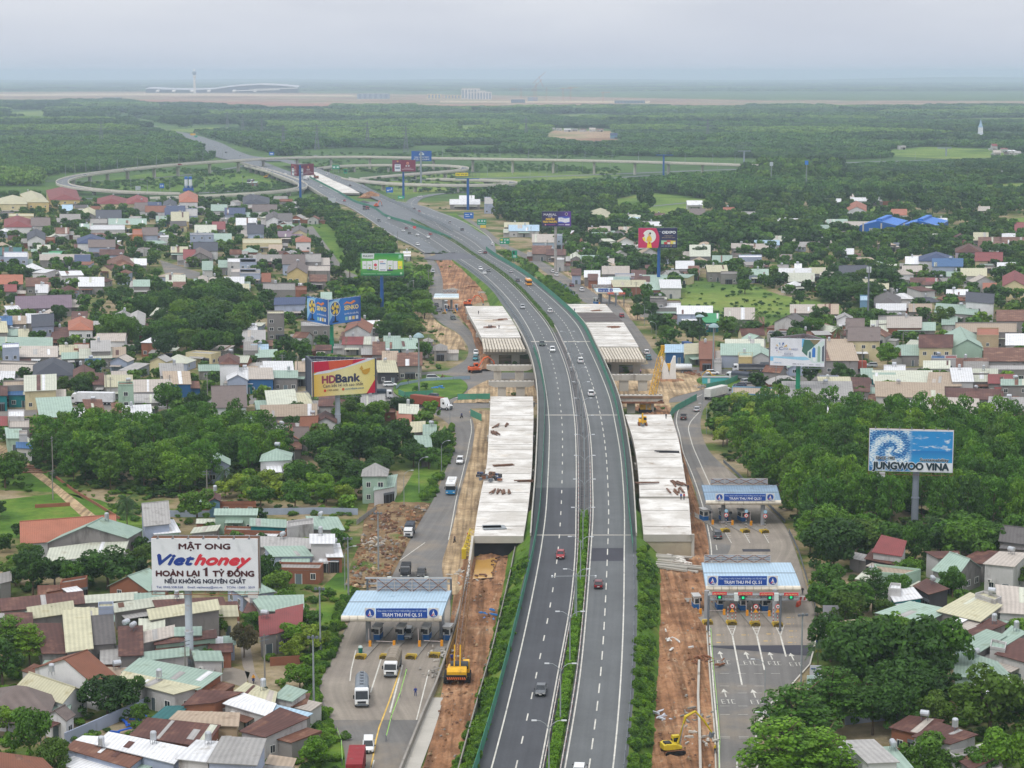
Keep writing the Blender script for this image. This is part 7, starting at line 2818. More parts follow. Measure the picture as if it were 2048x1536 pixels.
#VEHICLES
def paint(c):return P("car_paint_%02x%02x%02x"%tuple(c),c,.3,.03,1,spec=.6,ov=0)
dG=aX((150,152,156),.3)
dH=P('headlamp',(226,226,216),.2,0,1,spec=.6,ov=0)
dF=P('tail_lamp',(170,24,24),.3,0,1,ov=0)
dY=P('car_glass',(26,32,38),.08,.1,1,spec=.7,ov=0)
def loft(mb,st,m,ch=.14):
 rows=[]
 for x,w,a,b in st:
  c=min(ch,(b-a)*.35,w*.4)
  rows.append([(x,-w,a+c*.6),(x,-w,b-c),(x,-w+c,b),(x,w-c,b),(x,w,b-c),(x,w,a+c*.6),(x,w-c,a),(x,-w+c,a)])
 mb.grid(rows,m,close=True)
 mb.poly(rows[0][::-1],m)
 mb.poly(rows[-1],m)
def wheels(t,xs,w,r,tw=.22):
 base=None
 for x in xs:
  for s in(-1,1):
   if base is None:
    mb=MB()
    mb.tube([(0,-tw/2,0),(0,tw/2,0)],r,TIRE,14)
    mb.tube([(0,-tw/2-.01,0),(0,tw/2+.01,0)],r*.55,dG,10)
    base=mb.aJ('wheel',t)
    o=base
   else:
    o=base.copy()
    LK(o)
    o.parent=t
   o.location=(x,s*(w-tw/2),r)
CARS={}
def car_proto(kind):
 if kind in CARS:return CARS[kind]
 L,W,H,cab,hood,bx={'sedan':(4.6,.9,1.46,(-1.9,-1.15,.35,1.15),1.0,.92),'hatch':(4.0,.87,1.5,(-1.9,-1.45,.3,1.0),1.0,.95),'suv':(4.7,.95,1.78,(-2.25,-1.9,.35,1.1),1.12,1.1),'mpv':(4.7,.92,1.82,(-2.25,-2.0,.8,1.6),1.1,1.05),'pickup':(5.3,.95,1.8,(-.9,-.6,.7,1.35),1.15,1.1)}[kind]
 t=ON('car',None)
 t.empty_display_size=.3
 LK(t)
 t['category']='car'
 pm=paint((200,202,206))
 mb=MB()
 h=L/2
 loft(mb,[(-h,W*.86,.38,bx-.12),(-h+.18,W,.28,bx),(-h*.4,W,.24,bx),(cab[3],W,.24,bx-.02),(h-.45,W*.97,.26,hood-.14),(h-.06,W*.86,.34,hood-.3),(h,W*.8,.4,hood-.4)],pm)
 if kind=='pickup':
  for s in(-1,1):mb.box((-1.75,s*(W-.06),bx-.05),(1.7,.1,.18),pm)
 a0,a1,b1,b0=cab
 wt=W*.80
 loft(mb,[(a1-.02,wt*.96,H-.1,H-.02),((a1+b1)/2,wt,H-.09,H),(b1+.02,wt*.96,H-.1,H-.02)],pm,.05)
 for xa,xt in((a0,a1),(b0,b1)):
  for s in(-1,1):mb.tube([(xa,s*(W-.1),bx-.02),(xt,s*(wt-.03),H-.05)],.05,pm,4)
 mb.aJ('body',t,smooth=True)
 mb=MB()
 mb.hexa([(a0,-W+.09,bx-.05),(b0,-W+.09,bx-.05),(b0,W-.09,bx-.05),(a0,W-.09,bx-.05),(a1,-wt+.02,H-.08),(b1,-wt+.02,H-.08),(b1,wt-.02,H-.08),(a1,wt-.02,H-.08)],dY)
 mb.aJ('window',t)
 for s in(-1,1):
  mb=MB()
  mb.box((h-.1,s*W*.62,hood-.47),(.16,.36,.16),dH)
  mb.aJ('headlight',t)
  mb=MB()
  mb.box((-h+.03,s*W*.66,bx-.36),(.1,.32,.2),dF)
  mb.aJ('tail_light',t)
  mb=MB()
  mb.box((b0-.15,s*(W+.1),bx),(.14,.2,.14),BLK)
  mb.aJ('mirror',t)
 mb=MB()
 mb.box((h-.01,0,.42),(.05,W*1.1,.18),BLK)
 mb.box((h+.02,0,.36),(.03,.45,.12),aX((220,220,214)))
 mb.box((-h-.02,0,.5),(.03,.45,.14),aX((220,220,214)))
 mb.aJ('bumper',t)
 wheels(t,(-L*.29,L*.30),W,.34)
 CARS[kind]=t
 t['used']=False
 return t
CN={'white':(222,224,226),'silver':(170,174,178),'grey':(88,92,98),'black':(32,33,36),'red':(150,24,36),'dark red':(104,20,34),'brown':(66,50,44),'dark green':(34,58,52),'teal':(24,122,134),'yellow':(226,160,30),'dark blue':(36,46,74)}
def road_ang(px,py,cols,away=True):
 t_=interp(XT,600)
 x=lambda q:np.mean([np.interp(-q,-t_[:,0],t_[:,c])for c in cols])
 p,q=G(x(py+4),py+4,ZE),G(x(py-4),py-4,ZE)
 a=atan2(q.y-p.y,q.x-p.x)
 return a if away else a+pi
def lane_ang(px,py,ang):
 for tb,lo,hi in((LSR,828,1560),(RSR,812,1560),(LUP,486,738),(RUP,500,738)):
  a=np.array(sorted(tb),float)
  if lo<py<hi and np.interp(py,a[:,0],a[:,1])-6<px<np.interp(py,a[:,0],a[:,2])+6:
   c=[G(np.mean([np.interp(q,a[:,0],a[:,k])for k in(1,2)]),q)for q in(py+9,py-9)]
   d=c[1]-c[0]
   return atan2(d.y,d.x)+(pi if sin(ang)<0 else 0)
 return ang
def dX(px,py,kind,colr,ang,label,zf=None,group=None):
 if not zf:ang=lane_ang(px,py,ang)
 pr=car_proto(kind)
 zf=zf or(lambda Y:ZR+.03)
 p=G(px,py,zf)
 m=paint(CN[colr])
 if not pr['used']:
  pr['used']=True
  r=pr
  r.location=p
  r.rotation_euler=(0,0,ang)
  r.children[0].material_slots[0].link='OBJECT'
  r.children[0].material_slots[0].material=m
  for c in r.children:
   if c.name.startswith('body'):
    c.material_slots[0].link='OBJECT'
    c.material_slots[0].material=m
 else:
  r=dup(pr,p,ang,mats={'body':m})
 if 'used' in r and r is not pr:del r['used']
 tag(r,label,'car',group)
 return r
XZ=lambda Y:ZE(Y)+.06
LC=(3,4)
RC=(5,6)
GL,GR='cars coming towards the camera on the left carriageway','cars driving away on the right carriageway'
for x,y,k,c,lb in((1121,1115,'hatch','red','bright red hatchback coming nearer on the left carriageway by the planted median'),(1082,1386,'sedan','grey','dark grey sedan coming nearer in the foreground of the left carriageway'),(1105,703,'suv','white','white car on the left carriageway beside the far bridge end'),(1084,691,'suv','dark green','dark green car left of the white car near the far bridge end'),(1045,617,'suv','silver','pale silver car on the left carriageway at the start of the bridge'),(961,540,'suv','white','white car in the upper left carriageway nearest the hedge, first of three'),(977,543,'sedan','grey','grey car next to the hedge among the three upper left cars'),(969,548,'sedan','white','lower white car among the three upper left cars')):
 dX(x,y,k,c,road_ang(x,y,LC,False),lb,XZ,GL)
for x,y,k,c,lb in((1197,1174,'hatch','dark red','dark red hatchback driving away beyond the near lamp posts'),(1182,791,'suv','white','white car driving away mid way along the bridge'),(1161,725,'suv','white','white car driving away beyond the middle of the bridge'),(1100,625,'suv','white','white car driving away at the far end of the bridge'),(1035,563,'suv','grey','grey car driving left of the orange bus'),(1022,545,'sedan','silver','silver car driving ahead of the orange bus'),(960,507,'suv','white','white car left of the dark red car on the far right carriageway'),(970,507,'suv','dark red','dark red car beside the start of the right green barrier'),(1159,1549,'suv','white','white car cut off by the bottom edge of the picture')):
 dX(x,y,k,c,road_ang(x,y,RC,True),lb,XZ,GR)
A_UP=atan2(1,-.225)
for x,y,k,c,s,lb in((835,471,'sedan','white',-1,'white car above the gore where the left lanes split'),(856,476,'suv','white',-1,'white car nearest the green barrier above the gore'),(806,463,'sedan','white',-1,'white car on the painted island of the far left lanes'),(819,468,'sedan','black',-1,'black car between two white cars on the far left lanes'),(861,470,'sedan','red',-1,'red car beside the green barrier on the far left lanes'),(813,458,'sedan','dark red',-1,'small dark red car above the painted island'),(778,438,'sedan','white',-1,'white car alone beside the long green barrier'),(758,443,'suv','grey',-1,'grey car at the left edge of the far lanes'),(835,491,'suv','white',-1,'white car taking the left exit towards the service road'),(689,403,'suv','red',-1,'red car on the far left carriageway below the pale deck'),(642,374,'suv','white',-1,'white car on the far left carriageway beside the pale deck'),(985,490,'sedan','white',1,'white car at the tip of the right gore'),(924,461,'suv','grey',1,'grey car in the middle of the wide right lanes'),(899,446,'suv','silver',1,'silver car on the wide right lanes'),(838,424,'sedan','red',1,'red car beside the ramp bend'),(828,419,'sedan','black',1,'black car beside the ramp bend'),(787,401,'sedan','dark blue',1,'dark blue car on the far right carriageway'),(700,372,'sedan','black',1,'black car far along the right carriageway'),(653,350,'suv','white',1,'white car near the pair of green signs'),(672,356,'suv','silver',1,'silver car beyond the pale deck'),(571,349,'suv','white',-1,'white car on the far bridge by the slip road')):
 dX(x,y,k,c,A_UP+(pi if s<0 else 0),lb,XZ,'cars on the far part of the expressway')
dX(840,395,'suv','white',2.6,'white car on the curved ramp right of the expressway',lambda Y:.4)
for x,y,k,c,a,lb in((920,926,'suv','white',-1.9,'white car coming down the left service road ahead of the bus'),(737,1499,'mpv','white',-1.75,'white people carrier beside the red container truck'),(815,1274,'suv','silver',-1.75,'silver car leaving the left toll lane'),(780,773,'suv','white',.25,'white car driving round the left roundabout'),(866,759,'mpv','silver',.1,'silver people carrier beyond the traffic island'),(791,757,'sedan','white',2.4,'white car parked at the shops left of the roundabout'),(864,797,'suv','dark blue',2.7,'dark car beside the red container semi truck'),(952,709,'suv','white',-1.5,'white car on the upper left service road'),(951,720,'suv','teal',-1.5,'teal car behind the white car on the upper left service road'),(906,639,'suv','dark green',-1.9,'dark car leaving the far left toll'),(873,613,'suv','black',-1.6,'black car passing left of the far left toll'),(877,623,'sedan','grey',-1.6,'grey car passing left of the far left toll, nearer one'),(894,618,'suv','dark red',1.5,'dark red car inside the far left toll'),(891,604,'suv','silver',-1.6,'silver car behind the far left toll'),(866,545,'mpv','silver',-1.8,'silver car on the upper left service road near the green billboard'),(1367,838,'pickup','brown',1.8,'dark brown pickup on the right service road'),(1394,822,'sedan','silver',1.1,'silver grey car ahead of the pickup on the right service road'),(1435,1075,'suv','grey',1.75,'dark grey car waiting before the rear right toll'),(1425,749,'suv','white',.1,'white car right of the white tanker'),(1494,767,'suv','silver',.6,'silver car on the right junction'),(1517,769,'suv','white',1.4,'white car on the right junction near the resort billboard'),(1480,773,'sedan','dark blue',3.0,'dark car on the right junction behind the tarpaulin truck'),(1243,634,'suv','red',1.7,'red car beside the dark membrane deck'),(1297,719,'suv','teal',1.9,'teal car at the end of the upper right service road'),(1293,708,'suv','white',1.9,'white car behind the teal car'),(1106,545,'suv','white',2.5,'upper white car on the upper right service road'),(1113,552,'suv','white',2.5,'lower white car on the upper right service road'),(1143,573,'suv','dark red',2.5,'dark red car on the upper right service road'),(1163,582,'suv','white',2.5,'white car just before the far right toll'),(1498,752,'sedan','black',.1,'black car beside the white cab truck'),(1742,734,'suv','silver',3.1,'silver car behind the orange truck')):
 dX(x,y,k,c,a,lb,None,'cars on the side roads')
for x,y,c,lb in((250,340.5,'white','white car high on the left curve of the flyover'),(170,352,'white','white car on the tight bend of the flyover'),(360,330.5,'red','red car on the left part of the flyover'),(632,313.6,'white','white car on the middle of the flyover'),(655,313.6,'silver','silver car on the middle of the flyover')):
 dX(x,y,'suv',c,.9 if x<300 else .3,lb,lambda Y:float(np.interp(x,[124,210,300,400,560,700],[8,9.5,11,12.5,14,14]))+.1,'cars on the flyover')
for x,y,c,lb in((428,294,'white','white car on the far highway, nearer of two'),(452,306,'black','black car on the far highway near the flyover'),(400,285,'white','white car on the far highway, farther of two'),(480,313,'silver','silver car on the far highway just beyond the flyover'),(345,265,'white','white car far along the straight highway')):
 dX(x,y,'suv',c,2.0,lb,lambda Y:1.0,'cars on the far highway')
#lorries and buses
def eK(label,px,py,ang,cab,load,ld,L=6.0,W=2.35,Hc=2.6,Hl=2.9,name='truck',semi=False,axles=3,zf=None,tank=False,tarp=False,group='lorries'):
 if not zf:ang=lane_ang(px,py,ang)
 p=G(px,py,zf or(lambda Y:ZR+.03))
 t=aZ(name,label,name.replace('_',' '),p,ang,group)
 w=W/2
 cm=paint(cab)
 mb=MB()
 cl=2.2 if not semi else 3.4
 x1=L/2+cl
 if semi:
  loft(mb,[(x1-cl+.1,w,.7,Hc+1.0),(x1-cl+1.2,w,.6,Hc+1.1),(x1-cl+1.9,w*.95,.6,Hc),(x1-1.1,w*.9,.6,1.75),(x1-.1,w*.82,.6,1.6),(x1,w*.75,.7,1.4)],cm)
 else:
  loft(mb,[(x1-cl+.1,w*.97,.6,Hc),(x1-cl+.5,w,.55,Hc+.15),(x1-.5,w,.5,Hc+.1),(x1-.08,w*.96,.5,1.6),(x1,w*.92,.55,1.2)],cm)
 mb.aJ('cab',t,smooth=False)
 mb=MB()
 if semi:
  mb.hexa([(x1-1.75,-w*.84,1.85),(x1-1.5,-w*.84,1.8),(x1-1.5,w*.84,1.8),(x1-1.75,w*.84,1.85),(x1-1.95,-w*.8,2.7),(x1-1.85,-w*.8,2.65),(x1-1.85,w*.8,2.65),(x1-1.95,w*.8,2.7)],dY)
  mb.box((x1-2.2,0,1.8),(.7,W+.02,.7),dY)
 else:
  mb.hexa([(x1-.3,-w*.9,1.55),(x1-.04,-w*.9,1.55),(x1-.04,w*.9,1.55),(x1-.3,w*.9,1.55),(x1-.6,-w*.86,Hc-.12),(x1-.38,-w*.86,Hc-.12),(x1-.38,w*.86,Hc-.12),(x1-.6,w*.86,Hc-.12)],dY)
  mb.box((x1-1.0,0,1.5),(.9,W+.03,.75),dY)
 mb.aJ('window',t)
 mb=MB()
 mb.box((x1+.02,0,.5),(.12,W*.9,.35),bW)
 mb.box((x1+.06,0,.95),(.06,W*.6,.3),BLK)
 mb.aJ('bumper',t)
 for s in(-1,1):
  mb=MB()
  mb.box((x1+.04,s*w*.75,.75),(.1,.36,.2),dH)
  mb.aJ('headlight',t)
  mb=MB()
  mb.box((x1-.35,s*(w+.16),1.6),(.12,.22,.6),BLK)
  mb.aJ('mirror',t)
 mb=MB()
 mb.box((0+cl*.2,0,.55),(L+cl*.6,.9,.35),BLK)
 mb.aJ('chassis',t)
 lm=P("load_%02x%02x%02x"%tuple(load),load,.6,.1,.8,(110,104,98),.35,1.0,ribs=0,ov=0)
 mb=MB()
 if tank:
  z=1.0+w*.98
  mb.tube([(-L/2,0,z),(-L/2+.12,0,z),(L/2-.12,0,z),(L/2,0,z)],[w*.75,w*.98,w*.98,w*.75],lm,18)
  for k in range(5):mb.tube([(-L/2+L*(k+.5)/5,0,z+w*.94),(-L/2+L*(k+.5)/5,0,z+w*1.14)],.28,bW,10)
  for s in(-.45,.45):mb.tube([(-L/2+.3,s,z+w+.05),(L/2-.3,s,z+w+.05)],.05,bV,5)
  mb.aJ('tank',t,smooth=True)
 elif tarp:
  mb.box((0,0,.95),(L,W,.9),P('truck_bed',(120,122,124),.6,.1,1,ov=0))
  mb.aJ('bed',t)
  mb=MB()
  rows=[]
  for k in range(13):
   x=-L/2+L*k/12
   dz=.05*sin(k*2.6)
   rows.append([(x,-w,1.7),(x,-w*1.0,2.7+dz),(x,-w*.6,Hl+.22+dz),(x,0,Hl+.32+dz),(x,w*.6,Hl+.22+dz),(x,w,2.7+dz),(x,w,1.7)])
  mb.grid(rows,lm)
  for r in(rows[0],rows[-1]):mb.poly(r,lm)
  mb.aJ('tarpaulin',t)
 else:
  mb.box((0,0,1.0),(L,W,Hl-.2),lm)
  n=int(L/.6)
  for k in range(n):
   for s in(-1,1):mb.box((-L/2+L*(k+.5)/n,s*(w+.02),1.1),(.25,.06,Hl-.45),lm)
   mb.box((-L/2+L*(k+.5)/n,0,Hl+.8),(.25,W*.96,.03),lm)
  for s in(-1,1):mb.box((-L/2-.03,s*w*.5,1.1),(.08,w*.92,Hl-.4),lm)
  mb.aJ('container',t)
 xs=[x1-(1.2 if not semi else .9)]+[-L/2+.8+1.25*k for k in range(axles-1)]+([x1-cl+.2]if semi else[])
 wheels(t,xs,w,.5,.32)
 return t
def bus(label,px,py,ang,top,low,L=9.0,zf=None):
 if not zf:ang=lane_ang(px,py,ang)
 p=G(px,py,zf or(lambda Y:ZR+.03))
 t=aZ('bus',label,'bus',p,ang,'buses')
 mb=MB()
 loft(mb,[(-L/2,1.15,.4,1.35),(-L/2+.2,1.22,.35,1.4),(L/2-.25,1.22,.35,1.4),(L/2,1.15,.4,1.35)],paint(low))
 loft(mb,[(-L/2,1.1,2.35,3.0),(-L/2+.3,1.22,2.3,3.15),(L/2-.5,1.22,2.3,3.15),(L/2-.1,1.12,2.4,3.0)],paint(top))
 mb.aJ('body',t)
 mb=MB()
 mb.box((-.05,0,1.36),(L-.12,2.42,1.0),dY)
 mb.aJ('window',t)
 mb=MB()
 mb.box((-1.2,0,3.15),(2.4,1.5,.22),aX((206,206,204)))
 mb.box((1.8,0,3.15),(.9,.9,.12),aX((190,190,190)))
 mb.aJ('roof_unit',t)
 for s in(-1,1):
  mb=MB()
  mb.box((L/2,s*.85,.75),(.1,.4,.22),dH)
  mb.aJ('headlight',t)
  mb=MB()
  mb.box((L/2-.05,s*1.4,1.7),(.12,.18,.55),BLK)
  mb.aJ('mirror',t)
 wheels(t,(-L*.27,L*.3),1.2,.48,.3)
 return t
bus('white and blue bus coming down the left service road',903,984,-1.88,(222,224,226),(40,130,184))
bus('orange yellow bus driving away on the right carriageway',1057,570,road_ang(1057,570,RC,True),(232,150,30),(226,150,30),8.5,XZ)
eK('white tanker lorry with a shiny grey tank leaving the left toll',724,1394,-1.72,(222,224,226),(128,136,146),0,8.5,tank=True,axles=4,Hc=3.0)
eK('white lorry with a tan tarpaulin between two left toll islands',787,1338,-1.75,(222,224,226),(132,122,108),0,7.5,Hl=3.0,tarp=True)
eK('small lorry with a white cab and dark tarpaulin above the left toll',820,1069,-1.85,(214,216,218),(60,66,76),0,4.4,2.0,2.2,2.5,tarp=True,axles=2)
eK('red container on a lorry at the bottom edge of the left service road',712,1556,1.45,(60,60,64),(140,44,50),0,9,2.44,axles=4)
t_=eK('black van coming up to the left toll gantry',812,1150,-1.85,(38,40,44),(38,40,44),0,3.6,2.0,2.4,1.7,name='van',axles=2)
dX(843,1152,'pickup','black',-1.85,'black pickup with a load frame right of the black van',None,'cars on the side roads')
eK('white bonneted semi truck pulling a red brown container at the roundabout',855,815,-.62,(224,226,228),(142,76,60),0,12,2.44,2.6,semi=True,axles=4)
eK('orange bonneted semi truck pulling a red brown container right of the resort billboard',1698,742,3.1,(224,132,40),(170,86,66),0,12,2.44,2.6,semi=True,axles=4)
eK('white cab lorry with a long dark cargo bed at the right junction',1508,743,3.12,(214,216,220),(64,66,74),0,11,tarp=True,axles=4,Hl=2.4)
eK('black box lorry in front of the resort billboard pole',1553,752,3.12,(34,36,42),(36,38,46),0,6.5,axles=3)
eK('lorry with a dark grey tarpaulin turning at the right junction',1482,761,2.6,(206,210,216),(66,72,84),0,6.5,tarp=True)
eK('white tank lorry behind the white bridge pier',1358,746,3.1,(210,214,220),(216,220,224),0,9,tank=True,axles=4)
eK('white container trailer parked beside the green hoarding on the right',1432,796,.95,(190,194,198),(206,206,202),0,11,2.44,axles=3)
eK('white long container lorry on the street left of the pale green tower',192,809,3.05,(214,216,220),(216,218,222),0,12,2.5,Hl=3.2,semi=True,axles=4)
eK('dark blue covered lorry behind the bank billboard',745,797,.1,(206,208,212),(30,44,58),0,9,axles=3,tarp=True)
eK('red and dark dump lorry on the closed lanes',731,419,-1.1,(150,50,50),(50,56,66),0,6,axles=3,tarp=True,zf=lambda Y:.5)
eK('white lorry on the far left carriageway beside the dark red billboard',612,360,-1.1,(220,222,224),(220,222,224),0,7,axles=3,zf=XZ)
eK('blue roofed lorry on the service road beside the green awning house',1374,703,1.9,(190,190,190),(60,90,140),0,5,axles=2)
#people, motorbikes
def eW(pose,top,legs,hat=None):
 mb=bpy.data.meshes.new('person')
 if pose=='sit':
  V_=[(0,0,.78),(0,0,1.05),(.06,0,1.28),(.1,0,1.42),(.12,0,1.56),(.12,0,1.66),(.05,.2,1.26),(.25,.24,1.05),(.45,.2,.98),(.05,-.2,1.26),(.25,-.24,1.05),(.45,-.2,.98),(.05,.12,.78),(.42,.16,.74),(.36,.16,.38),(.05,-.12,.78),(.42,-.16,.74),(.36,-.16,.38)]
 else:
  V_=[(0,0,.92),(0,0,1.15),(0,0,1.36),(0,0,1.46),(.02,0,1.58),(.02,0,1.70),(0,.2,1.38),(.04,.26,1.12),(.12,.25,.88),(0,-.2,1.38),(.02,-.27,1.12),(.08,-.26,.88),(0,.1,.9),(.05,.12,.5),(0,.13,.06),(0,-.1,.9),(-.04,-.12,.5),(-.1,-.13,.06)]
 E=[(0,1),(1,2),(2,3),(3,4),(4,5),(2,6),(6,7),(7,8),(2,9),(9,10),(10,11),(0,12),(12,13),(13,14),(0,15),(15,16),(16,17)]
 rad=[.15,.15,.16,.06,.1,.09,.07,.05,.04,.07,.05,.04,.1,.075,.055,.1,.075,.055]
 mb.from_pydata(V_,E,[])
 o=ON('person',mb)
 LK(o)
 md=o.modifiers.new('skin','SKIN')
 for i,v in enumerate(o.data.skin_vertices[0].data):
  v.radius=(rad[i],rad[i])
  v.use_root=i==0
 sb=o.modifiers.new('sub','SUBSURF')
 sb.levels=sb.render_levels=1
 dg=bpy.context.evaluated_depsgraph_get()
 dg.update()
 me=bpy.data.meshes.new_from_object(o.evaluated_get(dg))
 bpy.data.objects.remove(o)
 me.materials.clear()
 SK=aX((176,128,100))
 for m in(aX(top),aX(legs),SK,aX(hat or(34,28,26))):me.materials.append(m)
 for f in me.polygons:
  c=f.center
  f.use_smooth=True
  f.material_index=3 if c.z>1.63 else 2 if c.z>1.46 or(c.z<1.0 and abs(c.y)>.2)else 0 if(c.z>(.95 if pose!='sit' else .86))else 1
 return me
def person(px,py,label,top,legs,hat=None,z=.1,rz=0,pose='stand',group=None):
 me=eW(pose,top,legs,hat)
 o=ON('person',me)
 LK(o)
 o.location=G(px,py,z)
 o.rotation_euler=(0,0,rz)
 return tag(o,label,'person',group)
ZDk=lambda Y:ZD(Y)+.02
person(831,1393,'person in blue overalls standing on the left toll road',(36,60,130),(34,52,110),(50,70,130),.1,-1.5)
person(1430,1508,'person in a yellow vest beside the right service road',(220,190,50),(40,44,60),(226,200,40),.1,2.5)
person(904,1325,'person in blue beside the crawler crane',(34,60,140),(40,44,60),(230,210,60),.5,-1)
for x,y,c,z,lb in((978,657,(40,44,60),ZDk,'worker in dark clothes at the left of the group on the far left deck'),(982,657,(60,60,80),ZDk,'worker in grey in the middle of the group on the far left deck'),(998,658,(36,40,70),ZDk,'worker standing apart on the far left deck'),(957,629,(60,70,70),ZDk,'worker near the back of the far left deck'),(1149,624,(40,60,120),ZDk,'worker in blue at the left edge of the white strip deck'),(1376,982,(60,50,50),ZDk,'worker at the outer corner of the long right deck'),(1332,838,(70,74,80),ZDk,'worker at the far outer corner of the long right deck'),(1362,1000,(40,70,150),ZDk,'worker in blue at the joint of the right decks'),(1368,1000,(170,60,60),ZDk,'worker in red at the joint of the right decks'),(936,1078,(190,60,60),.1,'person in red beside the yellow drilling mast'),(1281,748,(150,120,160),lambda Y:ZD(Y)-1.3,'worker in lilac on the middle bare pier'),(1605,1190,(40,44,54),.1,'person in dark clothes right of the front right canopy')):
 person(x,y,lb,c,(44,46,58),None,z,1.0,group='workers on the building site')
def bike(px,py,ang,c,lb,rider,z=None):
 p=G(px,py,ZR+.03)
 t=aZ('motorbike','motorbike '+lb,'motorbike',p,ang,'motorbikes')
 mb=MB()
 mb.tube([(-.75,0,.62),(-.2,0,.66),(.1,0,.5),(.45,0,.72),(.55,0,1.0)],[.1,.13,.12,.1,.06],paint(c),8)
 mb.aJ('body',t)
 mb=MB()
 mb.tube([(-.7,0,.78),(.05,0,.76)],.11,BLK,6)
 mb.aJ('saddle',t)
 mb=MB()
 mb.tube([(.5,-.32,1.05),(.5,.32,1.05)],.03,BLK,5)
 mb.aJ('handlebar',t)
 base=None
 for x in(-.6,.62):
  mb=MB()
  mb.tube([(x,-.05,.29),(x,.05,.29)],.29,TIRE,14)
  mb.aJ('wheel',t)
 me=eW('sit',*rider)
 o=ON('person',me)
 LK(o)
 o.location=p+Matrix.Rotation(ang,3,'Z')@aQ((-.25,0,.02))
 o.rotation_euler=(0,0,ang)
 tag(o,'rider of the motorbike '+lb,'person','motorbike riders')
bike(923,836,-2.0,(40,44,90),'at the left roundabout exit',((60,66,110),(40,42,60),(40,60,110)))
bike(818,766,.2,(50,30,30),'between two white cars at the left roundabout',((70,80,90),(50,50,60),None))
bike(886,757,.1,(120,40,40),'beyond the traffic island',((120,60,60),(50,50,60),None))
bike(909,1085,-1.8,(70,60,60),'on the sandy verge beside the left deck',((110,96,90),(70,70,76),(200,200,200)))
bike(507,1367,-1.5,(40,60,110),'in the lane below the honey billboard',((214,150,50),(50,60,110),(220,220,226)))
bike(612,466,-1.2,(40,40,44),'in the street by the dark trees',((50,54,70),(50,50,60),None))
bike(1570,776,2.2,(44,44,50),'at the right junction, left one',((60,110,120),(40,44,54),None))
bike(1582,774,2.2,(44,44,50),'at the right junction, right one',((40,44,54),(40,44,54),None))
#LAMP POSTS, MASTS, POLES
def eV(base,items):
 for i,(p,rz,lb,sc_)in enumerate(items):
  if i==0:
   base.location=p
   base.rotation_euler=(0,0,rz)
   base['label']=lb
   if sc_:base.scale=(1,1,sc_)
  else:
   dup(base,p,rz,lb,scale=(1,1,sc_)if sc_ else None)
t=aZ('street_lamp','','street lamp',(0,0,0),0,'double armed lamps in the median')
mb=MB()
mb.tube([(0,0,0),(0,0,9.2)],[.13,.09],bV,8)
mb.box((0,0,0),(.4,.4,.5),bW)
mb.aJ('pole',t)
for s in(-1,1):
 mb=MB()
 mb.tube([(0,0,8.6),(s*.5,0,9.5),(s*1.2,0,9.95),(s*1.9,0,10.05)],.055,bV,6)
 mb.aJ('arm',t)
 mb=MB()
 mb.box((s*2.15,0,9.95),(.75,.3,.14),aX((206,210,214)))
 mb.aJ('lamp_head',t)
t2_=interp(XT,600)
cx=lambda py:np.mean([np.interp(-py,-t2_[:,0],t2_[:,c])for c in(4,5)])
its=[]
Ys=[G(0,y).y for y in(1450,1336,1243,1172)]
ylist=[1575,1450,1336,1243,1172,1108,1046,994,948,906,868,832,800,770,744,720]
for i,y in enumerate(ylist):
 p=G(cx(y),y,lambda Y:ZE(Y))
 its.append((p,0,f"double armed street lamp in the median, {'nearest the camera' if i == 0 else ORD[i] + ' from the camera' if i < 12 else 'number %d from the camera' % (i + 1)}",None))
eV(t,its)
t=aZ('camera_pole','tall pole with one long cross arm and cameras in the median','camera pole',G(1150,1236,ZE),0)
mb=MB()
mb.tube([(0,0,0),(0,0,8.2)],.12,bV,8)
mb.aJ('pole',t)
mb=MB()
mb.tube([(-4.4,0,8.0),(3.9,0,8.1)],.06,bV,6)
mb.aJ('arm',t)
for x in(-4.3,3.8):
 mb=MB()
 mb.box((x,-.2,7.9),(.3,.6,.3),aX((200,204,208)))
 mb.aJ('camera',t)
t=aZ('floodlight_pole','','floodlight pole',(0,0,0),0,'floodlight poles at the toll plazas')
mb=MB()
mb.tube([(0,0,0),(0,0,13)],[.2,.12],bV,8)
mb.aJ('pole',t)
mb=MB()
mb.tube([(-.9,0,12.6),(.9,0,12.6)],.06,bW,5)
mb.aJ('crossbar',t)
for x in(-.7,0,.7):
 mb=MB()
 mb.box((x,-.2,12.5),(.45,.3,.4),bW)
 mb.aJ('floodlight',t)
eV(t,[(G(641,1313),0,'floodlight pole on the grass left of the left toll, rear one',None),(G(628,1422),0,'floodlight pole on the grass left of the left toll, front one',None),(G(697,1200),0,'floodlight pole behind the left toll by the rubble',None),(G(757,1143),0,'floodlight pole on the grass strip behind the left toll',None),(G(1602,1372),.3,'floodlight pole at the right kerb of the right toll',None)])
t=aZ('street_lamp','','street lamp',(0,0,0),0,'single armed lamps along the service roads')
mb=MB()
mb.tube([(0,0,0),(0,0,7.6),(.3,0,8.5),(1.0,0,9.0),(1.9,0,9.2)],[.1,.07,.06,.05,.05],bV,7)
mb.aJ('pole',t)
mb=MB()
mb.box((2.1,0,9.1),(.7,.26,.12),aX((200,204,208)))
mb.aJ('lamp_head',t)
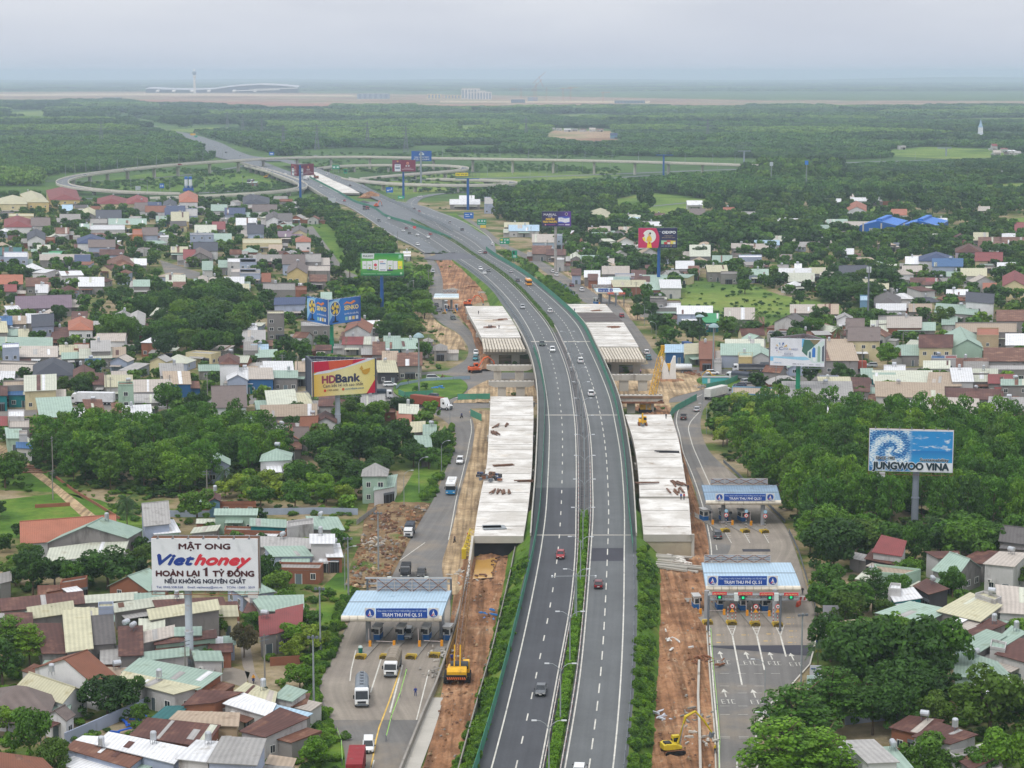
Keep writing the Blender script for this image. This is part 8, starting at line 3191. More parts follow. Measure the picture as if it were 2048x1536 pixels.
LP=[(1529,1425,pi,'single lamp arching over the right service road, rear one'),(1540,1540,pi,'single lamp arching over the right service road, front one'),(900,856,.3,'single lamp at the left roundabout exit'),(883,950,.3,'single lamp by the grass left of the service road, rear one'),(838,986,.3,'single lamp by the white corner villa'),(808,1015,.3,'single lamp in front of the white corner villa'),(1413,868,pi,'single lamp right of the pickup'),(1404,830,pi,'lamp beside the hedge right of the pickup'),(1289,650,pi,'single lamp left of the green awning house, rear one'),(1303,664,pi,'single lamp left of the green awning house, front one'),(1312,690,pi,'lamp by the end of the upper right road'),(818,600,0,'lamp near the green billboard on the left'),(1190,610,2.5,'lamp before the far right toll'),(1216,568,2.5,'lamp beside the sandy path on the right'),(690,1180,.2,'lamp on the rubble ground left of the service road')]
eV(t,[(G(x,y),a,lb,None)for x,y,a,lb in LP])
t=aZ('high_mast','','high mast',(0,0,0),0,'high light masts at the roundabouts')
mb=MB()
mb.tube([(0,0,0),(0,0,19)],[.35,.2],bV,10)
mb.aJ('pole',t)
mb=MB()
mb.lathe([(1.6,18.4),(1.9,18.6),(1.4,19.4),(.5,20.0)],(0,0,0),P('mast_ring',(136,160,164),.5,.1,1,ov=0),14)
mb.aJ('lamp_ring',t)
eV(t,[(G(838,785),0,'high light mast on the left traffic island',None),(G(1426,748),0,'high light mast at the right roundabout',.9),(G(1399,690),0,'high light mast behind the crane on the right',.6)])
t=aZ('power_pole','','power pole',(0,0,0),0,'concrete power poles')
mb=MB()
mb.tube([(0,0,0),(0,0,10)],[.18,.11],bU,7)
mb.aJ('pole',t)
mb=MB()
for z in(9.5,8.8):mb.box((0,0,z),(2.0,.12,.12),bW)
mb.aJ('crossarm',t)
PP=[(815,605,'left of the upper left road, front one'),(827,600,'left of the upper left road, second'),(842,590,'left of the upper left road, third'),(857,575,'beside the upper left road, fourth'),(795,495,'behind the green billboard, right one'),(786,492,'behind the green billboard, left one'),(415,1020,'beside the left lane near the palm'),(106,1000,'beside the left lane, front one'),(106,950,'beside the left lane, rear one'),(213,800,'on the street by the pale green tower, left one'),(222,800,'on the street by the pale green tower, right one'),(415,790,'at the street corner by the big grey roof'),(340,800,'on the street right of the pale green tower'),(565,760,'on the street behind the shops'),(596,770,'on the street left of the bank billboard'),(372,1385,'in front of the mint roofed shed'),(530,1375,'at the lane end by the motorbike'),(1724,745,'behind the olive wooden house'),(1805,720,'by the yellow gabled house'),(1551,790,'right of the sky blue building'),(1123,520,'beside the purple billboard, front one'),(1095,505,'beside the purple billboard, rear one'),(1062,480,'left of the purple billboard'),(1145,540,'right of the purple billboard pole'),(1163,545,'left of the far right toll, rear'),(1183,560,'left of the far right toll, front'),(1201,575,'beside the far right toll'),(870,730,'behind the left roundabout, right one'),(857,720,'behind the left roundabout, left one'),(1262,590,'right of the far right toll'),(1272,600,'right of the far right toll, front one')]
eV(t,[(G(x,y),R.uniform(0,1.5),'concrete power pole '+lb,R.uniform(.75,1.05))for x,y,lb in PP])
t=aZ('phone_mast','slim grey phone mast with antennas among the houses on the right','phone mast',G(1735,657))
mb=MB()
mb.tube([(0,0,0),(0,0,26)],[.5,.28],bW,10)
mb.aJ('pole',t)
for k in range(6):
 mb=MB()
 a=k*1.047
 mb.box((.8*cos(a),.8*sin(a),23.4),(.35,.25,2.4),aX((206,210,214)))
 mb.aJ('antenna',t)
mb=MB()
mb.lathe([(.9,24.4),(.9,24.55)],(0,0,0),bW,12)
mb.aJ('platform',t)
for x,y,h,lb,c in((1612,383,24,'thin phone mast with a blue panel on top',(40,120,206)),(1542,375,20,'thin grey phone mast left of the blue topped mast',(180,190,196))):
 t=aZ('phone_mast',lb,'phone mast',G(x,y),0,'thin phone masts')
 mb=MB()
 for s,q in((-.6,-.6),(.6,-.6),(0,.6)):mb.tube([(s,q,0),(s*.6,q*.6,h)],.12,bV,4)
 for k in range(12):mb.bar((-.6,-.6,h*k/12),(.6,-.6,h*(k+1)/12),.1,bV)
 mb.aJ('lattice',t)
 mb=MB()
 mb.box((0,0,h),(3,1.2,3.6),aX(c))
 mb.aJ('antenna',t)
t=aZ('power_pylon','','power pylon',(0,0,0),0,'lattice pylons beyond the interchange')
mb=MB()
h=36
for s,q in((-1,-1),(1,-1),(1,1),(-1,1)):
 mb.tube([(s*3.2,q*3.2,0),(s*.8,q*.8,h*.7),(s*.4,q*.4,h)],.25,bW,4)
for k in range(9):
 w0,w1=3.2-2.4*k/9,3.2-2.4*(k+1)/9
 for a,b in(((-1,-1),(1,-1)),((1,-1),(1,1)),((-1,1),(1,1)),((-1,-1),(-1,1))):
  mb.bar((a[0]*w0,a[1]*w0,h*.7*k/9),(b[0]*w1,b[1]*w1,h*.7*(k+1)/9),.22,bW)
mb.aJ('tower',t)
for z,w in((.7,6),(.8,5),(.9,4)):
 mb=MB()
 mb.bar((-w,0,h*z),(w,0,h*z),.5,bW)
 mb.aJ('crossarm',t)
eV(t,[(G(x,y),.3,f'lattice power pylon {lb}',None)for x,y,lb in((567,304,'straight behind the flyover, nearest'),(524,280,'left of the nearest pylon'),(486,270,'third from the nearest to the left'),(455,262,'fourth from the nearest to the left'),(634,300,'right of the nearest pylon'),(812,305,'left of the blue billboard'),(203,292,'alone on the far left'),(1415,285,'on the right beyond the flyover end'),(1052,280,'beyond the flyover in the middle'),(735,292,'between the two middle pylons'))])
t=aZ('street_lamp','','street lamp',(0,0,0),0,'thin lamp columns along the ramps')
mb=MB()
mb.tube([(0,0,0),(0,0,11),(1.6,0,12)],[.22,.16,.12],bV,6)
mb.aJ('pole',t)
LPX=[(131,352,9),(150,349,9),(172,346,9),(200,343,9.5),(235,340,10),(275,336,11),(313,333,11),(358,329,12),(406,325,12.5),(445,322,13),(885,317,14),(950,317.6,14),(1000,318,14),(1057,319,14),(1115,320,13.8),(1170,321,13.6),(1224,322,13.5),(1277,324,13),(1370,328,12.5),(1425,329.5,12),(1470,330.5,12),(295,385,.3),(340,384,.3),(409,378,.3),(448,378,.3),(485,374,.3),(262,381,.5),(182,378,.3),(975,352,.3),(1025,350,.3),(1078,349,.3),(1114,347,.3),(1130,346,.3),(1165,346,.3),(1220,344,.3),(521,340,6),(545,352,6),(610,375,5),(1060,364,.3),(1094,365,.3),(1435,345,.3),(1505,342,.3),(1625,331,.3),(1690,328,.3),(1760,326,.3),(1830,323,.3)]
eV(t,[(G(x,y,z),0,f'thin lamp column on the ramps, number {i + 1} of its row counted from the left',None)for i,(x,y,z)in enumerate(sorted(LPX))])
#BUILDING SITE MACHINES
def eJ(label,px,py,ang,c,z=.2,s=1.0,boom=((1.2,1.9),(3.2,4.6),(4.6,4.9),(6.6,3.2),(7.0,1.0)),up=None):
 t=aZ('excavator',label,'excavator',G(px,py,z),ang,'excavators')
 t.scale=(s,s,s)
 for q in(-1,1):
  mb=MB()
  pr=[(-1.9,.2),(-1.5,0),(1.5,0),(1.9,.2),(1.9,.6),(1.5,.85),(-1.5,.85),(-1.9,.6)]
  mb.poly([(x,q*1.2-.3,zz)for x,zz in pr],TIRE)
  mb.poly([(x,q*1.2+.3,zz)for x,zz in pr][::-1],TIRE)
  for i in range(8):
   a,b=pr[i],pr[(i+1)%8]
   mb.poly([(a[0],q*1.2+.3,a[1]),(b[0],q*1.2+.3,b[1]),(b[0],q*1.2-.3,b[1]),(a[0],q*1.2-.3,a[1])],RUST)
  mb.aJ('track',t)
 mb=MB()
 mb.box((0,0,.55),(1.6,1.6,.5),bW)
 loft(mb,[(-2.1,1.15,1.0,1.9),(-1.6,1.3,.95,2.1),(.2,1.3,.95,2.0),(1.3,1.2,1.0,1.5)],c)
 mb.aJ('body',t)
 mb=MB()
 mb.box((.7,.75,1.4),(1.5,1.0,1.6),c,top=.9)
 ob=mb.aJ('cab',t)
 mb=MB()
 mb.box((.74,.75,1.9),(1.56,.9,.85),dY,top=.92)
 mb.box((.7,.77,1.9),(1.1,1.04,.8),dY,top=.92)
 g=mb.aJ('window',t)
 g.parent=ob
 mb=MB()
 mb.box((-1.2,-.3,2.0),(1.2,1.4,.25),BLK)
 mb.aJ('engine_cover',t)
 mb=MB()
 B_=[(x,-.2,zz)for x,zz in boom]
 mb.tube(B_[:3],[.22,.3,.2],c,6)
 mb.aJ('boom',t)
 mb=MB()
 mb.tube([B_[2],B_[3],B_[4]],[.16,.22,.14],c,6)
 mb.aJ('arm',t)
 mb=MB()
 e=B_[4]
 mb.hexa([(e[0]-.5,e[1]-.5,e[2]-.8),(e[0]+.1,e[1]-.5,e[2]-.7),(e[0]+.1,e[1]+.5,e[2]-.7),(e[0]-.5,e[1]+.5,e[2]-.8),(e[0]-.3,e[1]-.5,e[2]+.1),(e[0]+.35,e[1]-.5,e[2]+.1),(e[0]+.35,e[1]+.5,e[2]+.1),(e[0]-.3,e[1]+.5,e[2]+.1)],bW)
 mb.aJ('bucket',t)
 mb=MB()
 for q in(-.45,.05):mb.tube([(1.2,q,1.4),(boom[1][0]*.8,q,boom[1][1]*.8)],.07,bV,5)
 mb.aJ('cylinder',t)
 return t
YEL2=P('digger_yellow',(200,176,44),.55,.12,.6,(120,100,50),.5,.8)
eJ('yellow excavator with a raised arm on the red soil at the bottom right',1346,1506,.25,YEL2,.3,.88,((.8,1.9),(2.2,6.6),(4.0,7.4),(5.6,5.6),(7.2,3.2)))
eJ('orange excavator digging beside the left roundabout road',950,745,.45,eQ,.1,1.1)
eJ('yellow excavator working on the long right deck',1285,850,-1.55,dD,ZDk,.85,((.8,1.9),(2.0,4.0),(3.0,4.4),(3.6,3.0),(3.9,.9)))
eJ('orange roller like digger on the closed lanes',753,414,1.0,eQ,.5,1.0)
eJ('red brown digger on the pale far deck',632,357,2.4,RUST,lambda Y:ZE(Y)+.1,1.2)
eJ('small orange digger in the dirt beyond the far left deck',936,612,.1,eQ,.3,1.0)
eJ('small yellow digger behind the turquoise cabin on the right',1431,762,2.8,dD,.3,.7)
eJ('red loader parked on the side lane left of the far left toll',826,607,2.6,P('machine_red',(190,70,50),.55,.12,.6,ov=0),.1,.9)
eJ('orange digger in the trees under the far bridge',532,356,.5,dD,.2,1.0)
bx,tip=G(915,1358,.4),G(939,1118,7.5)
d=aQ((tip.x-bx.x,tip.y-bx.y,0))
ang=atan2(d.y,d.x)
t=aZ('crawler_crane','yellow crawler crane seen from behind with a long rusty lattice boom','crane',bx,ang)
for q in(-1,1):
 mb=MB()
 mb.box((0,q*1.9,0),(5.2,.9,1.0),TIRE,top=.94)
 mb.aJ('track',t)
mb=MB()
loft(mb,[(-3.6,1.7,1.1,2.3),(-2.6,1.75,1.05,2.7),(1.2,1.6,1.1,2.4)],dD)
mb.aJ('body',t)
mb=MB()
mb.box((-3.75,0,1.0),(.5,3.4,.8),BLK)
for k in range(9):mb.poly([(-4.02,-1.6+k*.37,1.05),(-4.02,-1.4+k*.37,1.05),(-4.02,-1.25+k*.37,1.5),(-4.02,-1.45+k*.37,1.5)],aX((210,110,60)))
mb.aJ('counterweight',t)
mb=MB()
mb.box((.6,-1.5,1.2),(1.8,1.2,2.0),dD,top=.9)
oc=mb.aJ('cab',t)
mb=MB()
mb.box((.7,-1.5,2.0),(1.75,1.1,1.0),dY,top=.93)
g=mb.aJ('window',t)
g.parent=oc
mb=MB()
mb.tube([(-.2,-1.9,2.6),(-.2,1.2,2.6)],.7,aX((60,64,70)),12)
mb.aJ('winch_drum',t)
def aY(mb,a,b,w,m,n=20,taper=True,side=None):
 a,b=aQ(a),aQ(b)
 ax=(b-a).normalized()
 u=ax.cross(aQ((0,0,1))if abs(ax.z)<.95 else aQ((0,1,0))).normalized()
 v=ax.cross(u)
 C=[]
 for k in range(n+1):
  f=k/n
  s=w*(min(1,.35+f*4,.35+(1-f)*4)if taper else 1)/2
  p=a.lerp(b,f)
  C.append([p+u*s+v*s,p-u*s+v*s,p-u*s-v*s,p+u*s-v*s])
 for j in range(4):mb.tube([c[j]for c in C],w*.07,m,4)
 for k in range(n):
  for j in range(4):
   mb.bar(C[k][j],C[k+1][(j+1)%4]if k%2 else C[k+1][j-1],w*.07,m)
 return C
mb=MB()
aY(mb,(1.2,0,2.0),(d.length,0,6.6),1.4,P('boom_ochre',(128,94,62),.8,.2,.6,(150,120,90),.5,.8),26)
mb.aJ('boom',t)
mb=MB()
mb.bar((-1.2,.5,2.6),(.6,.5,6.0),.2,dD)
mb.bar((-1.2,-.5,2.6),(.6,-.5,6.0),.2,dD)
for q in(-.4,.4):mb.bar((.6,q,6.0),(d.length,q*.5,6.8),.05,bW)
mb.aJ('gantry_mast',t)
b0=G(1298,826,.2)
t=aZ('lattice_crane','tall yellow lattice crane leaning over the piers right of the expressway','crane',b0,0)
top=V(1325.5,697,b0 .y+6)-b0
mb=MB()
aY(mb,(0,0,1.0),top,1.5,dD,22)
mb.aJ('boom',t)
mb=MB()
mb.box(top-aQ((0,0,.8)),(1.2,1.0,1.8),dD)
mb.aJ('boom_head',t)
mb=MB()
mb.box((-1,2,0),(4,4,1.0),TIRE)
mb.box((-1,3,1.0),(3.4,5,1.6),dD)
mb.aJ('base',t)
mb=MB()
mb.bar(top,(top.x+.3,top.y,2.0),.05,bW)
mb.aJ('hoist_cable',t)
b0=G(1341,762,.1)
t=aZ('curved_pier','white curved Y shaped pier with a yellow brace on a muddy base','bridge pier',b0,0)
s=ppm(b0 .y)
for k,pts in enumerate((((1332,762),(1331,745),(1328,728),(1322,713)),((1345,762),(1345,745),(1346,728),(1349,712)))):
 mb=MB()
 path=[V(x,y,b0 .y+.2*k)-b0 for x,y in pts]
 path[0].z=0
 rows=[]
 for i,q in enumerate(path):
  w=(1.3,1.1,.9,.35)[i]
  rows.append([q+aQ((-w,-.9,0)),q+aQ((w,-.9,0)),q+aQ((w,.9,0)),q+aQ((-w,.9,0))])
 mb.grid([r for r in rows],aX((222,220,216)),close=True)
 mb.poly(rows[-1],aX((222,220,216)))
 mb.aJ('leg',t)
mb=MB()
P3=[V(x,y,b0 .y)-b0 for x,y in((1333,727),(1346,727),(1340,745))]
mb.poly([P3[0]+aQ((0,-.5,0)),P3[2]+aQ((0,-.5,0)),P3[1]+aQ((0,-.5,0))],dD)
mb.poly([P3[0]+aQ((0,.5,0)),P3[1]+aQ((0,.5,0)),P3[2]+aQ((0,.5,0))],dD)
for a,b in((0,1),(1,2),(2,0)):mb.poly([P3[a]+aQ((0,-.5,0)),P3[b]+aQ((0,-.5,0)),P3[b]+aQ((0,.5,0)),P3[a]+aQ((0,.5,0))],dD)
mb.aJ('brace',t)
mb=MB()
mb.lathe([(5.2,0),(4.6,.5),(3.6,.8),(2.4,.9)],(0,0,-.1),cV,18)
mb.aJ('mud_base',t)
b0=G(937,1108,.2)
t=aZ('drilling_mast','yellow truss section standing beside the near end of the left deck','drilling mast',b0,0)
mb=MB()
aY(mb,(-.6,-3,.5),(.9,12,2.4),1.5,YEL2,12,False)
mb.aJ('truss',t)
mb=MB()
mb.box((-.9,-4,0),(1.0,1.6,2.2),YEL2)
mb.aJ('power_unit',t)
rr=random.Random(99)
HEAPS=((930,1155,bY,9,1.6,'grey rubble along the retaining wall behind the left toll'),(978,1160,TIMB,10,2.2,'planks and poles at the front of the muddy pool'),(1000,1130,TIMB,10,2.0,'planks on the slope right of the muddy pool'),(984,1232,aX((50,120,190)),4,2.2,'crumpled blue sheet on the red slope'),(885,1310,bY,12,1.6,'rubble and cloths beside the right column of the left toll'),(876,1350,bU,10,1.5,'rubble below the crawler crane'),(1345,1285,aX((206,206,204)),4,2.4,'white board lying on the red soil on the right'),(1318,1430,aX((190,194,204)),4,2.4,'pale sheets on the red slope on the right'),(1405,1325,RUST,8,2.5,'rusty formwork stack at the kerb on the right'),(1400,1480,bY,10,1.8,'broken concrete beside the yellow excavator'),(1392,1440,bU,8,1.6,'debris along the new channel on the right'),(780,1060,TIMB,14,2.2,'uprooted stumps and timber on the cleared ground'),(740,1085,P('pale_scrap',(176,170,160),.8,.1,ov=0),10,2.2,'pale scrap sheets on the cleared ground'),(760,1035,TIMB,14,2.4,'heap of roots at the back of the cleared ground'),(905,580,P('pale_scrap',(176,170,160),.8,.1,ov=0),12,3.0,'pale panels stacked beyond the far left toll'),(945,575,RUST,12,3.0,'rusty steel stock in the dirt beyond the far left toll'),(966,586,bY,8,5.0,'long concrete beams lying beyond the far left deck'),(870,776,aX((60,130,200)),6,2.0,'blue and white sacks on the traffic island'),(1385,748,RUST,14,2.5,'rusty steel frames behind the white curved pier'),(1410,775,bU,9,2.2,'dark scrap heap in front of the turquoise cabin'),(270,1455,aX((36,90,190)),7,3.0,'crumpled bright blue tarpaulin between the maroon roofs'),(250,1190,P('sacks',(196,180,184),.8,.2,.8,ov=0),16,1.6,'long heap of pale sacks behind the maroon shed'))
for x,y,m,n,sz,lb in HEAPS:
 p=G(x,y,.15)
 mb=MB()
 for k in range(n*2):
  mb.box((rr.gauss(0,1.6),rr.gauss(0,2.6),rr.uniform(0,.5)),(sz*rr.uniform(.3,1),rr.uniform(.15,.5),rr.uniform(.1,.35)),m,rr.uniform(0,3.1),rr.uniform(.6,1))
 o=mb.aJ('debris_heap')
 o.location=p
 tag(o,lb,'debris heap','heaps lying about the site')
pts,sz=[],[]
mbst=MB()
for k in range(420):
 if rr.random()<.5:px,py=rr.uniform(900,1000),rr.uniform(1130,1560)
 else:px,py=rr.uniform(1300,1425),rr.uniform(1090,1560)
 if px<1100:
  a_,b_=np.interp(py,[1112,1270,1400,1560],[925,898,880,838]),np.interp(py,[1112,1270,1400,1560],[1050,995,968,925])
  px=a_+(b_-a_)*rr.random()
 p=G(px,py,.45)
 s=rr.uniform(.1,.42)
 mbst.box(p,(s*rr.uniform(.6,2.4),s,s*.6),rr.choice([bU,TIMB,cV,cV,cU,cV]),rr.uniform(0,3),.7)
for k in range(500):
 px,py=rr.uniform(700,850),rr.uniform(1010,1175)
 a_,b_=np.interp(py,[1006,1080,1170],[745,722,692]),np.interp(py,[1006,1080,1170],[858,815,770])
 p=G(a_+(b_-a_)*rr.random(),py,.4)
 s=rr.uniform(.15,.7)
 mbst.box(p,(s*rr.uniform(.6,2.6),s,s*.6),rr.choice([bU,TIMB,cV,cV,cU]),rr.uniform(0,3),.7)
tag(mbst.aJ('rubble'),kind='stuff')
p=G(35,945)
t=aZ('log_pile','pile of long brown logs beside the lane on the left','log pile',p)
for k in range(26):
 mb=MB()
 a=rr.uniform(-.15,.35)
 c=aQ((rr.uniform(-6,6),rr.uniform(-3,6),.25+.3*(k%3)))
 L_=rr.uniform(6,11)
 mb.tube([c-aQ((cos(a),sin(a),0))*L_/2,c+aQ((cos(a),sin(a),0))*L_/2],[.22,.16],TIMB,6)
 mb.aJ('log',t)
#hoardings, walls, fences
def dJ(name,label,cat,pxs,h,m,z=.05,thick=.12,post=None,group=None,step=6):
 W_=[]
 for a,b in zip(pxs,pxs[1:]):
  p,q=G(*a,z),G(*b,z)
  k=max(2,int((q-p).length/2))
  W_+=[p.lerp(q,i/k)for i in range(k)]
 W_.append(G(*pxs[-1],z))
 return aK(name,label,cat,W_,h,m,post,step,group,thick,0)
HO=P('hoarding_green',(72,140,116),.6,.12,.4,(120,130,120),.4,.6,ov=0)
for pxs,h,lb in(([(797,790),(810,796),(866,792)],2.0,'green hoarding along the near side of the traffic island'),([(915,800),(980,799)],2.0,'green hoarding across the sandy ground left of the piers'),([(941,832),(953,838),(963,843)],2.2,'short green hoarding beside the left deck at the roundabout'),([(1343,832),(1352,822),(1393,800)],2.0,'green hoarding along the curve of the right service road'),([(1412,779),(1450,772),(1476,761)],2.0,'green hoarding beside the right junction'),([(1340,840),(1345,830)],2.4,'bright green hoarding panel at the far corner of the right deck')):
 dJ('hoarding',lb,'hoarding',pxs,h,HO,.1,.08,bW,'green hoardings round the site')
dJ('railing','grey blue railing round the far side of the traffic island','railing',[(792,780),(800,772),(850,763),(940,758)],1.1,P('railing_blue',(140,160,176),.6,.1,ov=0),.1,.05,bW)
t=aZ('site_cabin','turquoise site cabin beside the green hoarding on the right','site cabin',G(1431,768))
mb=MB()
mb.box((0,0,0),(9,2.6,2.4),P('turquoise',(80,170,178),.6,.1,.4,ov=0))
mb.aJ('wall',t)
mb=MB()
mb.box((-2.4,-1.32,.1),(.9,.08,2.0),aX((206,210,210)))
mb.aJ('door',t)
mb=MB()
mb.box((0,0,2.4),(9.3,2.9,.12),bV)
mb.aJ('roof',t)
dJ('retaining_wall','stained concrete retaining wall between the left toll and the cutting','wall',[(938,1150),(928,1190),(915,1240),(902,1290),(888,1335),(872,1380),(846,1440),(818,1510),(798,1560)],1.5,bU,-.2,.35)
dJ('retaining_wall','rusty sheet wall below the crawler crane boom','wall',[(917,1260),(905,1300),(893,1335)],1.9,P('ochre_sheet',(150,116,62),.8,.15,.5,ov=0),-.2,.1)
dJ('retaining_wall','new concrete channel wall along the right service road','wall',[(1398,1330),(1396,1400),(1399,1470),(1401,1560)],1.0,bY,0,.4)
for pxs,lb in(([(1030,1108),(1020,1160),(1004,1230),(985,1310),(965,1380),(940,1470),(916,1560)],'row of concrete slabs along the foot of the left expressway slope'),):
 dJ('slab_fence',lb,'fence',pxs,1.7,bU,1.0,.2,bU,None,5)
dJ('kerb','pale kerb along the left side of the right service road','kerb',[(1413,1254),(1420,1357),(1430,1474),(1432,1560)],.22,bY,.02,.25)
dJ('guard_rail','guard rail along the outer edge of the rear right toll','guard rail',[(1447,925),(1475,950),(1497,972),(1533,1008),(1570,1045)],.8,bW,.1,.06,bW)
dJ('guard_rail','guard rail along the outer edge of the front right toll','guard rail',[(1578,1064),(1597,1104),(1615,1165),(1636,1235)],.8,bW,.1,.06,bW)
dJ('kerb','white edged kerb along the outer edge of the right service road','kerb',[(1632,1280),(1620,1330),(1570,1386),(1524,1438),(1516,1480),(1514,1560)],.25,aX((200,196,186)),.02,.25)
dJ('wire_fence','thin wire fence along the grass below the white corner villa','fence',[(752,1022),(726,1040),(713,1050)],1.2,P('wire',(140,140,136),.7,.1,ov=0),.1,.03,bW)
dJ('garden_wall','long grey wall along the gardens left of the service road','wall',[(290,1034),(420,1034),(520,1030),(640,1028),(716,1030)],1.6,P('wall_bluegrey',(150,160,176),.8,.1,.4,ov=0),0,.15)
dJ('garden_wall','low brick wall beside the lane on the left','wall',[(70,1016),(140,1012)],.9,eU('BR'),0,.2)
dJ('garden_wall','low wall on the right side of the lane on the left','wall',[(110,955),(150,985),(195,1012),(240,1040)],.7,eU('BR'),0,.2)
dJ('garden_wall','brick wall round the yellow field on the far right','wall',[(1652,420),(1660,412),(1795,410),(1798,405)],3.2,eU('BR'),0,.3)
dJ('garden_wall','blue grey wall of the tiled house garden at the bottom left','wall',[(130,1490),(200,1460),(300,1415),(330,1400)],2.0,eU('BG'),0,.2)
dJ('garden_wall','corrugated blue grey fence below the large tree on the right','wall',[(1690,1450),(1780,1440),(1860,1425)],2.0,eU('BG'),0,.12)
dJ('garden_wall','red brown wall in the grass behind the green fence by the lane','wall',[(540,1332),(600,1328)],1.6,eU('BR'),0,.2)
dJ('site_fence','grey sheet fence along the right grass strip beyond the decks','fence',[(1118,570),(1145,590),(1150,604)],2.2,P('sheet_grey',(120,136,150),.6,.1,ov=0),0,.08,bW)
mb=MB()
TAPE=P('tape_green',(176,226,120),.5,.1,ov=0)
for nm,pts in(('plastic tape along the left toll road',[(813,1338),(800,1385),(783,1430),(772,1472)]),('plastic tape along the right service road',[(1421,1256),(1426,1330),(1434,1410),(1439,1480),(1437,1560)]),('plastic tape at the left edge of the left toll road',[(673,1456),(682,1480),(684,1520)])):
 t=aZ('safety_tape','pale green '+nm,'safety tape',G(*pts[0]),0,'safety tapes')
 o=t.location.copy()
 mb=MB()
 W_=[G(x,y,.9)for x,y in pts]
 for a,b in zip(W_,W_[1:]):
  mb.poly([a-o,b-o,b-o+aQ((0,0,.2)),a-o+aQ((0,0,.2))],TAPE)
  mb.poly([a-o,a-o+aQ((.1,0,0)),b-o+aQ((.1,0,0)),b-o],TAPE)
 mb.aJ('tape',t)
 for q in W_:
  mb=MB()
  mb.tube([aQ((q.x,q.y,.05))-o,aQ((q.x,q.y,1.1))-o],.07,bW,5)
  mb.aJ('post',t)
for x,y,a,lb in((1597,1211,1.2,'orange water barrier right of the front right toll'),(1608,1201,0,'red and white striped barrier right of the front right toll')):
 p=G(x,y,.1)
 mb=MB()
 mb.box((0,0,0),(2.6,.5,.9),aX((206,80,50))if 'orange' in lb else aX((214,206,204)),0,.8)
 for k in range(3):
  if 'striped' in lb:mb.poly([(-1+k*.8,-.26,.1),(-.6+k*.8,-.26,.1),(-.4+k*.8,-.22,.8),(-.8+k*.8,-.22,.8)],aX((180,70,60)))
 o=mb.aJ('road_barrier')
 o.location=p
 o.rotation_euler=(0,0,a)
 tag(o,lb,'road barrier')
#FAR SKYLINE
AW=P('far_white',(214,208,200),.8,.05,.02,ov=0)
b0=G(389.5,187,.5)
t=aZ('control_tower','tall pale airport control tower with a glazed cab and dome','control tower',b0)
hz_=V(389.5,138,b0 .y).z
mb=MB()
mb.lathe([(8,0),(6.4,hz_*.3),(5.6,hz_*.66)],(0,0,0),AW,16)
mb.aJ('shaft',t)
mb=MB()
mb.lathe([(6,hz_*.64),(8.5,hz_*.68),(8.5,hz_*.71),(6.5,hz_*.74)],(0,0,0),AW,16)
mb.aJ('gallery',t)
mb=MB()
mb.lathe([(6.5,hz_*.74),(10.5,hz_*.80),(11,hz_*.87),(8.5,hz_*.9)],(0,0,0),P('far_glass',(110,128,150),.3,.05,.05,ov=0),16)
mb.aJ('cab',t)
mb=MB()
mb.lathe([(5,hz_*.9),(5.6,hz_*.94),(4,hz_*.985),(1,hz_)],(0,0,0),aX((230,230,230)),12)
mb.aJ('dome',t)
Yt=G(440,185.5).y
t=aZ('airport_terminal','long low airport terminal with a sweeping pale wave roof','terminal',(0,Yt,0))
XA,XB=V(293,180,Yt).x,V(598,180,Yt).x
n=60
rows,wl_,wl2=[],[],[]
for k in range(n+1):
 f=k/n
 px=293+305*f
 ytop=np.interp(px,[293,300,330,390,430,455,480,520,560,598],[176.5,174.5,176.5,177.5,176,172,169.5,167,168.5,172])
 z=V(px,ytop,Yt).z
 x=XA+(XB-XA)*f
 rows.append([(x,-30,z-5),(x,0,z),(x,120,z+2),(x,200,z-5)])
 wl_.append([(x,-20,0),(x,-20,z-5.5)])
AT=P('far_roof',(178,178,182),.7,.05,.01,ov=0)
mb=MB()
mb.grid(rows,AT)
mb.grid([[(r[0][0],r[0][1],r[0][2]-3),r[0]]for r in rows],AT)
mb.aJ('roof',t,smooth=True)
mb=MB()
mb.grid(wl_,P('far_dark_glass',(46,56,74),.3,.05,.01,ov=0))
mb.aJ('glass_wall',t)
for px in(318,350,386,420,470,512):
 mb=MB()
 x=V(px,182,Yt).x
 mb.hexa([(x-8,-60,4),(x+8,-60,4),(x+8,-18,12),(x-8,-18,12),(x-8,-60,9),(x+8,-60,9),(x+8,-18,18),(x-8,-18,18)],AW)
 mb.aJ('boarding_bridge',t)
for k,(a,b,y0,y1)in enumerate(((500,596,175,178),(470,560,178,181))):
 mb=MB()
 x0,x1=V(a,y0,Yt).x,V(b,y0,Yt).x
 z0,z1=V(a,y1,Yt).z,V(a,y0,Yt).z
 mb.hexa([(x0,-50-10*k,z0-3),(x1,-50,z0+2),(x1,-20,z0+2),(x0,-20,z0-3),(x0,-50,z0),(x1,-50,z1),(x1,-20,z1),(x0,-20,z0)],AW)
 mb.aJ('lower_roof',t)
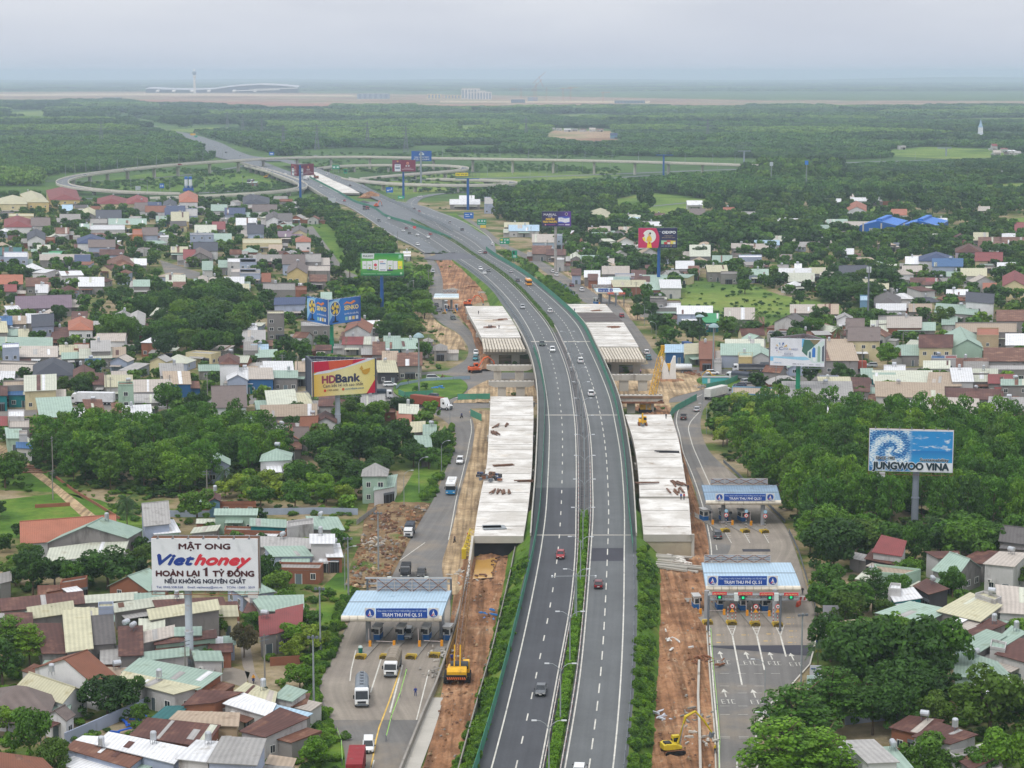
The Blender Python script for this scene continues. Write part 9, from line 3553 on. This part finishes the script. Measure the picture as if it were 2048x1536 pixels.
def block(label,x0,x1,yt,yb,wall,floors,bays,depth=40,name='far_block',group='white blocks beside the airport'):
 Y=G((x0+x1)/2,yb).y
 a,b=V(x0,yb,Y),V(x1,yb,Y)
 z=V(x0,yt,Y).z
 t=aZ(name,label,'building',((a.x+b.x)/2,Y,0),0,group)
 w=b.x-a.x
 mb=MB()
 mb.box((0,depth/2,0),(w,depth,z),wall)
 mb.aJ('wall',t)
 mb=MB()
 mb.box((0,depth/2,z),(w*1.02,depth*1.02,max(.5,z*.03)),bY)
 mb.aJ('roof',t)
 base=None
 for i in range(bays):
  mb=MB()
  mb.box((-w/2+w*(i+.5)/bays,-.25,z*.08),(w/bays*.5,.5,z*.8),P('far_window',(120,134,152),.4,.05,.05,ov=0))
  mb.aJ('window',t)
 return t
block('tall white slab block in the far distance',923,960,177,198,AW,10,6)
block('lower white block with dark window strips in front of the tall far slab',936,983,184,199,AW,6,8)
block('far centre wing of the white blocks rising above its neighbours',955,972,181.5,198.4,AW,6,2)
block('small yellow block left of the white far blocks, left one',855,882,188,197,P('far_yellow',(210,190,140),.8,.05,.02,ov=0),3,4)
block('small yellow block left of the white far blocks, right one',889,921,190,197,P('far_yellow',(210,190,140),.8,.05,.02,ov=0),3,5)
block('grey and white far hall near the terminal',714,778,187,198,P('far_grey',(150,160,170),.7,.05,.02,ov=0),3,6,60)
block('white front of the grey far hall',733,765,189,194,AW,2,3,60)
block('unfinished dark far building beside the cranes, left one',1022,1050,199,206,P('far_dark',(96,104,116),.8,.05,.02,ov=0),3,6)
block('unfinished dark far building beside the cranes, right one',1055,1075,194,203,P('far_grey',(150,160,170),.7,.05,.02,ov=0),3,5)
block('long dark far building site right of the cranes',1230,1290,201,207,P('far_dark',(96,104,116),.8,.05,.02,ov=0),2,9)
block('small red brown far hangar on the bare ground',205,240,195,200,P('far_rust',(110,74,70),.8,.05,.02,ov=0),1,3)
block('thin white far silo on the right',1733,1736,207,214,AW,1,1,6)
for x,yb,yt,jib,lb in((1042,204,176,-14,'far tower crane, leftmost'),(1072,204,165,12,'far crane with a raised jib'),(1093,203,174,-10,'far tower crane right of the raised jib'),(1126,203,175,12,'far tower crane, third from the right'),(1141,203,173,10,'far tower crane, second from the right'),(1068,204,180,10,'far tower crane behind the raised jib'),(1206,205,183,10,'far tower crane, rightmost')):
 b0=G(x,yb)
 t=aZ('tower_crane',lb,'tower crane',b0,0,'tower cranes at the airport site')
 z=V(x,yt,b0 .y).z
 mb=MB()
 aY(mb,(0,0,0),(0,0,z),3,aX((190,120,90)),8,False)
 mb.aJ('mast',t)
 mb=MB()
 j=abs(jib)*3
 aY(mb,(-j*.35,0,z-4),(j*(1 if jib>0 else-1),0,z-3 if 'raised' not in lb else z+40),2.4,aX((190,120,90)),8,False)
 mb.aJ('jib',t)
b0=G(1960,288)
t=aZ('church_tower','slender white church tower with a spire on the far right','church',b0)
mb=MB()
mb.box((0,0,0),(7,7,17),aX((206,214,224)))
mb.aJ('tower',t)
mb=MB()
mb.box((0,0,17),(6,6,8),aX((222,226,230)))
mb.aJ('belfry',t)
mb=MB()
mb.lathe([(3.6,25),(1.6,31),(.2,38)],(0,0,0),aX((150,176,200)),8)
mb.aJ('spire',t)
rr=random.Random(4)
for k,(x,y,w,h,rc,wc)in enumerate(((1078,251,14,4,'WT','B2'),(1090,255,14,5,'WT','WH'),(1105,257,10,4,'GY','WC'),(1118,257,12,4,'CP','WC'),(1135,259,14,4,'WT','WC'),(1150,258,12,4,'BW','WC'),(1166,259,14,4,'MA','WC'),(1185,259,12,4,'CP','WC'),(1200,259,14,4,'RD','WC'),(1228,270,14,6,'SB','B2'),(1245,268,14,5,'GY','WC'),(1262,270,16,5,'CW','WC'),(1355,258,6,5,'RD','WC'),(1445,248,5,8,'SB','WH'),(1515,262,26,5,'CW','WC'),(1555,262,22,5,'TN','WC'),(1530,286,40,4,'CW','WC'),(1640,276,28,6,'GY','WH'),(1660,277,10,5,'WT','WH'),(1470,263,6,4,'WT','WC'),(1700,276,6,4,'WT','WC'),(1750,278,18,3,'CP','WC'),(1780,290,14,4,'CP','WC'),(1805,292,14,5,'WT','WC'),(1850,262,10,4,'TN','WC'),(1990,292,10,6,'RD','WC'),(2010,298,12,5,'RD','WC'),(2025,302,14,5,'WT','WC'),(2036,306,12,4,'GY','WC'),(1995,305,14,4,'CP','WC'),(1880,355,14,5,'RD','WC'),(1900,353,16,5,'MA','WC'),(1920,352,16,5,'WT','WC'),(1945,350,18,5,'RD','WC'),(1970,352,16,5,'CP','WC'),(2005,347,14,5,'WT','WC'),(2040,345,12,5,'OT','WC'),(1445,368,18,4,'BW','WC'),(1462,371,10,4,'WT','WC'),(1390,410,30,4,'WT','WC'),(1600,372,10,4,'GD','CC'),(1662,382,22,6,'TN','CY'),(1720,402,34,4,'WT','WC'),(570,303,30,4,'WT','WC'),(75,283,10,4,'WT','WC'),(500,361,12,4,'SL','DK'),(506,366,14,3,'MG','RU'),(1130,384,24,4,'TN','CC'),(1150,400,40,4,'MG','WC'))):
 Q=[G(x-w/2,y,h),G(x+w/2,y,h)]
 d=9+4*rr.random()
 Q=[aQ((q.x,q.y))for q in Q]
 aW([Q[0],Q[1],Q[1]+aQ((0,d)),Q[0]+aQ((0,d))],h,rr.choice(('m','gx','f'))if w<20 else 'gx',rc,wc,None,None,1,False)
b0=G(377,382)
t=aZ('cement_silos','pair of white and blue cement silos beside the ramp on the left','silos',b0)
for s in(-1.9,1.9):
 mb=MB()
 mb.lathe([(.6,3),(1.6,5),(1.6,10.5)],(s,0,0),aX((216,218,222)),14)
 mb.lathe([(1.62,10.5),(1.62,12.5),(1.2,13)],(s,0,0),aX((40,100,176)),14)
 mb.aJ('silo',t)
mb=MB()
for s in(-3.4,-.4,.4,3.4):
 for q in(-1.4,1.4):mb.bar((s,q,0),(s,q,5),.3,aX((40,90,160)))
mb.box((0,-1,0),(9,5,2.6),aX((30,80,160)))
mb.aJ('frame',t)
#VEGETATION
def fX(px,py,poly):
 px,py=np.asarray(px,float),np.asarray(py,float)
 ins=np.zeros(px.shape,bool)
 j=len(poly)-1
 for i in range(len(poly)):
  xi,yi,xj,yj=*poly[i],*poly[j]
  if yi!=yj:
   ins^=((yi>py)!=(yj>py))&(px<(xj-xi)*(py-yi)/(yj-yi)+xi)
  j=i
 return ins
def fZ(A):
 dep=A[:,1]*CP_+HC*SP
 return 1024+FPX*A[:,0]/dep,768-FPX*(A[:,1]*SP-HC*CP_)/dep
SPEC="""208 965 14 13 bm tall leaning tree with a bare trunk;66 1190 11 9 bm;215 1178 9.5 13 bd;110 1175 7 9 bd;150 1180 7 8 bm;20 1330 9 10 lb;60 1335 8 8 lb;5 1370 9 9 bd;488 1315 7 5.4 bp reddish flowering tree;215 1440 8 10 bd;262 1425 7 7 bm;60 1520 9 8 bm tree with a pinkish top;110 1560 7 6 bd;15 1470 5 6 bb;535 1195 10 7 bd;560 1205 7 7 bm;590 1300 6 7 bb;412 1345 5 4 bm;440 1275 5 3.6 bb;500 1270 5 5 bm;600 1380 5 6 bb;255 1060 9 7 pu coconut palm;395 1045 9 10 bm;350 1300 4 5 bm;95 1260 5 4 bm;330 725 13 12 bd;420 705 18 18 bd;470 690 15 13 bd;370 690 12 12 bm;300 690 9 10 bm;118 650 10 8 bd dark oval tree;175 785 8 8 bd;128 790 7 6 bd;200 745 6 5.5 bb clipped round bright tree;335 830 11 10 bm;395 845 11 9 bd;705 945 15 13 bd very dark spreading tree;760 930 12 12 bd;660 980 11 13 bd;730 990 10 12 bm;800 900 10 9 bm;560 930 8 8 bm;600 985 9 9 bm;830 870 6 5 ab;850 850 5 4 ab;710 820 9 7 pu coconut palm;450 985 7 6 pu leaning palm;520 850 5 5 ab;480 900 5 5 ab;640 1000 8 9 bb;590 1020 8 8 bm;500 1000 7 7 bm;700 560 17 11 bd;640 520 9 8 bd;600 720 9 10 bm;575 745 8 9 bd;770 680 9 10 bd;830 680 10 12 bd;850 720 8 8 bm;800 640 9 11 bm;1590 1520 12 17 lm;1660 1470 11 14 lm;1560 1600 12 16 lb;1640 1590 10 13 lb;1720 1395 14 14 bd;1810 1400 16 16 bd;1880 1380 14 12 bm;1770 1330 11 11 bb;1690 1340 10 9 bm;1745 1470 9 8 bm;1980 1480 13 14 bd;2030 1470 9 9 bm;1860 1350 9 8 bb olive coloured tree;1685 1440 8 8 bm;1850 1560 8 9 bm;2010 1560 9 9 bb;1950 1570 6 7 bm;1900 1560 5 6 bb;1690 1240 9 12 bm;1745 1225 9 8 ld;1650 1235 8 9 bm;1660 1150 13 14 bd;1620 1110 10 9 lb;1700 1120 11 11 bd;1830 1135 11 7 bm;1880 1120 9 9 bd;1905 1195 7 6 bm;1965 1150 5 4 bm;2020 1255 5 6 bm;1990 1100 6 6 bm;2035 1110 6 7 bd;1635 1175 5 5 ab;1620 1190 5 4 ay;1635 1345 6 6 pu drooping palm;1870 1090 7 6 pu;1900 1070 6 6 pu;1385 690 11 13 bd;1330 680 7 7 bm;1480 680 9 7 pu;1515 665 9 7 pu;1675 690 8 6 pu;1700 680 8 6 pu;1775 735 10 9 bb;1680 765 8 7 bm;1718 805 6 6.5 bm;1795 840 9 9 bd;1890 660 11 11 bd;1600 680 9 10 bd;1640 650 9 10 bm;1275 640 8 7 bm;1300 640 9 8 bd;1310 660 8 7 bm;1350 540 14 16 bd;1400 520 9 10 bd;1490 588 8 9 bm lone round tree in the meadow;1600 610 8 8 bd lone dark tree in the meadow;1700 600 10 12 bd;1660 595 10 12 bm;1010 430 20 15 bd;1045 440 14 15 bd;1100 425 16 18 bd;1160 430 15 17 bd;1130 445 12 15 bd;1290 430 22 18 bd;1200 425 12 14 bd;1780 410 18 20 bd;1740 405 16 14 bd;1830 400 16 14 bd;1500 415 16 18 bd;1545 410 18 18 bd;1180 540 9 12 bm;1150 500 10 11 bd"""
TONE={'d':aF,'m':aD,'b':bQ,'y':bJ,'u':bZ,'p':bK}
KIND={'b':'broad','l':'layer','p':'palm','a':'banana'}
NOUN={'b':'tree','l':'layered tree','p':'palm','a':'banana clump'}
TW={'d':'dark ','m':'mid green ','b':'bright ','y':'yellow green ','u':'','p':''}
for e in SPEC.split(';'):
 x,y,h,w,k,*lb=e.split()
 h,w=float(h),float(w)
 lb=' '.join(lb)or('very large ' if h>14.5 else 'large ' if h>10.5 else 'tall ' if h>w*1.3 else 'broad ' if w>h*1.1 else 'small ' if h<5.5 else '')+TW[k[1]]+NOUN[k[0]]
 dZ(KIND[k[0]],G(float(x),float(y)),h,w,TONE[k[1]],lb)
GROVES=(([(40,905),(150,880),(330,880),(430,870),(560,890),(580,940),(500,985),(430,975),(330,1000),(230,985),(130,970),(60,930)],6.2,('slender grove tree with pale leaves in the left grove','grove left of the service road'),1,96),([(1470,880),(1560,850),(1750,868),(1940,880),(2100,900),(2100,1080),(1980,1080),(1860,1090),(1700,1085),(1590,1065),(1560,1020),(1500,960),(1440,930)],6.0,('slender grove tree around the blue wave billboard','grove around the blue wave billboard'),2,203))
LATER=[]
for poly,sp,share,sd,cap in GROVES:
 A=np.array([list(G(*p))for p in poly])
 rr=np.random.RandomState(sd)
 x0,y0,x1,y1=A[:,0].min(),A[:,1].min(),A[:,0].max(),A[:,1].max()
 pts=[]
 for y in np.arange(y0,y1,sp):
  for x in np.arange(x0,x1,sp):
   pts.append((x+rr.uniform(-.3,.3)*sp,y+rr.uniform(-.3,.3)*sp,.0))
 pts=np.array(pts)
 px,py=fZ(pts)
 k=fX(px,py,poly)&(px>-60)&(px<2110)
 pts=pts[k]
 k=[not taken(p[0],p[1],1)and not fX(*[[q]for q in proj(p)],[(1795,1035),(1868,1035),(1880,1150),(1785,1150)])[0]for p in pts]
 pts=pts[k]
 if len(pts)>cap:pts=pts[rr.permutation(len(pts))[:cap]]
 for p in pts:
  fQ([(p[0]-2,p[1]-2),(p[0]+2,p[1]-2),(p[0]+2,p[1]+2),(p[0]-2,p[1]+2)],.5)
  h=rr.uniform(10.5,14.5)*(.85 if sd==1 else 1)
  dZ('grove',(p[0],p[1],0),h,rr.uniform(7.2,9.6),rr.choice([bX,bX,bX,aD,bJ if sd==3 else bQ]),share=share)
 pts,sz=[],[]
 for _ in range(900):
  p=G(rr.uniform(min(q[0]for q in poly),max(q[0]for q in poly)),rr.uniform(min(q[1]for q in poly),max(q[1]for q in poly)))
  a=proj(p)
  if fX([a[0]],[a[1]],poly)[0]:
   w=rr.uniform(1.5,4)
   pts.append(tuple(p))
   sz.append((w,w,w*.5))
 LATER.append((pts,sz))
FILL=[([(330,615),(490,600),(520,700),(400,725),(230,705),(210,668)],9,(9,14),1.0,(aF,aD),.9),([(600,415),(640,408),(790,500),(780,525),(700,515),(640,470)],8,(7,10),1.1,(aF,aF,aD),1),([(700,545),(760,530),(850,560),(850,640),(800,690),(720,690),(690,640)],9,(6,10),1.1,(aF,aD,bQ),.9),([(620,985),(640,880),(730,800),(880,845),(905,890),(850,950),(780,940),(740,1010)],7,(5,9),1.1,(aF,aD,bQ),.9),([(440,1010),(500,930),(620,980),(720,1010),(700,1030),(560,1020)],6,(4,7),1.1,(aD,bQ,bJ),.9),([(0,880),(40,900),(150,990),(100,1010),(0,1010)],8,(5,9),1.0,(aF,aD,bQ),.7),([(0,1120),(300,1080),(300,1190),(0,1190)],8,(4,7),1.1,(aF,aD),.7),([(530,1080),(680,1100),(640,1300),(690,1520),(620,1540),(580,1300)],6,(2.5,6),1.2,(bQ,aD,bJ),.6),([(1560,960),(1640,1060),(1960,1090),(2060,1090),(2060,1130),(1800,1150),(1620,1140),(1590,1060)],8,(7,12),1.1,(aF,aD,bX),.85),([(1620,1130),(1720,1250),(1660,1290),(1640,1200)],7,(5,9),1.1,(aD,bQ,aF),.8),([(1640,1290),(1760,1280),(1920,1360),(1900,1480),(1720,1500),(1640,1420)],8,(7,12),1.1,(aF,aF,aD),.8),([(1410,815),(1480,800),(1560,830),(1500,880),(1430,930),(1408,870)],7,(5,8),1.1,(aD,bQ,bJ),.9),([(1260,590),(1300,590),(1360,690),(1340,720),(1310,690)],8,(5,9),1.0,(aD,aF),.8),([(1440,600),(1560,640),(1740,650),(1760,700),(1640,710),(1480,690),(1400,660)],10,(6,10),1.05,(aF,aD),.75),([(1660,560),(1780,560),(1760,620),(1640,610)],9,(8,12),1.2,(aF,),.9),([(980,395),(1230,390),(1290,440),(1240,470),(1060,470),(1000,440)],11,(9,15),1.05,(aF,aF,aD),.8),([(1230,445),(1600,430),(1900,470),(2060,470),(2060,520),(1750,505),(1500,500),(1300,500)],10,(6,11),1.1,(aF,aD,aD),.75),([(1360,450),(1640,450),(1640,500),(1400,500)],8,(8,13),1.1,(aF,aF,aD),.9),([(1100,490),(1300,480),(1330,560),(1180,570)],10,(5,10),1.1,(aF,aD),.6),([(-40,395),(600,400),(640,470),(800,560),(720,640),(500,660),(-40,640)],9,(4,8.5),1.0,(aF,aD,aD),.5),([(100,620),(340,580),(330,680),(120,680)],11,(4,8),1.1,(aD,bQ),.5),([(-40,640),(620,650),(700,760),(620,900),(-40,890)],9,(3.5,8),1.05,(aF,aD,bQ),.6),([(1060,450),(2100,430),(2100,640),(1300,640)],9.5,(4.5,9),1.1,(aF,aD,aD),.62),([(1420,640),(2100,640),(2100,860),(1900,830),(1450,780)],10,(3.5,8),1.05,(aF,aD,bQ),.55),([(-40,1010),(600,1040),(560,1540),(-40,1540)],8,(2.5,6),1.1,(aF,aD,bQ),.5),([(1700,1080),(2100,1080),(2100,1540),(1800,1540)],9,(3,7),1.1,(aF,aD,bQ),.55),([(1490,338),(1680,340),(1690,372),(1480,372)],11,(13,20),.9,(aF,aD),.9),([(1240,380),(2100,350),(2100,430),(1240,440)],13,(7,13),1.1,(aF,aF,aD),.75)]
CAND=[]
NOTREE=[[(90,386),(480,380),(640,372),(640,400),(90,408)],[(1350,650),(1335,605),(1400,566),(1560,595),(1690,620),(1690,640),(1600,655),(1470,655)],[(1060,512),(1270,505),(1265,492),(1060,500)],[(1660,430),(1830,420),(1830,408),(1660,418)],[(1990,452),(2090,452),(2090,432),(1990,440)],[(560,440),(650,440),(690,500),(640,490)],[(1215,400),(1300,385),(1420,400),(1390,440),(1280,440),(1225,425)],[(1240,335),(1520,325),(1520,350),(1240,380)],[(1930,372),(2080,364),(2080,392),(1960,392)]]
sh={}
rr=np.random.RandomState(77)
cell={}
def near_tree(x,y,d):
 i,j=int(x//12),int(y//12)
 for a in range(i-1,i+2):
  for b in range(j-1,j+2):
   for(q,w_,e)in cell.get((a,b),()):
    if(q-x)**2+(w_-y)**2<(max(d,e)if d>5 else d)**2*.6:return True
 return False
for x,y,w in TREES:cell.setdefault((int(x//12),int(y//12)),[]).append((x,y,w*.5))
for poly,sp,hr,wr,tones,keep in FILL:
 A=np.array([list(G(*p))for p in poly])
 x0,y0,x1,y1=A[:,0].min(),A[:,1].min(),A[:,0].max(),A[:,1].max()
 gx,gy=np.meshgrid(np.arange(x0,x1,sp),np.arange(y0,y1,sp))
 P_=np.column_stack([gx.ravel(),gy.ravel(),np.zeros(gx.size)])
 P_[:,:2]+=rr.uniform(-.42,.42,(len(P_),2))*sp
 px,py=fZ(P_)
 k=fX(px,py,poly)&(px>-60)&(px<2110)&(py<1575)&(rr.rand(len(P_))<keep)
 for q in NOTREE:k&=~fX(px,py,q)
 for p in P_[k]:
  if taken(p[0],p[1],1)or near_tree(p[0],p[1],sp*.7)or fX(*[[q]for q in proj(p)],[(1795,1035),(1868,1035),(1880,1150),(1785,1150)])[0]:continue
  h=rr.uniform(*hr)
  w=h*wr*rr.uniform(.8,1.2)
  cell.setdefault((int(p[0]//12),int(p[1]//12)),[]).append((p[0],p[1],sp*.5))
  CAND.append((w*h/p[1]**2,p,h,w,tones[rr.randint(len(tones))]))
CAND.sort(key=lambda c:-c[0])
nb=sum(1 for t in bpy.data.objects if t.name.startswith('broadleaf_tree'))
BIG,SMALL=CAND[:max(0,296-nb)],CAND[max(0,296-nb):]
TWN={aF.name:'dark',aD.name:'mid green',bQ.name:'bright green',bJ.name:'yellow green',bX.name:'fresh green'}
for _,p,h,w,m in BIG:
 dZ('broad',(p[0],p[1],0),h,w,m,f"{TWN[m.name]} {'large' if h > 9.5 else 'mid sized' if h > 6.5 else 'small'} tree")
SRC={k:[o for o in bpy.data.objects if o.data is v[0]]for k,v in CROWNS.items()}
bs=dZ('bush',G(690,1480),1.6,2.4,bQ,'low bush')
lite=ON('foliage',CROWNS['lite'][0])
LK(lite)
lt=aZ('bush','small round bush on the traffic island','bush',G(850,778,.3))
lite.parent=lt
lite.scale=(3,3,2.4)
lite2=ON('foliage',CROWNS['lite'][1])
LK(lite2)
lt2=aZ('bush','small round bush beside the tall mast on the traffic island','bush',G(832,783,.3))
lite2 .parent=lt2
lite2 .scale=(2.6,2.6,2.2)
bushsrc=[c for c in bs.children][0]
for m in{c[4].name:c[4]for c in SMALL}.values():
 L=[c for c in SMALL if c[4]is m]
 aG('woodland',[c[1]for c in L],[(c[3],c[3],c[2])for c in L],lite,m)
#far woods and rubber plantations
rr=np.random.RandomState(5)
EXCL=[[(60,410),(90,352),(330,328),(420,322),(500,316),(620,309),(900,306),(1240,312),(1520,318),(1560,340),(1240,378),(1000,395),(960,400),(900,440),(640,420)],[(480,340),(420,318),(340,272),(235,236),(240,229),(300,240),(380,262),(470,290),(560,312),(600,330)],[(1075,280),(1105,256),(1225,258),(1250,290),(1190,294)],[(870,256),(960,248),(1015,258),(930,268)],[(1765,302),(1850,293),(2010,298),(2070,314),(1900,322),(1780,316)],[(10,240),(15,222),(95,221),(100,241)],[(870,226),(640,236),(560,229),(810,225)],[(1280,246),(1500,239),(1570,246),(1400,253)],[(990,232),(1200,227),(1340,233),(1100,239)],[(290,262),(420,253),(530,258),(420,267)],[(1740,241),(2070,235),(2070,245),(1800,249)],[(1620,338),(1640,322),(2080,306),(2080,320),(1620,342)],[(600,300),(700,296),(900,300),(900,310),(600,312)],[(820,292),(1010,290),(1010,300),(820,304)]]
def woods(y0,y1,sp,w,h,tone_fn,tones,seed,thin=.0,below=None,above=None):
 r=np.random.RandomState(seed)
 gx,gy=np.meshgrid(np.arange(-.275*y1,.275*y1,sp),np.arange(y0,y1,sp))
 A=np.column_stack([gx.ravel(),gy.ravel(),np.zeros(gx.size)])
 A[:,:2]+=r.uniform(-.45,.45,(len(A),2))*sp
 px,py=fZ(A)
 k=(px>-60)&(px<2108)
 for q in EXCL:k&=~fX(px,py,q)
 for q in NOTREE:k&=~fX(px,py,q)
 if below is not None:k&=py<np.interp(px,[0,600,1000,1240,2048],below)
 if above is not None:k&=py>np.interp(px,[0,250,450,900,2048],above)
 bx,by=np.floor((A[:,0]+.25*A[:,1])/260),np.floor((A[:,1]-.12*A[:,0])/(150+y0*.03))
 hb=np.abs(np.sin(bx*12.99+by*78.23)*43758.54)%1
 fx,fy=((A[:,0]+.25*A[:,1])/260)%1,((A[:,1]-.12*A[:,0])/(150+y0*.03))%1
 k&=(hb>.07)&(fy>.06)&(r.rand(len(A))>thin)
 A,hb=A[k],hb[k]
 hh=h*(.6+.75*((hb*7.3)%1))*r.uniform(.85,1.15,len(A))
 ww=w*r.uniform(.8,1.25,len(A))
 ti=tone_fn(hb)
 for i,m in enumerate(tones):
  s=ti==i
  if s.any():aG('woodland',A[s],np.column_stack([ww[s],ww[s],hh[s]]),lite if i%2 else lite2,m)
F_W1=aH('woods_green',(62,102,50),(88,130,62),.25,.05)
F_W2=aH('woods_dark',(50,84,48),(68,106,56),.25,.05)
F_W3=aH('woods_light',(96,134,62),(126,158,76),.25,.05)
tf=lambda hb:np.where((hb*3.7)%1<.45,0,np.where((hb*3.7)%1<.78,1,2))
woods(1660,2700,8.5,10.5,10,tf,(F_W1,F_W2,F_W3),1,below=[372,400,404,400,398])
woods(2700,4900,13,17,12,tf,(F_W1,F_W2,F_W3),2)
woods(4900,7900,25,34,13,tf,(F_W1,F_W2,F_W3),3,0,None,[204,205,216,216,215])
woods(12500,24000,110,130,12,tf,(F_W1,F_W2,F_W3),4,.1)
#undergrowth, slope shrubs, hedges
pts,sz=[],[]
rr=np.random.RandomState(8)
for k in range(9000):
 q=rr.randint(5)
 px,py=((rr.uniform(130,600),rr.uniform(340,388)),(rr.uniform(740,1240),rr.uniform(338,392)),(rr.uniform(600,1240),rr.uniform(306,345)),(rr.uniform(560,900),rr.uniform(408,640)),(rr.uniform(1340,1700),rr.uniform(556,655)))[q]
 if q==4 and rr.rand()<.7:continue
 p=G(px,py)
 if taken(p.x,p.y)and q==3:continue
 if sin(p.x*.03+2*sin(p.y*.011))+sin(p.y*.017)+rr.uniform(-1,1)<.35:continue
 pts.append(tuple(p))
 w=rr.uniform(2,6)*(1 if q<3 else .5)
 sz.append((w,w,w*rr.uniform(.4,.8)))
aG('undergrowth',pts,sz,lite,F_W1)
for pts,sz in LATER:aG('undergrowth',pts,sz,lite,aF)
pts,sz=[],[]
rr=np.random.RandomState(31)
for _ in range(16000):
 y=290+900*rr.rand()**1.5
 x=rr.uniform(-.26,.26)*y
 if taken(x,y,1):continue
 px,py=proj((x,y,0))
 n_=sin(x*.11+1.3*sin(y*.05))+sin(y*.07+x*.03)
 if n_+rr.uniform(-.8,.8)<-.1:continue
 pts.append((x,y,0))
 s=rr.uniform(.8,2.6)
 sz.append((s,s,s*rr.uniform(.4,.75)))
k=len(pts)//2
aG('undergrowth',pts[:k],sz[:k],bushsrc,bQ)
aG('undergrowth',pts[k:],sz[k:],bushsrc,aD)
for rows,zf,n,seed,nm in(([(1560,905,944),(1350,975,1003),(1180,1016,1043),(1110,1040,1058)],lambda s,z:z*(.1+.75*s),800,3,'left'),([(1560,1260,1296),(1350,1272,1303),(1180,1280,1312),(1095,1282,1306)],lambda s,z:z*(.85-.75*s),900,4,'right'),([(612,1142,1176),(590,1108,1150),(560,1068,1108),(530,1026,1066),(505,996,1024)],lambda s,z:z*.3,700,5,'far'),([(1000,842,868),(950,872,888),(905,890,905),(870,892,908),(850,880,904)],lambda s,z:0,260,7,'verge'),([(1540,612,686),(1440,628,658),(1380,612,634),(1300,640,672),(1230,672,700),(1190,690,715)],lambda s,z:0,420,8,'verge')):
 r=np.random.RandomState(seed)
 a=interp(rows,100)
 pts,sz=[],[]
 for _ in range(n):
  q=a[r.randint(100)]
  s=r.rand()
  if sin(q[0]*.21+s*3)+sin(q[0]*.077+1)+r.uniform(-.7,.7)<-.5:continue
  p0=G(q[1]+(q[2]-q[1])*s,q[0]+r.uniform(-2,2))
  z=zf(s,ZE(p0 .y))
  p=G(q[1]+(q[2]-q[1])*s,q[0],z)
  pts.append((p.x,p.y,z-.1))
  w=r.uniform(.9,2.4)
  sz.append((w,w,w*r.uniform(.55,1.1)))
 k=n//2
 aG('shrubs',pts[:k],sz[:k],bushsrc,bQ)
 aG('shrubs',pts[k:],sz[k:],bushsrc,aD)
def aV(label,P_,w,h,n,m,seed):
 r=np.random.RandomState(seed)
 A=np.array([list(p)for p in P_])
 i=r.randint(0,len(A)-1,n)
 f=r.rand(n,1)
 c=A[i]*(1-f)+A[i+1]*f
 u,v=r.uniform(-1,1,n),r.uniform(0,1,n)
 side=r.rand(n)<.45
 u=np.where(side,np.sign(u)*r.uniform(.85,1.05,n),u)
 v=np.where(side,v,r.uniform(.9,1.06,n))
 wob=1+.18*np.sin(c[:,1]*.9)+.12*np.sin(c[:,1]*2.3)
 c[:,0]+=u*w/2*wob
 c[:,2]+=v*h*wob
 nn=np.column_stack([np.where(side,np.sign(u),0),np.zeros(n),np.where(side,.2,1)])+r.randn(n,3)*.45
 nn/=np.linalg.norm(nn,axis=1,keepdims=True)
 a=np.cross(nn,r.randn(n,3))
 a/=np.linalg.norm(a,axis=1,keepdims=True)
 b=np.cross(nn,a)
 s=r.uniform(.12,.26,(n,1))
 vv=np.stack([c-a*s,c+b*s*.7,c+a*s,c-b*s*.7],1).reshape(-1,3)
 me=bpy.data.meshes.new('hedge')
 me.vertices.add(n*4)
 me.vertices.foreach_set('co',vv.ravel())
 me.loops.add(n*4)
 me.loops.foreach_set('vertex_index',np.arange(n*4))
 me.polygons.add(n)
 me.polygons.foreach_set('loop_start',np.arange(n)*4)
 me.polygons.foreach_set('loop_total',np.full(n,4))
 me.materials.append(m)
 me.update()
 o=ON('hedge',me)
 LK(o)
 return tag(o,label,'hedge','clipped hedges in the median')
aV('clipped green hedge in the median in the foreground',[p for p in MC if p.y<462],1.3,1.1,30000,bQ,1)
aV('clipped hedge in the median beyond the bridge',[p for p in MC if p.y>812],1.6,1.1,26000,bQ,2)
finish_labels()
#HAZE
hm=bpy.data.materials.new('haze_air')
hm.use_nodes=True
hn=hm.node_tree.nodes
hn.clear()
ho=hn.new('ShaderNodeOutputMaterial')
hv=hn.new('ShaderNodeVolumePrincipled')
hv.inputs['Color'].default_value=(.68,.81,1.0,1)
hv.inputs['Density'].default_value=HAZE_D
hv.inputs['Anisotropy'].default_value=.2
hm.node_tree.links.new(hv.outputs[0],ho.inputs['Volume'])
mb=MB()
mb.box((0,17900,-2),(22400,36600,150),hm)
hz=mb.aJ('haze')
tag(hz,kind='stuff')
